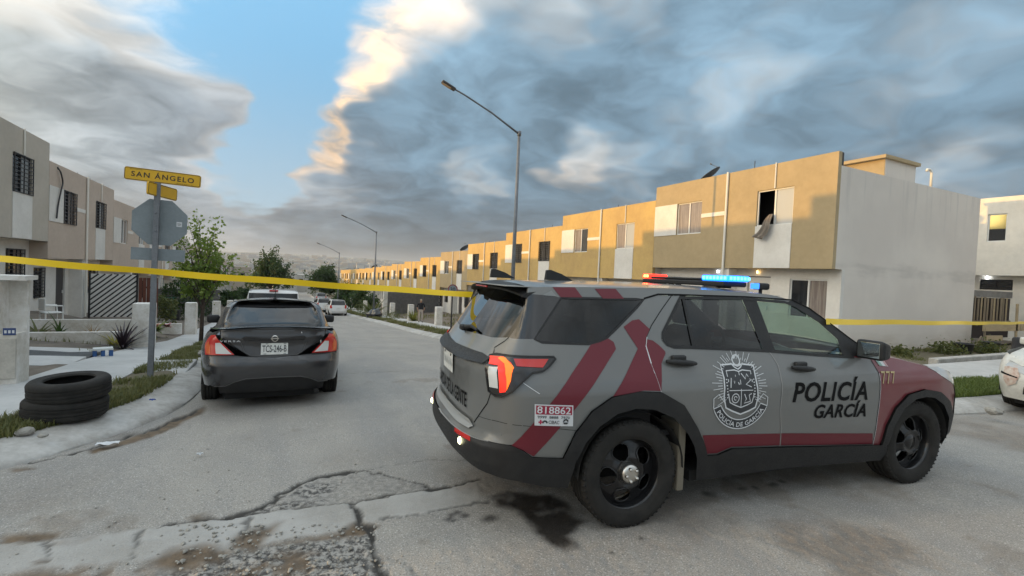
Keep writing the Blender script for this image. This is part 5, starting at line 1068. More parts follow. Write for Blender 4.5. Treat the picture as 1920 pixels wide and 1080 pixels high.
# damaged white car entering the view beside the verge
car, P, W = hatch('white car with a scraped front bumper at the edge of the view', (12.98, 2.30, 0), PI - .10, 0, mat('old_white_paint', (.70, .69, .64), .35, coat=.3, var=.2, vscale=5, world=False), name='damaged_car')
dm = mat('bare_torn_plastic', (.42, .24, .18), .7, var=.6, vscale=14, col2=(.62, .58, .52), world=False)
for s in (-1,):
    P('torn_patch', [(W.u1 - .62, .70), (W.u1 - .45, .74), (W.u1 - .38, .60), (W.u1 - .42, .48), (W.u1 - .54, .42), (W.u1 - .60, .52)], dm, s, .012); P('bumper_split', [(W.u1 - .66, .60), (W.u1 - .40, .565), (W.u1 - .40, .58), (W.u1 - .66, .63)], M_decal, s, .014)
def build_pickup():
    W = Wrap(plan=[(-1.25, 0), (-1.25, .5), (-1.24, .8), (-1.2, .9), (-1.0, .94), (0, .95), (2.0, .95), (3.3, .94), (3.8, .85), (4.0, .6), (4.05, 0)], side=[(.3, .05), (.7, 0), (.95, .01), (1.1, .04), (1.2, .07)], rear=[(.3, .02), (1.2, 0)], front=[(.3, .05), (.6, 0), (1.0, .1), (1.2, .4)])
    G = Wrap(plan=[(.75, 0), (.75, .4), (.77, .7), (.85, .80), (1.1, .84), (1.8, .85), (2.6, .83), (2.9, .7), (3.0, .4), (3.02, 0)], side=[(1.05, 0), (1.62, .16), (1.72, .24)], rear=[(1.05, 0), (1.62, .10), (1.70, .2)], front=[(1.05, 0), (1.62, .8), (1.72, 1.0)])
    car, P, RB, cap = car_base('pickup_truck', 'white pickup truck hidden behind the dark sedan, only its cab showing', (-.05, 15.2, zr(15.2) - .02), PI / 2, .085, W, G, 3.1, .36, .24, .93, M_pwhite, 1.12, arch=.42, rearx=(-1.2, 0), zbot=.4)
    for s in (-1, 1):
        P('tailgate', [(W.u0, .55), (-1.3, .55), (-1.3, 1.12), (W.u0, 1.12)], M_pwhite, s); P('rear_bumper', [(W.u0, .4), (-1.05, .4), (-1.05, .55), (W.u0, .55)], M_chrome, s, .03); P('tail_lamp', [(-1.42, .7), (-1.22, .7), (-1.22, 1.1), (-1.42, 1.1)], M_red, s, .01)
        P('front_bumper', [(W.u1 - .7, .4), (W.u1, .4), (W.u1, .98), (W.u1 - .7, .98)], M_pwhite, s); mb = MB(); mb.bbox(2.5, 2.62, .95 if s > 0 else -1.15, 1.15 if s > 0 else -.95, 1.1, 1.3, .03); obj('mirror', mb.mesh('mirror', M_plast), car)
    obj('bed', MB().box(-1.15, .72, -.85, .85, .7, .74).box(.70, .74, -.85, .85, .74, 1.1).mesh('bed', M_plast), car); cap('hood', [(2.9, .8, 1.1), (3.3, .84, 1.06), (3.8, .75, 1.0), (4.0, .5, .95)], M_pwhite, .05)
    r = glasshouse(car, P, RB, cap, G, 1.12, 1.60, 1.71, M_carglass, M_pwhite, (.80, 2.55), 1.75); obj('cab_interior', MB().box(.85, 2.8, -.7, .7, .6, 1.12).mesh('cab_interior', M_int), car)
    obj('brake_light', MB().bbox(.84, .90, -.12, .12, 1.655, 1.70, .008).mesh('brake_light', M_red), r)
build_pickup()
# ------------------------------------------------------------------ street furniture
M_galv = mat('galvanised_steel', (.20, .215, .235), .55, metal=.25, var=.3, vscale=6); M_signback = mat('sign_back', (.24, .28, .30), .6, var=.2, vscale=4, world=False)
M_yel = mat('yellow_sign', (.72, .42, .015), .5, var=.12, vscale=8); M_ply = mat('yellow_tape', (.85, .58, .01), .4); M_black = mat('black_paint', (.015, .015, .018), .5)
def build_sign():
    s = empty('street_sign', (-1.555, 8.27, .10), 0, 'grey sign post with yellow street name plates and the back of an octagonal sign', 'street sign'); s.rotation_euler = (0, .0, 0)
    lean = Matrix.Rotation(.012, 4, 'Y')
    mb = MB().box(-.032, .032, -.032, .032, -.2, 2.72); mb.xf(lean); obj('post', mb.mesh('post', M_galv), s)
    # octagon facing away from the camera (its back is what shows), yaw follows the view
    yw = Matrix.Translation((.035, .05, 0)) @ Matrix.Rotation(.10, 4, 'Z')
    R = .345; mb = MB(); oc = [(R * math.cos(PI / 8 + PI / 4 * k), R * math.sin(PI / 8 + PI / 4 * k)) for k in range(8)]
    mb.prism(oc, lambda a, b: (a, 0, 2.17 + b), lambda a, b: (a, .004, 2.17 + b)); mb.xf(yw @ lean); o = obj('octagon_plate', mb.mesh('octagon_plate', M_signback), s)
    st = MB().box(.19, .255, -.003, -.0005, 2.13, 2.20); st.xf(yw @ lean); obj('sticker', st.mesh('sticker', M_decw), o)
    mk = MB().box(.205, .24, -.005, -.0035, 2.150, 2.155).box(.20, .245, -.005, -.0035, 2.168, 2.176); mk.xf(yw @ lean); obj('sticker_mark', mk.mesh('sticker_mark', M_ink), o)
    for z in (2.05, 2.30): mb = MB().lathe([(0, -.012), (.010, -.010), (.012, -.0)], 8, 'y', (0, -.034, z)); mb.xf(lean); obj('bolt', mb.mesh('bolt', M_galv), o)
    mb = MB().bbox(-.315, .305, 0, .004, 1.63, 1.80, .0015); mb.xf(yw @ lean); obj('lower_plate', mb.mesh('lower_plate', M_signback), s)
    # street name plates
    def plate(text, T, w, h, name):
        b = MB(); r = .028; pts = []
        for cx, cz, a0 in ((w / 2 - r, h / 2 - r, 0), (-w / 2 + r, h / 2 - r, 90), (-w / 2 + r, -h / 2 + r, 180), (w / 2 - r, -h / 2 + r, 270)): pts += arc(cx, cz, r, a0, a0 + 90, 5)
        b.prism(pts, lambda x, z: (x, -.012, z), lambda x, z: (x, .012, z)); b.xf(T); p = obj(name, b.mesh(name, M_yel), s)
        mp = lambda u, z: np.array([(T @ Vector((x, -.0145, y)))[:] for x, y in zip(np.atleast_1d(u), np.atleast_1d(z))])
        e = MB(); r2 = .9; ribbon(e, [(x * .985, z * .90) for x, z in pts], .006, mp, True, 0); obj('border', e.mesh('border', M_black), p)
        if text:
            e = MB(); text_fit(e, text, -w * .41, -h * .21, w * .41, h * .30, mp, .012, 0, 1.25); obj('lettering', e.mesh('lettering', M_black), p)
            e = MB()
            for k in range(9): ribbon(e, [(-w * .43 + k * .016, h * .36), (-w * .43 + k * .016 + .011, h * .36)], .005, mp, False, 0); ribbon(e, [(w * .18 + k * .022, -h * .36), (w * .18 + k * .022 + .014, -h * .36)], .005, mp, False, 0)
            obj('small_print', tag(e.build('small_print', M_black, p), kind='stuff').data, p) if False else tag(e.build('small_print', M_black, p), kind='stuff')
        bk = MB().box(-w / 2 + .02, w / 2 - .02, .0125, .02, -h / 2 + .01, h / 2 - .01); bk.xf(T); obj('back_rim', bk.mesh('back_rim', M_black), p)
        return p
    T1 = Matrix.Translation((.10, -.02, 2.80)) @ Matrix.Rotation(.035, 4, 'Y') @ Matrix.Rotation(-.10, 4, 'Z'); plate('SAN ÁNGELO', T1, .90, .175, 'name_plate')
    T2 = Matrix.Translation((.07, .10, 2.615)) @ Matrix.Rotation(.02, 4, 'Y') @ Matrix.Rotation(1.18, 4, 'Z'); plate('', T2, .62, .175, 'name_plate')
    mb = MB().box(-.02, .02, -.02, .02, 2.50, 2.80); mb.xf(lean); obj('bracket', mb.mesh('bracket', M_black), s)
build_sign()
def lamp(loc, label, h=6.75):
    l = empty('street_lamp', loc, 0, label, 'street lamp', 'street lamps along the sunny kerb')
    obj('pole', MB().tube([(0, 0, -.3), (0, 0, h * .5), (0, 0, h)], [.075, .06, .045], 12).mesh('pole', M_galv, True), l); obj('base', MB().bbox(-.16, .16, -.16, .16, -.3, .04, .02).mesh('base', M_conc), l)
    obj('joint', MB().tube([(0, 0, h - .05), (0, 0, h + .09)], .065, 12).mesh('joint', M_galv, True), l)
    tip = Vector((-2.38, 0, h + 1.02)); a = obj('arm', MB().tube([(0, 0, h), (-1.0, 0, h + .50), (-1.9, 0, h + .86), tip], [.035, .03, .028, .026], 8).mesh('arm', M_galv, True), l)
    mb = MB().bbox(-.30, .16, -.09, .09, -.045, .035, .03); mb.xf(Matrix.Translation(tip) @ Matrix.Rotation(.38, 4, 'Y')); hd = obj('lamp_head', mb.mesh('lamp_head', mat('lamp_housing', (.06, .055, .05), .6) if 'lamp_housing' not in MATS else MATS['lamp_housing']), l)
    mb = MB().box(-.27, .02, -.07, .07, -.052, -.046); mb.xf(Matrix.Translation(tip) @ Matrix.Rotation(.38, 4, 'Y')); obj('lamp_lens', mb.mesh('lamp_lens', MATS.get('lamp_lens_m') or mat('lamp_lens_m', (.35, .27, .17), .3)), hd)
lamp((6.95, 14.1, zr(14.1) + .1), 'tall street lamp standing behind the police SUV'); lamp((7.0, 38.9, zr(38.9) + .1), 'street lamp by the grey block wall and palm'); lamp((7.0, 63.5, zr(63.5) + .1), 'farthest street lamp, small against the clouds')
def speed_sign():
    s = empty('speed_sign', (7.05, 20.3, zr(20.3) + .12), 0, 'round 30 speed limit sign on a thin dark post', 'traffic sign'); obj('post', MB().box(-.025, .025, -.025, .025, -.2, 2.2).mesh('post', M_bar), s)
    T = Matrix.Translation((0, -.03, 1.98)) @ Matrix.Rotation(-.15, 4, 'Z')
    def disc(r, y, m, nm, par):
        b = MB(); b.prism(arc(0, 0, r, 0, 350, 35), lambda x, z: (x, y, z), lambda x, z: (x, y + .003, z)); b.xf(T); return obj(nm, b.mesh(nm, m), par)
    d = disc(.23, 0, M_signback, 'disc', s); mp = lambda u, z: np.array([(T @ Vector((x, -.003, y)))[:] for x, y in zip(np.atleast_1d(u), np.atleast_1d(z))])
    b = MB(); ribbon(b, arc(0, 0, .20, 0, 360, 36), .035, mp, False, 0); obj('red_ring', b.mesh('red_ring', mat('dull_red', (.28, .03, .03), .6)), d)
    b = MB(); text_fit(b, '30', -.11, -.09, .11, .09, mp, .01); obj('lettering', b.mesh('lettering', M_black), d)
speed_sign()
# ------------------------------------------------------------------ barrier tape
def tape(A, B, sag, label, w=.075, tw=0.):
    A, B = Vector(A), Vector(B); n = 60; V = []; d = (B - A).normalized()
    for k in range(n + 1):
        t = k / n; p = A.lerp(B, t); p.z -= sag * 4 * t * (1 - t) + .004 * math.sin(t * 37); a = tw * t + .22 * math.sin(t * 9) + .18 * math.sin(t * 23 + 1) + .10 * math.sin(t * 51) + .5 * math.exp(-((t - .0) / .05) ** 2) * 0
        off = Vector((0, math.sin(a), math.cos(a))) * w / 2; V += [p - off, p + off]
    mb = MB().add(V, [(2 * k, 2 * k + 2, 2 * k + 3, 2 * k + 1) for k in range(n)]); o = mb.build('barrier_tape', M_ply, smooth=True); tag(o, label, 'tape', 'police tapes'); return o
TAPE_END = (18.457, 4.948, 1.165)
tape((-3.9, 6.1, 1.80), (2.22, 4.33, 1.53), .035, 'yellow tape stretched from the meter pillar side to the SUV roof', .058)
tape((4.25, 2.50, 1.475), TAPE_END, .02, 'yellow tape running off beyond the SUV windscreen past the grey wall', .052, .15)
# ------------------------------------------------------------------ tyres on the verge
tm_ = None
def loose_tyre(loc, R, w, label, tilt=(0, 0)):
    h = w / 2; rim = R * .60
    pr = [(rim, -h * .75), (rim + .01, -h * .92), (R * .80, -h * 1.02), (R * .93, -h * .95), (R * .975, -h * .80), (R, -h * .62), (R, -h * .40), (R - .008, -h * .38), (R - .008, -h * .33), (R, -h * .31), (R, -.012), (R - .008, -.01), (R - .008, .01), (R, .012), (R, h * .31), (R - .008, h * .33), (R - .008, h * .38), (R, h * .40), (R, h * .62), (R * .975, h * .80), (R * .93, h * .95), (R * .80, h * 1.02), (rim + .01, h * .92), (rim, h * .75), (rim + .015, h * .6), (R - .035, h * .55), (R - .03, 0), (R - .035, -h * .55), (rim + .015, -h * .6)]
    o = MB().lathe(pr, 56, 'z', closed=True).build('loose_tyre', M_rub, smooth=True, loc=loc); o.rotation_euler = (tilt[0], tilt[1], random.random()); tag(o, label, 'tyre', 'discarded tyres on the verge'); autosmooth(o, 40)
loose_tyre((-1.87, 6.30, .225), .335, .20, 'worn tyre at the bottom of the stack on the verge', (.02, .03)); loose_tyre((-1.84, 6.29, .415), .325, .195, 'black tyre lying on top of the other tyre', (.03, -.05))
# ------------------------------------------------------------------ pillars, walls and yard things
M_pw = mat('white_pillar_paint', (.80, .785, .755), .9, var=.35, vscale=2.5, col2=(.52, .48, .41), bump=.2)
def pillar(loc, w, h, label, group, d=None, cap_=False):
    d = d or w; o = MB().bbox(-w / 2, w / 2, -d / 2, d / 2, -.5, h, .012).build('pillar', M_pw, loc=loc); tag(o, label, 'pillar', group); return o
def meter_pillar():
    m = empty('meter_pillar', (-3.075, 8.42, .10), 0, 'white masonry meter pillar with an open niche and blue house number', 'meter pillar'); m.rotation_euler = (0, 0, .03)
    mb = MB().box(-.9, .13, -.19, .19, -.3, .62).box(-.9, -.04, -.19, .19, .62, 1.30).box(-.04, .13, .10, .19, .62, 1.30).box(-.95, .20, -.21, .21, 1.302, 1.36); obj('body', mb.mesh('body', M_pw), m)
    obj('metal_door', MB().bbox(-.10, .125, -.205, -.193, .05, .56, .004).mesh('metal_door', mat('beige_door', (.55, .52, .46), .6, var=.3, vscale=5)), m); obj('gap', MB().box(-.135, -.105, -.194, -.1915, .05, .56).mesh('gap', M_black), m)
    n = obj('number_plate', MB().bbox(.0, .115, -.20, -.1915, .68, .80, .002).mesh('number_plate', mat('blue_plate', (.03, .06, .17), .4)), m) if False else obj('number_plate', MB().bbox(.0, .12, -.199, -.1915, .585 + .02, .615 + .08, .002).mesh('number_plate', mat('blue_plate', (.03, .06, .17), .4)), m)
    mp = lambda u, z: np.stack([u, np.full(np.shape(u), -.2005), z], -1); [obj('digit_mark', MB().box(x, x + .022, -.2012, -.1998, .63, .668).mesh('digit_mark', M_decw), n) for x in (.014, .05, .086)]
meter_pillar()
for i, (x, y, z, h, lab) in enumerate([(-2.85, 14.4, -.38, 1.05, 'tall white pillar just behind the street sign post'), (-2.88, 21.9, -.95, 1.10, 'white pillar beside the black box on the shaded side'), (-2.9, 30.8, -1.5, 1.1, 'white pillar third along the shaded sidewalk'), (-2.9, 39.6, -2.05, 1.1, 'white pillar fourth along the shaded sidewalk'), (-2.9, 46, -2.45, 1.1, 'white pillar farthest along the shaded sidewalk')]): pillar((x, y, z), .40 if i == 0 else .36, h, lab, 'white pillars on the shaded side', .45)
for i, (x, y, z, h, lab) in enumerate([(8.55, 26.9, zr(26.9) + .1, 1.12, 'white pillar by the speed limit sign'), (8.5, 33.1, zr(33.1) + .1, 1.15, 'white pillar beside the standing person'), (8.5, 39.0, zr(39) + .1, 1.2, 'white pillar in front of the grey block wall'), (8.6, 42.5, zr(42.5) + .1, 2.2, 'tall white gate post behind the second street lamp'), (8.5, 52, zr(52) + .1, 1.2, 'first white post beyond the palm'), (8.5, 57, zr(57) + .1, 1.2, 'second white post beyond the palm'), (8.5, 62, zr(62) + .1, 1.2, 'third white post beyond the palm')]): pillar((x, y, z), .36, h, lab, 'white pillars on the sunny side', .4)
M_block = mat('grey_block_wall', (.155, .15, .145), .95, var=.5, vscale=4, col2=(.10, .097, .094), bump=.6, bscale=18)
def block_wall(x0, x1, y, z0, z1, label):
    w = empty('block_wall', (0, 0, 0), 0, label, 'wall', 'grey block walls'); b = .40; n = 0; rows = int((z1 - z0) / .2)
    me = MB().bbox(0, b - .014, 0, .14, 0, .186, .008).mesh('block', M_block)
    for r in range(rows):
        x = x0 - (b / 2 if r % 2 else 0)
        while x < x1 - .1:
            a = max(x, x0); o = obj('block', me, w, (a, y + random.uniform(-.004, .004), z0 + r * .2)); o.scale = (min(1, (x + b - a) / b), 1, 1); x += b
    obj('mortar', MB().box(x0, x1, y + .012, y + .128, z0, z0 + rows * .2).mesh('mortar', mat('mortar', (.12, .115, .11), .95) if 'mortar' not in MATS else MATS['mortar']), w); return w
block_wall(8.9, 13.9, 43.8, zr(43.8) + .05, zr(43.8) + 2.3, 'grey block wall behind the white pillar and gate post'); block_wall(-6.9, -3.4, 37.0, -2.3, .1, 'grey block wall behind the shaded pillars')
# low planter walls and drive in the near shaded yard
def slab(name, x0, x1, y0, y1, z0, z1, m, lab, kind=None, cat=None, b=.012):
    o = MB().bbox(x0, x1, y0, y1, z0, z1, b).build(name, m); tag(o, lab, cat, kind=kind); return o
slab('planter_wall', -6.4, -3.35, 15.0, 15.14, -.5, -.10, M_pw, 'low white planter wall across the near yard', cat='low wall'); slab('planter_wall', -6.6, -3.6, 17.6, 17.72, -.6, -.06, M_pw, 'second low planter wall nearer the house', cat='low wall')
slab('planter_wall', -5.2, -3.0, 20.6, 20.75, -.9, -.52, M_pw, 'low pale wall behind the flower bed', cat='low wall')
def drape(name, x0, x1, y0, y1, off, m, lab):
    b = MB(); xs = list(np.linspace(x0, x1, 8)); b.grid(xs, [y0, y1], lambda x, y: ZL(x, (y0 + y1) / 2) + off)
    n = len(xs)
    for j, y in enumerate((y0, y1)): b.add([(x, y, ZL(x, (y0 + y1) / 2) + o) for o in (off, -.15) for x in xs], [(i, i + 1, n + i + 1, n + i) for i in range(n - 1)])
    for x in (x0, x1): b.add([(x, y, ZL(x, (y0 + y1) / 2) + o) for o in (off, -.15) for y in (y0, y1)], [(0, 1, 3, 2)])
    o = b.build(name, m); tag(o, lab, 'slab'); return o
drape('driveway_slab', -6.6, -3.06, 10.3, 11.2, .03, M_walk, 'near concrete drive strip by the meter pillar'); drape('driveway_slab', -6.6, -3.06, 12.2, 12.75, .03, M_walk, 'far concrete drive strip in the near yard'); drape('driveway_patch', -6.4, -3.1, 11.25, 12.15, .018, mat('dark_drive', (.09, .092, .095), .9, var=.3, vscale=4), 'dark strip between the concrete drive strips')
slab('ramp_slab', -1.95, -1.22, 8.75, 10.1, -.1, zr(9.4) + .155, M_walk, 'concrete ramp slab between sidewalk and kerb by the sign', cat='slab', b=.02)
def blue_block():
    b = empty('toy_stool', (-2.95, 11.7, zr(11.7) + .15), .3, 'small blue and white plastic stool by the sidewalk edge', 'stool'); bl = mat('blue_plastic', (.03, .10, .28), .5); obj('seat', MB().bbox(-.15, .15, -.09, .09, .12, .165, .01).mesh('seat', mat('pale_plastic', (.6, .62, .6), .5)), b)
    for x in (-.12, .0, .12): obj('leg', MB().bbox(x - .03, x + .03, -.07, .07, 0, .12, .008).mesh('leg', bl), b)
blue_block()
def slat_fence():
    f = empty('slat_fence', (0, 0, 0), 0, 'black diagonal slat fence over pale boards beside the second shaded house', 'fence'); y = 24.9; x0, x1, z0, z1 = -6.75, -5.2, -.70, 1.05
    obj('backing', MB().box(x0, x1, y + .027, y + .05, z0, z1).mesh('backing', mat('pale_backing', (.82, .81, .78), .8)), f); sl = .95
    for k in range(17):
        a = x0 - (z1 - z0) / sl + .06 + k * .215; pts = [(max(a, x0), z0 + max(0, x0 - a) * sl), (min(a + (z1 - z0) / sl, x1), min(z1, z0 + (x1 - a) * sl))]
        (xa, za), (xb, zb) = pts
        if xb - xa < .06: continue
        d = Vector((xb - xa, 0, zb - za)).normalized(); nn = Vector((-d.z, 0, d.x)) * .024
        V = [Vector((xx, yy, zz)) + s * nn for yy in (y, y + .025) for xx, zz, s in ((xa, za, -1), (xb, zb, -1), (xb, zb, 1), (xa, za, 1))]
        obj('slat', MB().add(V, [(0, 1, 2, 3), (7, 6, 5, 4), (0, 4, 5, 1), (1, 5, 6, 2), (2, 6, 7, 3), (3, 7, 4, 0)]).mesh('slat', M_bar), f)
    for x in (x0, x1): obj('post', MB().box(x - .03, x + .03, y - .02, y + .06, z0 - .3, z1 + .05).mesh('post', M_bar), f)
    g = empty('wooden_gate', (0, 0, 0), 0, 'dark red brown plank gate at the end of the slat fence', 'gate'); mg = mat('red_brown_wood', (.16, .05, .03), .7, var=.5, vscale=6, vdir=(1, 1, .2))
    for k in range(5): obj('plank', MB().bbox(-5.15 + k * .135, -5.15 + k * .135 + .12, y, y + .03, -.75, .95, .006).mesh('plank', mg), g)
    for z in (-.4, .5): obj('rail', MB().box(-5.15, -4.5, y + .032, y + .06, z, z + .08).mesh('rail', M_bar), g)
slat_fence()
slab('black_box', -5.0, -4.4, 29.4, 29.9, -1.6, -.80, M_black, 'black box standing by the flower bed', cat='box')
def chair():
    c = empty('plastic_chair', (-5.9, 18.6, ZL(-5.9, 18.6) + .0), 2.2, 'white plastic chair lying by the shaded house door', 'chair'); m = M_frameW
    obj('seat', MB().bbox(-.22, .22, -.22, .22, .36, .40, .02).mesh('seat', m), c); obj('backrest', MB().bbox(-.22, .22, .19, .23, .45, .80, .02).mesh('backrest', m), c)
    for x in (-.2, .2):
        for y in (-.2, .2): obj('leg', MB().tube([(x, y, 0), (x * .95, y * .95, .37)], .02, 6).mesh('leg', m), c)
        obj('armrest', MB().tube([(x, -.2, .37), (x, -.18, .58), (x, .2, .60)], .02, 6).mesh('armrest', m), c)
chair()
def ladder():
    l = empty('wooden_sticks', (-6.75, 17.9, ZL(-6.7, 17.9)), 0, 'two crossed reddish sticks leaning on the shaded house', 'sticks'); m = mat('reddish_wood', (.16, .07, .05), .8); obj('stick', MB().tube([(.3, -.1, 0), (.02, .25, 1.15)], .02, 6).mesh('stick', m), l); obj('stick', MB().tube([(.3, .3, 0), (.02, -.05, 1.1)], .02, 6).mesh('stick', m), l)
ladder()
# ------------------------------------------------------------------ roof things and wall details
def dish(loc, rz, R, label, tilt=.62):
    d = empty('satellite_dish', loc, rz, label, 'satellite dish', 'rooftop satellite dishes'); m = mat('dark_dish', (.045, .05, .055), .6) if 'dark_dish' not in MATS else MATS['dark_dish']
    T = Matrix.Translation((0, 0, .55)) @ Matrix.Rotation(tilt, 4, 'X'); pr = [(R * k / 8, .22 * R * (k / 8) ** 2) for k in range(9)] + [(R * 1.02, .22 * R + .01), (R, .22 * R - .012)] + [(R * k / 8, .22 * R * (k / 8) ** 2 - .012) for k in range(7, -1, -1)]
    b = MB().lathe(pr, 28); b.xf(T); obj('reflector', b.mesh('reflector', m, True), d); obj('mast', MB().tube([(0, 0, -.3), (0, 0, .56)], .025, 8).mesh('mast', M_galv), d)
    b = MB().tube([(0, R * .9, .12), (0, R * .55, R * .9)], .012, 6).bbox(-.04, .04, R * .5, R * .62, R * .85, R * 1.0, .01); b.xf(T); obj('feed_arm', b.mesh('feed_arm', M_galv), d)
dish((14.7, 13.2, 5.30), -2.42, .42, 'dark satellite dish on the corner house roof'); dish((14.6, 39.2, R_PAD[4] + 5.3), -2.42, .45, 'dark satellite dish on the fifth sunlit house'); dish((14.5, 81, R_PAD[10] + 5.3), -2.42, .5, 'tiny far satellite dish beside the second street lamp')
def rod(loc, h, label, r=.012, m=None): o = MB().tube([(0, 0, 0), (.01, 0, h)], r, 6).build('roof_rod', m or M_bar, loc=loc); tag(o, label, 'rod', 'rods on the roofs'); return o
rod((14.3, 11.05, 5.1), .85, 'thin rod beside the dish on the corner roof'); rod((14.4, 18.3, 4.7), .6, 'thin rod on the second sunlit roof'); rod((14.4, 24.3, 4.2), .6, 'first thin rod on the third sunlit roof'); rod((14.4, 33.5, 3.7), .55, 'thin rod on the fourth sunlit roof'); rod((-7.2, 24.9, 4.3), .75, 'thin rod on the second shaded roof'); rod((-7.1, 18.6, 5.0), .5, 'bent rod on the first shaded roof'); rod((-7.2, 31.5, 3.9), .6, 'thin rod on the third shaded roof')
def roof_shed():
    s = empty('roof_room', (0, 0, 0), 0, 'small stair room on the corner house roof', 'roof room')
    obj('side_wall', MB().box(18.0, 19.9, 9.0, 11.4, 5.1, 6.16).mesh('side_wall', M_grey), s); obj('front_wall', MB().box(17.98, 17.998, 9.01, 11.39, 5.1, 6.15).mesh('front_wall', M_tan), s); obj('roof_slab', MB().box(17.8, 20.0, 8.9, 11.5, 6.162, 6.27).mesh('roof_slab', M_tan), s); obj('window', MB().box(17.97, 17.979, 9.9, 10.5, 5.55, 5.95).mesh('window', M_pane), s)
roof_shed()
b = MB().tube([(0, 0, 0), (0, 0, .55), (0, .02, .62), (-.1, .03, .66), (-.22, .03, .64), (-.24, .03, .58)], .04, 8); o = b.build('vent_pipe', M_pipeW, smooth=True, loc=(19.35, 8.3, 5.2)); tag(o, 'white bent vent pipe on the corner house roof', 'pipe')
o = MB().bbox(0, .12, 0, .1, 0, .36, .01).build('roof_corner_box', M_bar, loc=(14.05, 8.12, 5.24)); tag(o, 'small dark box at the front corner of the end wall', 'box')
# cloth hanging out of the open window of the corner house
def cloth():
    V = []; nu, nv = 9, 22
    for j in range(nv):
        t = j / (nv - 1); w = .10 + .20 * t ** .7; cy = 10.02 + .32 * t * t; z = 4.02 - t * .74; x = 13.86 - .10 * math.sin(min(1, t * 1.6) * PI * .5)
        for i in range(nu): s = i / (nu - 1) - .5; V.append((x - .045 * math.sin(s * 13 + t * 2.5) - (.03 if t > .9 else 0), cy + s * w * 1.2 + .03 * math.sin(t * 7), z + .10 * s * t))
    o = MB().add(V, [(j * nu + i, j * nu + i + 1, (j + 1) * nu + i + 1, (j + 1) * nu + i) for j in range(nv - 1) for i in range(nu - 1)]).build('hanging_cloth', mat('grey_cloth', (.27, .235, .20), .95, var=.3, vscale=8), smooth=True); m = o.modifiers.new('t', 'SOLIDIFY'); m.thickness = .012; tag(o, 'grey blanket hanging out of the open window of the corner house', 'blanket')
cloth()
def cable(pts, label, r=.018, m=None): o = MB().tube(catm3(pts), r, 5).build('hanging_cable', m or M_bar, smooth=True); tag(o, label, 'cable'); return o
def catm3(pts, n=8):
    xy = catm([p[:2] for p in pts], n); z = catm([(p[2], 0) for p in pts], n)[:, 0]; return [(a[0], a[1], b) for a, b in zip(xy, z)]
cable([(-6.9, 22.0, 4.78), (-6.82, 22.05, 4.6), (-6.84, 22.3, 4.3), (-6.82, 22.1, 4.0), (-6.84, 21.95, 3.5), (-6.83, 21.8, 3.0)], 'black cable bundle hanging at the second shaded roof edge', .025)
# ------------------------------------------------------------------ fence and yard at the right edge
M_wood = mat('weathered_wood', (.30, .235, .155), .9, var=.55, vscale=5, vdir=(1, 1, .15), col2=(.16, .13, .10)); M_woodl = mat('pale_wood', (.46, .36, .22), .9, var=.5, vscale=4, vdir=(.3, 1, 1), col2=(.33, .26, .17))
def wood_fence():
    f = empty('wooden_fence', (22.3, 8.9, .0), -.05, 'weathered pallet slat fence between the grey wall and the white house', 'fence')
    for k in range(19): x = .1 + k * .245 + random.uniform(-.03, .03); w = random.uniform(.09, .15); obj('slat', MB().bbox(x, x + w, 0, .02, .62 + random.uniform(-.05, .05), 1.72 + random.uniform(-.06, .04), .003).mesh('slat', M_woodl if k % 4 == 2 else M_wood), f)
    obj('rail', MB().bbox(0, 5, .022, .07, 1.72, 1.98, .005).mesh('rail', mat('grey_board', (.24, .23, .22), .9, var=.3, vscale=4)), f); obj('rail', MB().bbox(0, 5, .022, .06, .70, .80, .005).mesh('rail', M_wood), f)
    obj('backing', MB().box(0, 5, .08, .1, .1, 1.7).mesh('backing', mat('dark_gap', (.04, .03, .03), .9)), f)
    br = mat('brown_boards', (.10, .055, .045), .9, var=.4, vscale=6)
    for k in range(4): obj('board', MB().bbox(0, 1.7, -.01, .015, .02 + k * .16, .02 + k * .16 + .145, .004).mesh('board', br), f)
wood_fence()
def wood_frame():
    f = empty('timber_trestle', (0, 0, 0), 0, 'pale timber trestle leaning in front of the pallet fence', 'trestle'); y = 7.6
    a = lambda x, z: onY(x, z, y)
    def plank(p, q, w, m=M_woodl, nm='plank'):
        p, q = onY(*p, y), onY(*q, y); d = (q - p).normalized(); n = Vector((-d.z, 0, d.x)) * w / 2; V = [v + s * n + Vector((0, dy, 0)) for dy in (0, .04) for v, s in ((p, -1), (q, -1), (q, 1), (p, 1))]
        obj(nm, MB().add(V, [(0, 1, 2, 3), (7, 6, 5, 4), (0, 4, 5, 1), (1, 5, 6, 2), (2, 6, 7, 3), (3, 7, 4, 0)]).mesh(nm, m), f)
    plank((1845, 614), (1912, 614), .26); plank((1850, 634), (1880, 634), .18); plank((1909, 570), (1905, 650), .14, M_woodl, 'post'); plank((1848, 612), (1846, 655), .07, M_wood, 'post'); plank((1842, 632), (1828, 655), .10, M_wood, 'brace'); plank((1915, 614), (1955, 612), .26)
def onY(x, y, Y): d = px_dir(x, y); return Vector((0, 0, EYE)) + d * (Y / d.y)
wood_frame()
def tub(x, y, w, label):
    p = onY(x, y, 7.2); o = MB().lathe([(w * .5, 0), (w * .62, .28), (w * .66, .29), (w * .63, .31), (w * .58, .29), (w * .46, .03), (0, .02)], 20).build('tub', M_black, smooth=True, loc=(p.x, 7.2, -.05)); tag(o, label, 'tub', 'dark tubs by the grey wall')
tub(1805, 660, .42, 'dark tub at the far foot of the grey wall'); tub(1857, 655, .38, 'dark tub under the timber trestle')
slab('planter_wall', 14.3, 20, 5.75, 5.95, -.2, .20, M_conc, 'low concrete edging beyond the sidewalk at the grey wall', cat='low wall', b=.02)
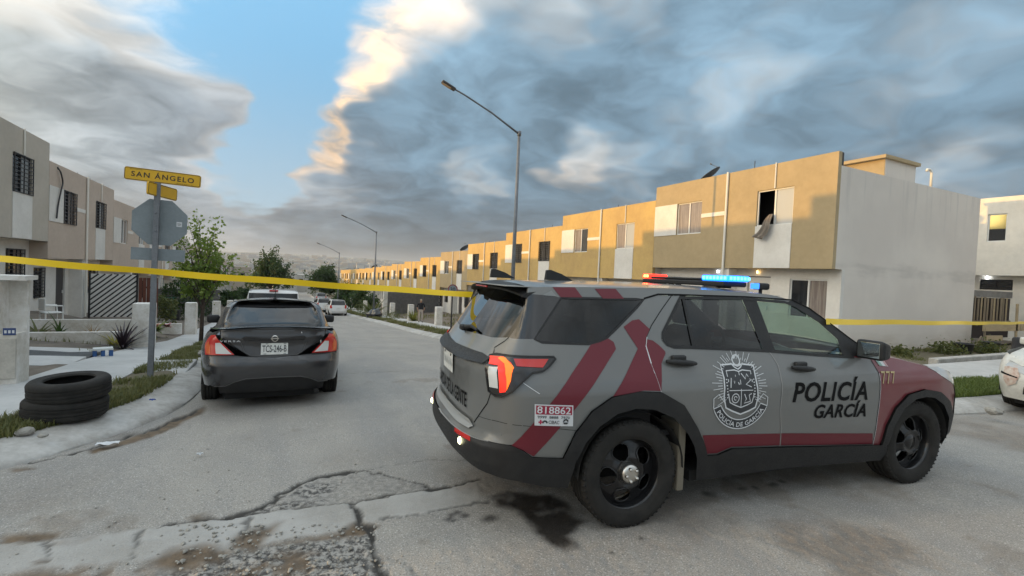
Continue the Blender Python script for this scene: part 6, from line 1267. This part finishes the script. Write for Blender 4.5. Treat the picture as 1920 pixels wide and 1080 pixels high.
def seat_obj():
    s = empty('old_car_seat', (15.9, 4.75, .05), .5, 'discarded dark car seat with a pale frame by the white car', 'seat')
    obj('frame', MB().bbox(-.34, -.30, -.32, -.27, 0, .80, .015).bbox(-.34, .30, -.32, -.28, .0, .05, .012).bbox(-.34, .30, -.32, -.28, .76, .80, .012).mesh('frame', M_pw), s); obj('cushion', MB().bbox(-.22, .3, -.27, .28, .18, .38, .05).mesh('cushion', M_seat), s); obj('backrest', MB().bbox(-.28, -.10, -.27, .28, .35, .78, .05).mesh('backrest', M_seat), s)
seat_obj()
def trash():
    for i, (x, y, s, lab) in enumerate([(7.0, 37.6, .42, 'black trash bag at the foot of the second street lamp'), (6.75, 38.3, .36, 'black trash bag behind the other bag by the lamp'), (7.3, 40.2, .40, 'dark bag beside the palm')]):
        bm = bmesh.new(); bmesh.ops.create_icosphere(bm, subdivisions=3, radius=s)
        for v in bm.verts: k = 1 + .16 * math.sin(v.co.x * 17 + i) * math.cos(v.co.y * 13) + .1 * math.sin(v.co.z * 21); v.co *= k; v.co.z = max(v.co.z * (.9 if v.co.z < 0 else 1.15), -s * .55)
        me = bpy.data.meshes.new('trash_bag'); bm.to_mesh(me); bm.free(); me.materials.append(M_gloss); me.polygons.foreach_set('use_smooth', [True] * len(me.polygons)); o = obj('trash_bag', me, None, (x, y, zr(y) + .12 + s * .5)); tag(o, lab, 'trash bag', 'black bags by the lamp')
trash()
# litter
for i, (px, py, w, h, m, lab) in enumerate([(202, 833, .17, .07, M_decw, 'flat white paper scrap in the gutter'), (286, 751, .06, .04, mat('blue_scrap', (.02, .06, .3), .5), 'small blue scrap on the verge'), (375, 853, .05, .03, M_decw, 'tiny white scrap on the asphalt')]):
    p = ground_px(px, py, .02 if i != 1 else .14); b = MB(); n = 5; V = [(w * (u / n - .5) , h * (v / n - .5) + .01 * math.sin(u * 2), .012 + .008 * math.sin(u * 1.7 + v * 2.1)) for v in range(n + 1) for u in range(n + 1)]; b.add(V, [(v * (n + 1) + u, v * (n + 1) + u + 1, (v + 1) * (n + 1) + u + 1, (v + 1) * (n + 1) + u) for v in range(n) for u in range(n)]); o = b.build('litter', m, loc=p); tag(o, lab, 'litter', 'litter')
for i, (px, py, s, lab) in enumerate([(45, 812, .07, 'pale stone on the verge below the tyres'), (32, 780, .05, 'small pale stone beside the tyre stack'), (380, 664, .09, 'pale rock on the verge left of the sedan'), (1862, 773, .10, 'pale rock on the verge before the white car'), (82, 818, .04, 'small pale stone near the kerb')]):
    p = ground_px(px, py, .13); bm = bmesh.new(); bmesh.ops.create_icosphere(bm, subdivisions=2, radius=s)
    for v in bm.verts: v.co *= 1 + .2 * math.sin(v.co.x * 40 + i) * math.cos(v.co.y * 33); v.co.z *= .55
    me = bpy.data.meshes.new('rock'); bm.to_mesh(me); bm.free(); me.materials.append(MATS['stone']); o = obj('rock', me, None, p + Vector((0, 0, s * .2))); tag(o, lab, 'rock', 'stones on the verges')
# ------------------------------------------------------------------ plants
def leaf_mat(name, c1, c2, tr=.35):
    m = bpy.data.materials.new(name); m.use_nodes = True; nt = m.node_tree; g = NG(nt); b = nt.nodes['Principled BSDF']; P = g.n('ShaderNodeNewGeometry')
    nt.links.new(g.mix(g.mr(P.outputs['Random Per Island'], 0, 1, smooth=False), c1, c2), b.inputs['Base Color']); b.inputs['Roughness'].default_value = .6
    t = g.n('ShaderNodeBsdfTranslucent'); t.inputs[0].default_value = (*[min(1, x * 1.6) for x in c2], 1); mx = g.n('ShaderNodeMixShader'); mx.inputs[0].default_value = tr; out = nt.nodes['Material Output']
    nt.links.new(b.outputs[0], mx.inputs[1]); nt.links.new(t.outputs[0], mx.inputs[2]); nt.links.new(mx.outputs[0], out.inputs[0]); return m
M_leaf = leaf_mat('bright_leaves', (.05, .115, .018), (.19, .25, .045)); M_leafd = leaf_mat('dark_leaves', (.018, .045, .012), (.05, .085, .022)); M_leafy = leaf_mat('olive_leaves', (.05, .075, .02), (.12, .13, .04)); M_bark = mat('bark', (.09, .065, .05), .95, var=.5, vscale=9, bump=.8, bscale=30)
M_grass = leaf_mat('grass_blades', (.05, .075, .015), (.17, .165, .06), .3)
def leaf_quads(C, size, rs, flat=.0, aspect=.62):
    """many single leaves: two triangles folded on the midrib"""
    n = len(C); a = rs.normal(size=(n, 3)); a[:, 2] -= flat; a /= np.linalg.norm(a, axis=1)[:, None]; b = rs.normal(size=(n, 3)); b -= a * (a * b).sum(1)[:, None]; b /= np.linalg.norm(b, axis=1)[:, None]; nn = np.cross(a, b)
    s = size * rs.uniform(.6, 1.3, (n, 1)); L = a * s; B = b * s * aspect * .5
    V = np.stack([C, C + L * .45 + B + nn * s * .08, C + L, C + L * .45 - B + nn * s * .08], 1).reshape(-1, 3); F0 = np.arange(n)[:, None] * 4
    return V, np.concatenate([F0 + np.array([[0, 1, 2]]), F0 + np.array([[0, 2, 3]])], 0)
def mesh_np(name, V, Fc, m):
    me = bpy.data.meshes.new(name); me.vertices.add(len(V)); me.vertices.foreach_set('co', V.astype(np.float32).ravel()); k = Fc.shape[1]; me.loops.add(Fc.size); me.loops.foreach_set('vertex_index', Fc.astype(np.int32).ravel()); me.polygons.add(len(Fc)); me.polygons.foreach_set('loop_start', np.arange(0, Fc.size, k, dtype=np.int32)); me.materials.append(m); me.update(); me.validate(); return me
def tree(loc, label, h, cr, m, seed, nbr=16, leaves=3000, lsize=.12, trunk_h=.4, trunk_r=.06, spread=1., group=None, sprays=0, lean=(0, 0), low=.25):
    rs = np.random.default_rng(seed); t = empty('tree', loc, 0, label, 'tree', group); th = h * trunk_h; mb = MB(); P0 = [np.array([0, 0, -.2]), np.array([lean[0] * .3, lean[1] * .3, th * .5]), np.array([lean[0], lean[1], th])]
    mb.tube(P0, [trunk_r * 1.3, trunk_r, trunk_r * .8], 8); tips = []
    for k in range(nbr):
        a = 2 * PI * k / nbr + rs.uniform(-.4, .4); e = rs.uniform(low, 1.) ** .8; st = P0[1] + (P0[2] - P0[1]) * rs.uniform(.2, 1); L = cr * rs.uniform(.65, 1.1) * (1 - .35 * e ** 3)
        end = np.array([lean[0] + math.cos(a) * L * math.cos(e * 1.25) * spread, lean[1] + math.sin(a) * L * math.cos(e * 1.25) * spread, th + (h - th) * e * rs.uniform(.8, 1.05)]); mid_ = (st + end) / 2 + rs.normal(size=3) * cr * .08
        mb.tube([st, mid_, end], [trunk_r * .5, trunk_r * .3, trunk_r * .1], 6, False)
        for q in range(7):
            s0 = rs.uniform(.35, 1.0); p = st * (1 - s0) ** 2 + 2 * mid_ * s0 * (1 - s0) + end * s0 ** 2; tw = p + rs.normal(size=3) * cr * .20 + np.array([0, 0, cr * .05]); mb.tube([p, (p + tw) / 2 + rs.normal(size=3) * .02, tw], trunk_r * .10, 4, False); tips.append((p, tw))
    for k in range(sprays):
        a = rs.uniform(0, 2 * PI); st = P0[2]; end = np.array([math.cos(a) * cr * rs.uniform(.4, 1.1), math.sin(a) * cr * rs.uniform(.4, 1.1), h * rs.uniform(.95, 1.12)]); mb.tube([st, (st + end) / 2 + np.array([0, 0, .2]), end], [trunk_r * .4, trunk_r * .2, trunk_r * .08], 5, False)
        for q in range(5): tips.append(((st + end) / 2, end + rs.normal(size=3) * .12))
    obj('trunk', mb.mesh('trunk', M_bark, True), t)
    per = max(1, leaves // len(tips)); C = []
    for p, q in tips:
        f = rs.uniform(.2, 1.1, (per, 1)); C.append(p + (q - p) * f + rs.normal(size=(per, 3)) * cr * .085)
    V, Fc = leaf_quads(np.concatenate(C), lsize, rs, .4); obj('crown', mesh_np('crown', V, Fc, m), t); return t
tree((-2.0, 17.2, zr(17.2) + .12), 'small bright green street tree behind the sign post', 3.45, 1.0, M_leaf, 3, 15, 2600, .12, .46, .05, 1., sprays=4, lean=(.05, .05))
tree((-1.0, 104, -4.3), 'dense dark tree at the end of the street, the larger one', 8.6, 4.0, M_leafd, 5, 30, 9000, .42, .22, .2, 1., 'dark trees at the end of the street', low=.02)
tree((9.0, 104, -4.4), 'dense dark tree at the end of the street, the rounder one', 6.6, 3.5, M_leafd, 9, 30, 8000, .42, .22, .2, 1., 'dark trees at the end of the street', low=.02)
tree((8.7, 68, zr(68)), 'dark bushy tree behind the white cars', 3.0, 2.2, M_leafd, 15, 22, 3500, .3, .25, .12, 1., 'bushes along the sunny sidewalk', low=.02); tree((8.9, 57, zr(57)), 'dark bush beyond the palm on the sunny side', 2.6, 2.0, M_leafd, 16, 20, 3000, .28, .2, .1, 1., 'bushes along the sunny sidewalk', low=.02)
tree((-4.2, 58, zr(58)), 'dark bush far along the shaded sidewalk', 1.8, 1.5, M_leafd, 19, 22, 3000, .3, .2, .1, low=.02); tree((-3.9, 72, zr(72)), 'dark bush farther along the shaded sidewalk', 2.0, 1.6, M_leafd, 20, 22, 3000, .34, .2, .1, low=.02)
def hedge(label, y, x0, x1, z0, z1, m, n, seed, th=.25, ls=.11):
    rs = np.random.default_rng(seed); h = empty('creeper_hedge', (0, 0, 0), 0, label, 'hedge'); C = np.stack([rs.uniform(x0, x1, n), y + rs.normal(size=n) * th * .5, z0 + (z1 - z0) * rs.uniform(0, 1, n) ** .8], 1); C[:, 2] += .14 * np.sin(C[:, 0] * 5); V, Fc = leaf_quads(C, ls, rs, .5); o = obj('foliage', mesh_np('foliage', V, Fc, m), h)
    mb = MB()
    for k in range(int((x1 - x0) / .5) + 1): mb.tube([(x0 + k * .5, y, z0 - .3), (x0 + k * .5 + .03, y, z1)], .012, 5)
    for z in (z0 + .2, (z0 + z1) / 2, z1 - .05): mb.tube([(x0, y + .02, z), (x1, y + .02, z)], .008, 5)
    tag(obj('wire_mesh', mb.mesh('wire_mesh', mat('green_wire', (.02, .10, .06), .5) if 'green_wire' not in MATS else MATS['green_wire']), h), kind='stuff')
hedge('dark green creeper on a wire fence behind the white pillars', 31.0, -5.4, -3.1, -1.5, .55, M_leafd, 2600, 33, .3, .13); hedge('loose shrub at the end of the slat fence', 25.4, -4.55, -3.9, -.9, .15, M_leafy, 700, 35, .4, .12)
def rosette(loc, label, n, L, m, seed, w=.05, up=.7, group='spiky yard plants', cat='plant'):
    rs = np.random.default_rng(seed); o = empty('spiky_plant', loc, 0, label, cat, group); mb = MB()
    for k in range(n):
        a = rs.uniform(0, 2 * PI); e = rs.uniform(.25, 1.3) * up; l = L * rs.uniform(.6, 1.1); V = []; Fc = []
        for j in range(6):
            t = j / 5; d = e + (1 - e) * 0 - t * t * .9; r = l * t * math.cos(e - t * .5); z = l * t * math.sin(e) - .35 * l * t * t * (1.2 - e * .6); ww = w * (1 - t) * (.5 + min(1, t * 4)) * .6
            V += [(r * math.cos(a) - ww * math.sin(a), r * math.sin(a) + ww * math.cos(a), z), (r * math.cos(a) + ww * math.sin(a), r * math.sin(a) - ww * math.cos(a), z)]
        mb.add(V, [(2 * j, 2 * j + 1, 2 * j + 3, 2 * j + 2) for j in range(5)])
    obj('leaves', mb.mesh('leaves', m, True, fix=False), o); return o
rosette((-3.15, 13.9, -.38), 'tall dark purple spiky plant beside the tall white pillar', 34, 1.0, mat('dark_purple_leaf', (.035, .022, .03), .6), 1, .05, 1.15); rosette((-3.5, 14.7, -.40), 'yellow green rosette at the end of the planter wall', 26, .42, leaf_mat('yellow_leaves', (.2, .2, .03), (.32, .27, .05)), 2, .05, .9)
rosette((-5.2, 15.6, -.3), 'young agave behind the planter wall', 14, .6, M_leafy, 4, .05, 1.1); rosette((-4.8, 15.6, -.32), 'upright dark plant behind the planter wall', 12, .7, M_leafd, 5, .06, 1.3); rosette((-4.2, 15.8, -.35), 'dry orange brown plant behind the planter wall', 40, .45, leaf_mat('dry_leaves', (.22, .13, .05), (.30, .2, .09)), 6, .02, 1.2); rosette((-3.7, 15.9, -.4), 'second dry orange plant nearer the pillar', 36, .4, leaf_mat('dry_leaves_b', (.24, .13, .04), (.30, .18, .07)), 7, .02, 1.2)
rosette((7.35, 41.0, zr(41) + .12), 'palm like shrub beside the second street lamp', 70, 2.1, M_leafy, 8, .16, 1.05); rosette((8.45, 32.2, zr(32.2) + .12), 'round yellow green shrub beside the standing person', 90, .95, leaf_mat('shrub_leaves', (.10, .12, .02), (.2, .2, .05)), 9, .07, 1.2)
rosette((-3.5, 19.2, -.62), 'low leafy plants in the flower bed', 60, .5, M_leaf, 12, .08, .9)
for i, (x, y, z) in enumerate([(-3.45, 18.7, -.55), (-3.25, 19.5, -.62)]): o = rosette((x, y, z + .12), ['orange flowers in the bed by the second white pillar', 'pink flowers at the edge of the flower bed'][i], 30, .22, mat('petals_%d' % i, [(.5, .12, .03), (.4, .12, .14)][i], .6), 40 + i, .10, .8)
def yard_shrub(x, y, z, s, label, seed, m=None): rs = np.random.default_rng(seed); o = empty('shrub', (x, y, z), 0, label, 'shrub', 'low shrubs in the sunny yards'); C = rs.normal(size=(500, 3)) * np.array([s, s, s * .6]) + np.array([0, 0, s * .6]); V, Fc = leaf_quads(C, .10, rs, .4); obj('foliage', mesh_np('foliage', V, Fc, m or M_leafy), o)
yard_shrub(7.5, 44.5, zr(44.5) + .1, .5, 'low shrub in front of the palm', 61); yard_shrub(7.8, 49, zr(49) + .1, .6, 'low shrub beyond the palm', 62); yard_shrub(8.0, 36.0, zr(36) + .1, .35, 'small shrub between pillar and lamp', 63); yard_shrub(16.0, 7.3, -.05, .14, 'weeds at the foot of the grey wall', 64); yard_shrub(18.5, 7.2, -.05, .20, 'weedy shrub near the far end of the grey wall', 65); yard_shrub(20.5, 7.0, -.05, .22, 'weedy shrub in front of the trestle', 66)
# ------------------------------------------------------------------ grass: one mass per verge
def grass(name, label, pts, hmin, hmax, seed, m=M_grass, w=.006):
    rs = np.random.default_rng(seed); n = len(pts); a = rs.uniform(0, 2 * PI, n); h = rs.uniform(hmin, hmax, n); lean = rs.uniform(.1, .9, n) * h; d = np.stack([np.cos(a), np.sin(a), 0 * a], 1); s = np.stack([-np.sin(a), np.cos(a), 0 * a], 1) * w
    P = pts; up = np.array([0, 0, 1.]); mid_ = P + d * (lean * .35)[:, None] + up * (h * .6)[:, None]; tip = P + d * lean[:, None] + up * (h * .9)[:, None]
    V = np.stack([P - s, P + s, mid_ + s * .7, mid_ - s * .7, tip], 1).reshape(-1, 3); b = np.arange(n)[:, None] * 5; Fc = np.concatenate([b + np.array([[0, 1, 2]]), b + np.array([[0, 2, 3]]), b + np.array([[3, 2, 4]])], 0); o = obj(name, mesh_np(name, V, Fc, m)); tag(o, label, 'grass', kind='stuff'); return o
def verge_pts(K, s, o0, o1, smin, smax, dens, seed, thr=.45, zoff=.13, fs=1.5):
    rs = np.random.default_rng(seed); d = np.r_[0, np.cumsum(np.hypot(*np.diff(K, axis=0).T))]; n = int(dens * (smax - smin) * (o1 - o0)); u = rs.uniform(smin, smax, n); o = rs.uniform(o0, o1, n)
    A = np.stack([np.interp(u, d, K[:, 0]), np.interp(u, d, K[:, 1])], 1); T = np.stack([np.interp(u + .05, d, K[:, 0]), np.interp(u + .05, d, K[:, 1])], 1) - A; T /= np.hypot(*T.T)[:, None] + 1e-9; N = np.stack([-T[:, 1], T[:, 0]], 1); P = A + N * (s * o)[:, None]
    keep = fbm(P, fs, seed) + rs.uniform(-.12, .12, n) > thr; P = P[keep]; return np.c_[P, [zr(y) + zoff for y in A[keep][:, 1]]]
dL = np.r_[0, np.cumsum(np.hypot(*np.diff(LK, axis=0).T))]; kL = dL[np.argmin(abs(LK[:, 1] - 9.4))]
grass('grass', 'tufts of grass and weeds on the verge by the tyres and sign', np.concatenate([verge_pts(LK, -1, .36, 1.0, kL - 1.5, kL + 9, 5200, 71, .555), verge_pts(LK, -1, .36, 1.0, kL - 9, kL - 1.5, 2600, 72, .53)]), .03, .11, 73)
dR = np.r_[0, np.cumsum(np.hypot(*np.diff(RK, axis=0).T))]; kR = dR[np.argmin(abs(RK[:, 1] - 9.5))]
grass('grass', 'green grass on the verge before the damaged white car', verge_pts(RK, 1, .36, 1.28, kR + 4, kR + 14, 4600, 81, .40), .03, .12, 83, leaf_mat('green_grass', (.05, .09, .012), (.14, .18, .04), .3))
grass('grass', 'weeds along the sunny kerb down the street', verge_pts(RK, 1, .36, 1.28, kR - 45, kR + 3, 380, 91, .46), .05, .22, 93, w=.014)
rs_ = np.random.default_rng(5); q = np.stack([rs_.uniform(12.5, 24, 9000), rs_.uniform(5.9, 8.0, 9000)], 1); q = q[fbm(q, .9, 44) > .52]; grass('grass', 'weeds at the foot of the grey end wall', np.c_[q, np.full(len(q), -.05)], .04, .15, 95, w=.008)
rs_ = np.random.default_rng(6); q = np.stack([rs_.uniform(8.7, 13.5, 5000), rs_.uniform(20, 42, 5000)], 1); q = q[fbm(q, .5, 46) > .52]; grass('grass', 'patchy weeds in the sunny front yards', np.c_[q, [ZR(a, b) for a, b in q]], .05, .2, 97, w=.014)
rs_ = np.random.default_rng(8); q = np.stack([rs_.uniform(-6.5, -3.2, 4000), rs_.uniform(12.2, 20, 4000)], 1); q = q[fbm(q, .9, 48) > .55]; grass('grass', 'sparse weeds in the near shaded yard', np.c_[q, [ZL(a, b) for a, b in q]], .04, .16, 98, w=.008)

# ------------------------------------------------------------------ person by the white pillar
def person():
    p = empty('person', (8.35, 30.0, zr(30) + .15), -.2, 'person in a black top and pale trousers standing by a white pillar', 'person')
    me = bpy.data.meshes.new('body'); J = {'pelvis': (0, 0, .80, .125, .10), 'chest': (0, .02, 1.12, .15, .10), 'neck': (0, .01, 1.28, .055, .055), 'headb': (0, -.01, 1.36, .075, .08), 'headt': (0, 0, 1.50, .06, .065), 'shl': (-.17, .01, 1.21, .055, .055), 'ell': (-.24, .02, .98, .042, .042), 'wrl': (-.20, -.10, .80, .03, .03), 'hal': (-.19, -.13, .73, .032, .02), 'shr': (.17, .01, 1.21, .055, .055), 'elr': (.24, .04, .98, .042, .042), 'wrr': (.19, -.08, .82, .03, .03), 'har': (.18, -.11, .75, .032, .02), 'hpl': (-.09, 0, .74, .09, .09), 'knl': (-.10, -.02, .43, .06, .06), 'anl': (-.10, .02, .07, .042, .042), 'tol': (-.11, -.12, .03, .035, .03), 'hpr': (.09, 0, .74, .09, .09), 'knr': (.10, -.03, .43, .06, .06), 'anr': (.11, .01, .07, .042, .042), 'tor': (.12, -.13, .03, .035, .03)}
    K = list(J); E = [('pelvis', 'chest'), ('chest', 'neck'), ('neck', 'headb'), ('headb', 'headt'), ('chest', 'shl'), ('shl', 'ell'), ('ell', 'wrl'), ('wrl', 'hal'), ('chest', 'shr'), ('shr', 'elr'), ('elr', 'wrr'), ('wrr', 'har'), ('pelvis', 'hpl'), ('hpl', 'knl'), ('knl', 'anl'), ('anl', 'tol'), ('pelvis', 'hpr'), ('hpr', 'knr'), ('knr', 'anr'), ('anr', 'tor')]
    me.from_pydata([J[k][:3] for k in K], [(K.index(a), K.index(b)) for a, b in E], []); o = obj('body', me, p); m = o.modifiers.new('s', 'SKIN'); sk = me.skin_vertices[0].data
    for i, k in enumerate(K): sk[i].radius = J[k][3:5]
    sk[0].use_root = True; o.modifiers.new('d', 'SUBSURF').levels = 2; o.modifiers['d'].render_levels = 2
    dg = bpy.context.evaluated_depsgraph_get(); nm = bpy.data.meshes.new_from_object(o.evaluated_get(dg)); o.modifiers.clear(); o.data = nm; nm.name = 'body'
    skin = mat('skin', (.30, .17, .11), .6); top = mat('black_cloth', (.015, .015, .018), .9); tr = mat('pale_cloth', (.42, .36, .31), .9); hair = mat('pale_hat', (.35, .28, .20), .9); sho = mat('shoe', (.03, .03, .03), .7)
    for x in (skin, top, tr, hair, sho): nm.materials.append(x)
    for f in nm.polygons:
        c = f.center; f.material_index = 3 if c.z > 1.40 else (0 if c.z > 1.28 else (4 if c.z < .09 else (0 if (abs(c.x) > .14 and c.z < .97) else (1 if c.z > .84 else 2)))); f.use_smooth = True
person()

# ------------------------------------------------------------------ far town, hills, pylon
def far_town():
    rs = np.random.default_rng(12); ms = [mat('far_wall_a', (.52, .50, .46), .9), mat('far_wall_b', (.42, .36, .30), .9), mat('far_wall_c', (.33, .33, .34), .9)]
    spots = [(-14, 118, 6, 5.5, 6, 0), (2.0, 126, 5, 5.2, 6, 0), (6.8, 130, 5, 5.0, 6, 0), (-8, 122, 6, 6, 6, 1)]
    for i, (x, y, w, h, d, k) in enumerate(spots):
        z = base_z(x, y) - .2; t = empty('far_house', (x, y, z), .05 * i, ['pale far house at the left of the street end', 'pale far house between the two dark trees', 'second pale far house between the dark trees', 'tan far house behind the larger dark tree'][i], 'house', 'houses across the end of the street'); obj('wall', MB().box(-w / 2, w / 2, 0, d, 0, h).mesh('wall', ms[k]), t)
        obj('roof', MB().box(-w / 2 - .05, w / 2 + .05, -.05, d + .05, h, h + .25).mesh('roof', ms[k]), t)
        for wx in (-w * .25, w * .22): obj('window', MB().box(wx - .45, wx + .45, -.04, -.002, h * .62, h * .62 + 1.1).mesh('window', M_pane), t)
    # the plain full of houses beyond: too far to count
    mb = MB()
    for k in range(2600):
        a = rs.uniform(-.75, .9); r = rs.uniform(350, 4200) ; x, y = math.sin(a) * r, math.cos(a) * r; z = hill_z(x, y); s = rs.uniform(5, 11) * (1 + r / 2500); mb.box(x - s, x + s, y, y + s, z - 4, z + rs.uniform(4, 8) * (1 + r / 2600), int(rs.integers(0, 3)))
    o = mb.build('town', ms, fix=False); tag(o, 'distant town spread over the plain', kind='stuff')
def hill_z(x, y):
    r = math.hypot(x, y); t = min(1, max(0, (r - 700) / 4300)); return -22 + 130 * t ** 1.6 * (.65 + .35 * math.sin(math.atan2(x, y) * 5 + 1.2)) + 4 * math.sin(x * .004) * math.cos(y * .003)
def hills():
    mb = MB(); n = 90; rr = [300, 500, 800, 1200, 1800, 2600, 3600, 5000, 6500, 8000]; V = []
    for r in rr:
        for k in range(n): a = -1.4 + 2.9 * k / (n - 1); x, y = math.sin(a) * r, math.cos(a) * r; V.append((x, y, hill_z(x, y) - (20 if r > 6000 else 0)))
    mb.add(V, [(i * n + k, i * n + k + 1, (i + 1) * n + k + 1, (i + 1) * n + k) for i in range(len(rr) - 1) for k in range(n - 1)]); o = mb.build('hills', mat('far_hills', (.22, .21, .18), .95, var=.6, vscale=.006, col2=(.12, .13, .10)), smooth=True); tag(o, 'far plain rising to low hills', kind='structure')
hills(); far_town()
def pylon(x, y, h, label):
    z = hill_z(x, y) - 1; t = empty('pylon', (x, y, z), 0, label, 'pylon'); mb = MB()
    for sx in (-1, 1):
        for sy in (-1, 1): mb.tube([(sx * 4, sy * 4, 0), (sx * 1.2, sy * 1.2, h * .6), (sx * 1.0, sy * 1.0, h)], .22, 4)
    for k in range(9):
        a, b = h * k / 9, h * (k + 1) / 9; w = lambda q: 4 - 2.8 * min(1, q / (h * .6)); mb.tube([(-w(a), -w(a), a), (w(b), -w(b), b)], .14, 4); mb.tube([(w(a), -w(a), a), (-w(b), -w(b), b)], .14, 4)
    obj('mast', mb.mesh('mast', M_galv), t)
    for zz in (h * .72, h * .86, h * .99): obj('cross_arm', MB().tube([(-7, 0, zz), (0, 0, zz + .8), (7, 0, zz)], .25, 4).mesh('cross_arm', M_galv), t)
p = onY(667, 500, 400.); pylon(p.x, 400., 24, 'lattice power pylon far beyond the street')
# air: pale haze over the valley
def haze():
    m = bpy.data.materials.new('haze'); m.use_nodes = True; nt = m.node_tree; nt.nodes.clear(); g = NG(nt); out = g.n('ShaderNodeOutputMaterial'); v = g.n('ShaderNodeVolumePrincipled'); v.inputs['Color'].default_value = (.86, .90, .95, 1); v.inputs['Density'].default_value = .00013; v.inputs['Anisotropy'].default_value = .2; nt.links.new(v.outputs[0], out.inputs['Volume'])
    o = MB().box(-9600, 9600, -3400, 9600, -50, 190).build('haze', m); tag(o, 'thin blue grey haze over the valley', kind='stuff')
haze()
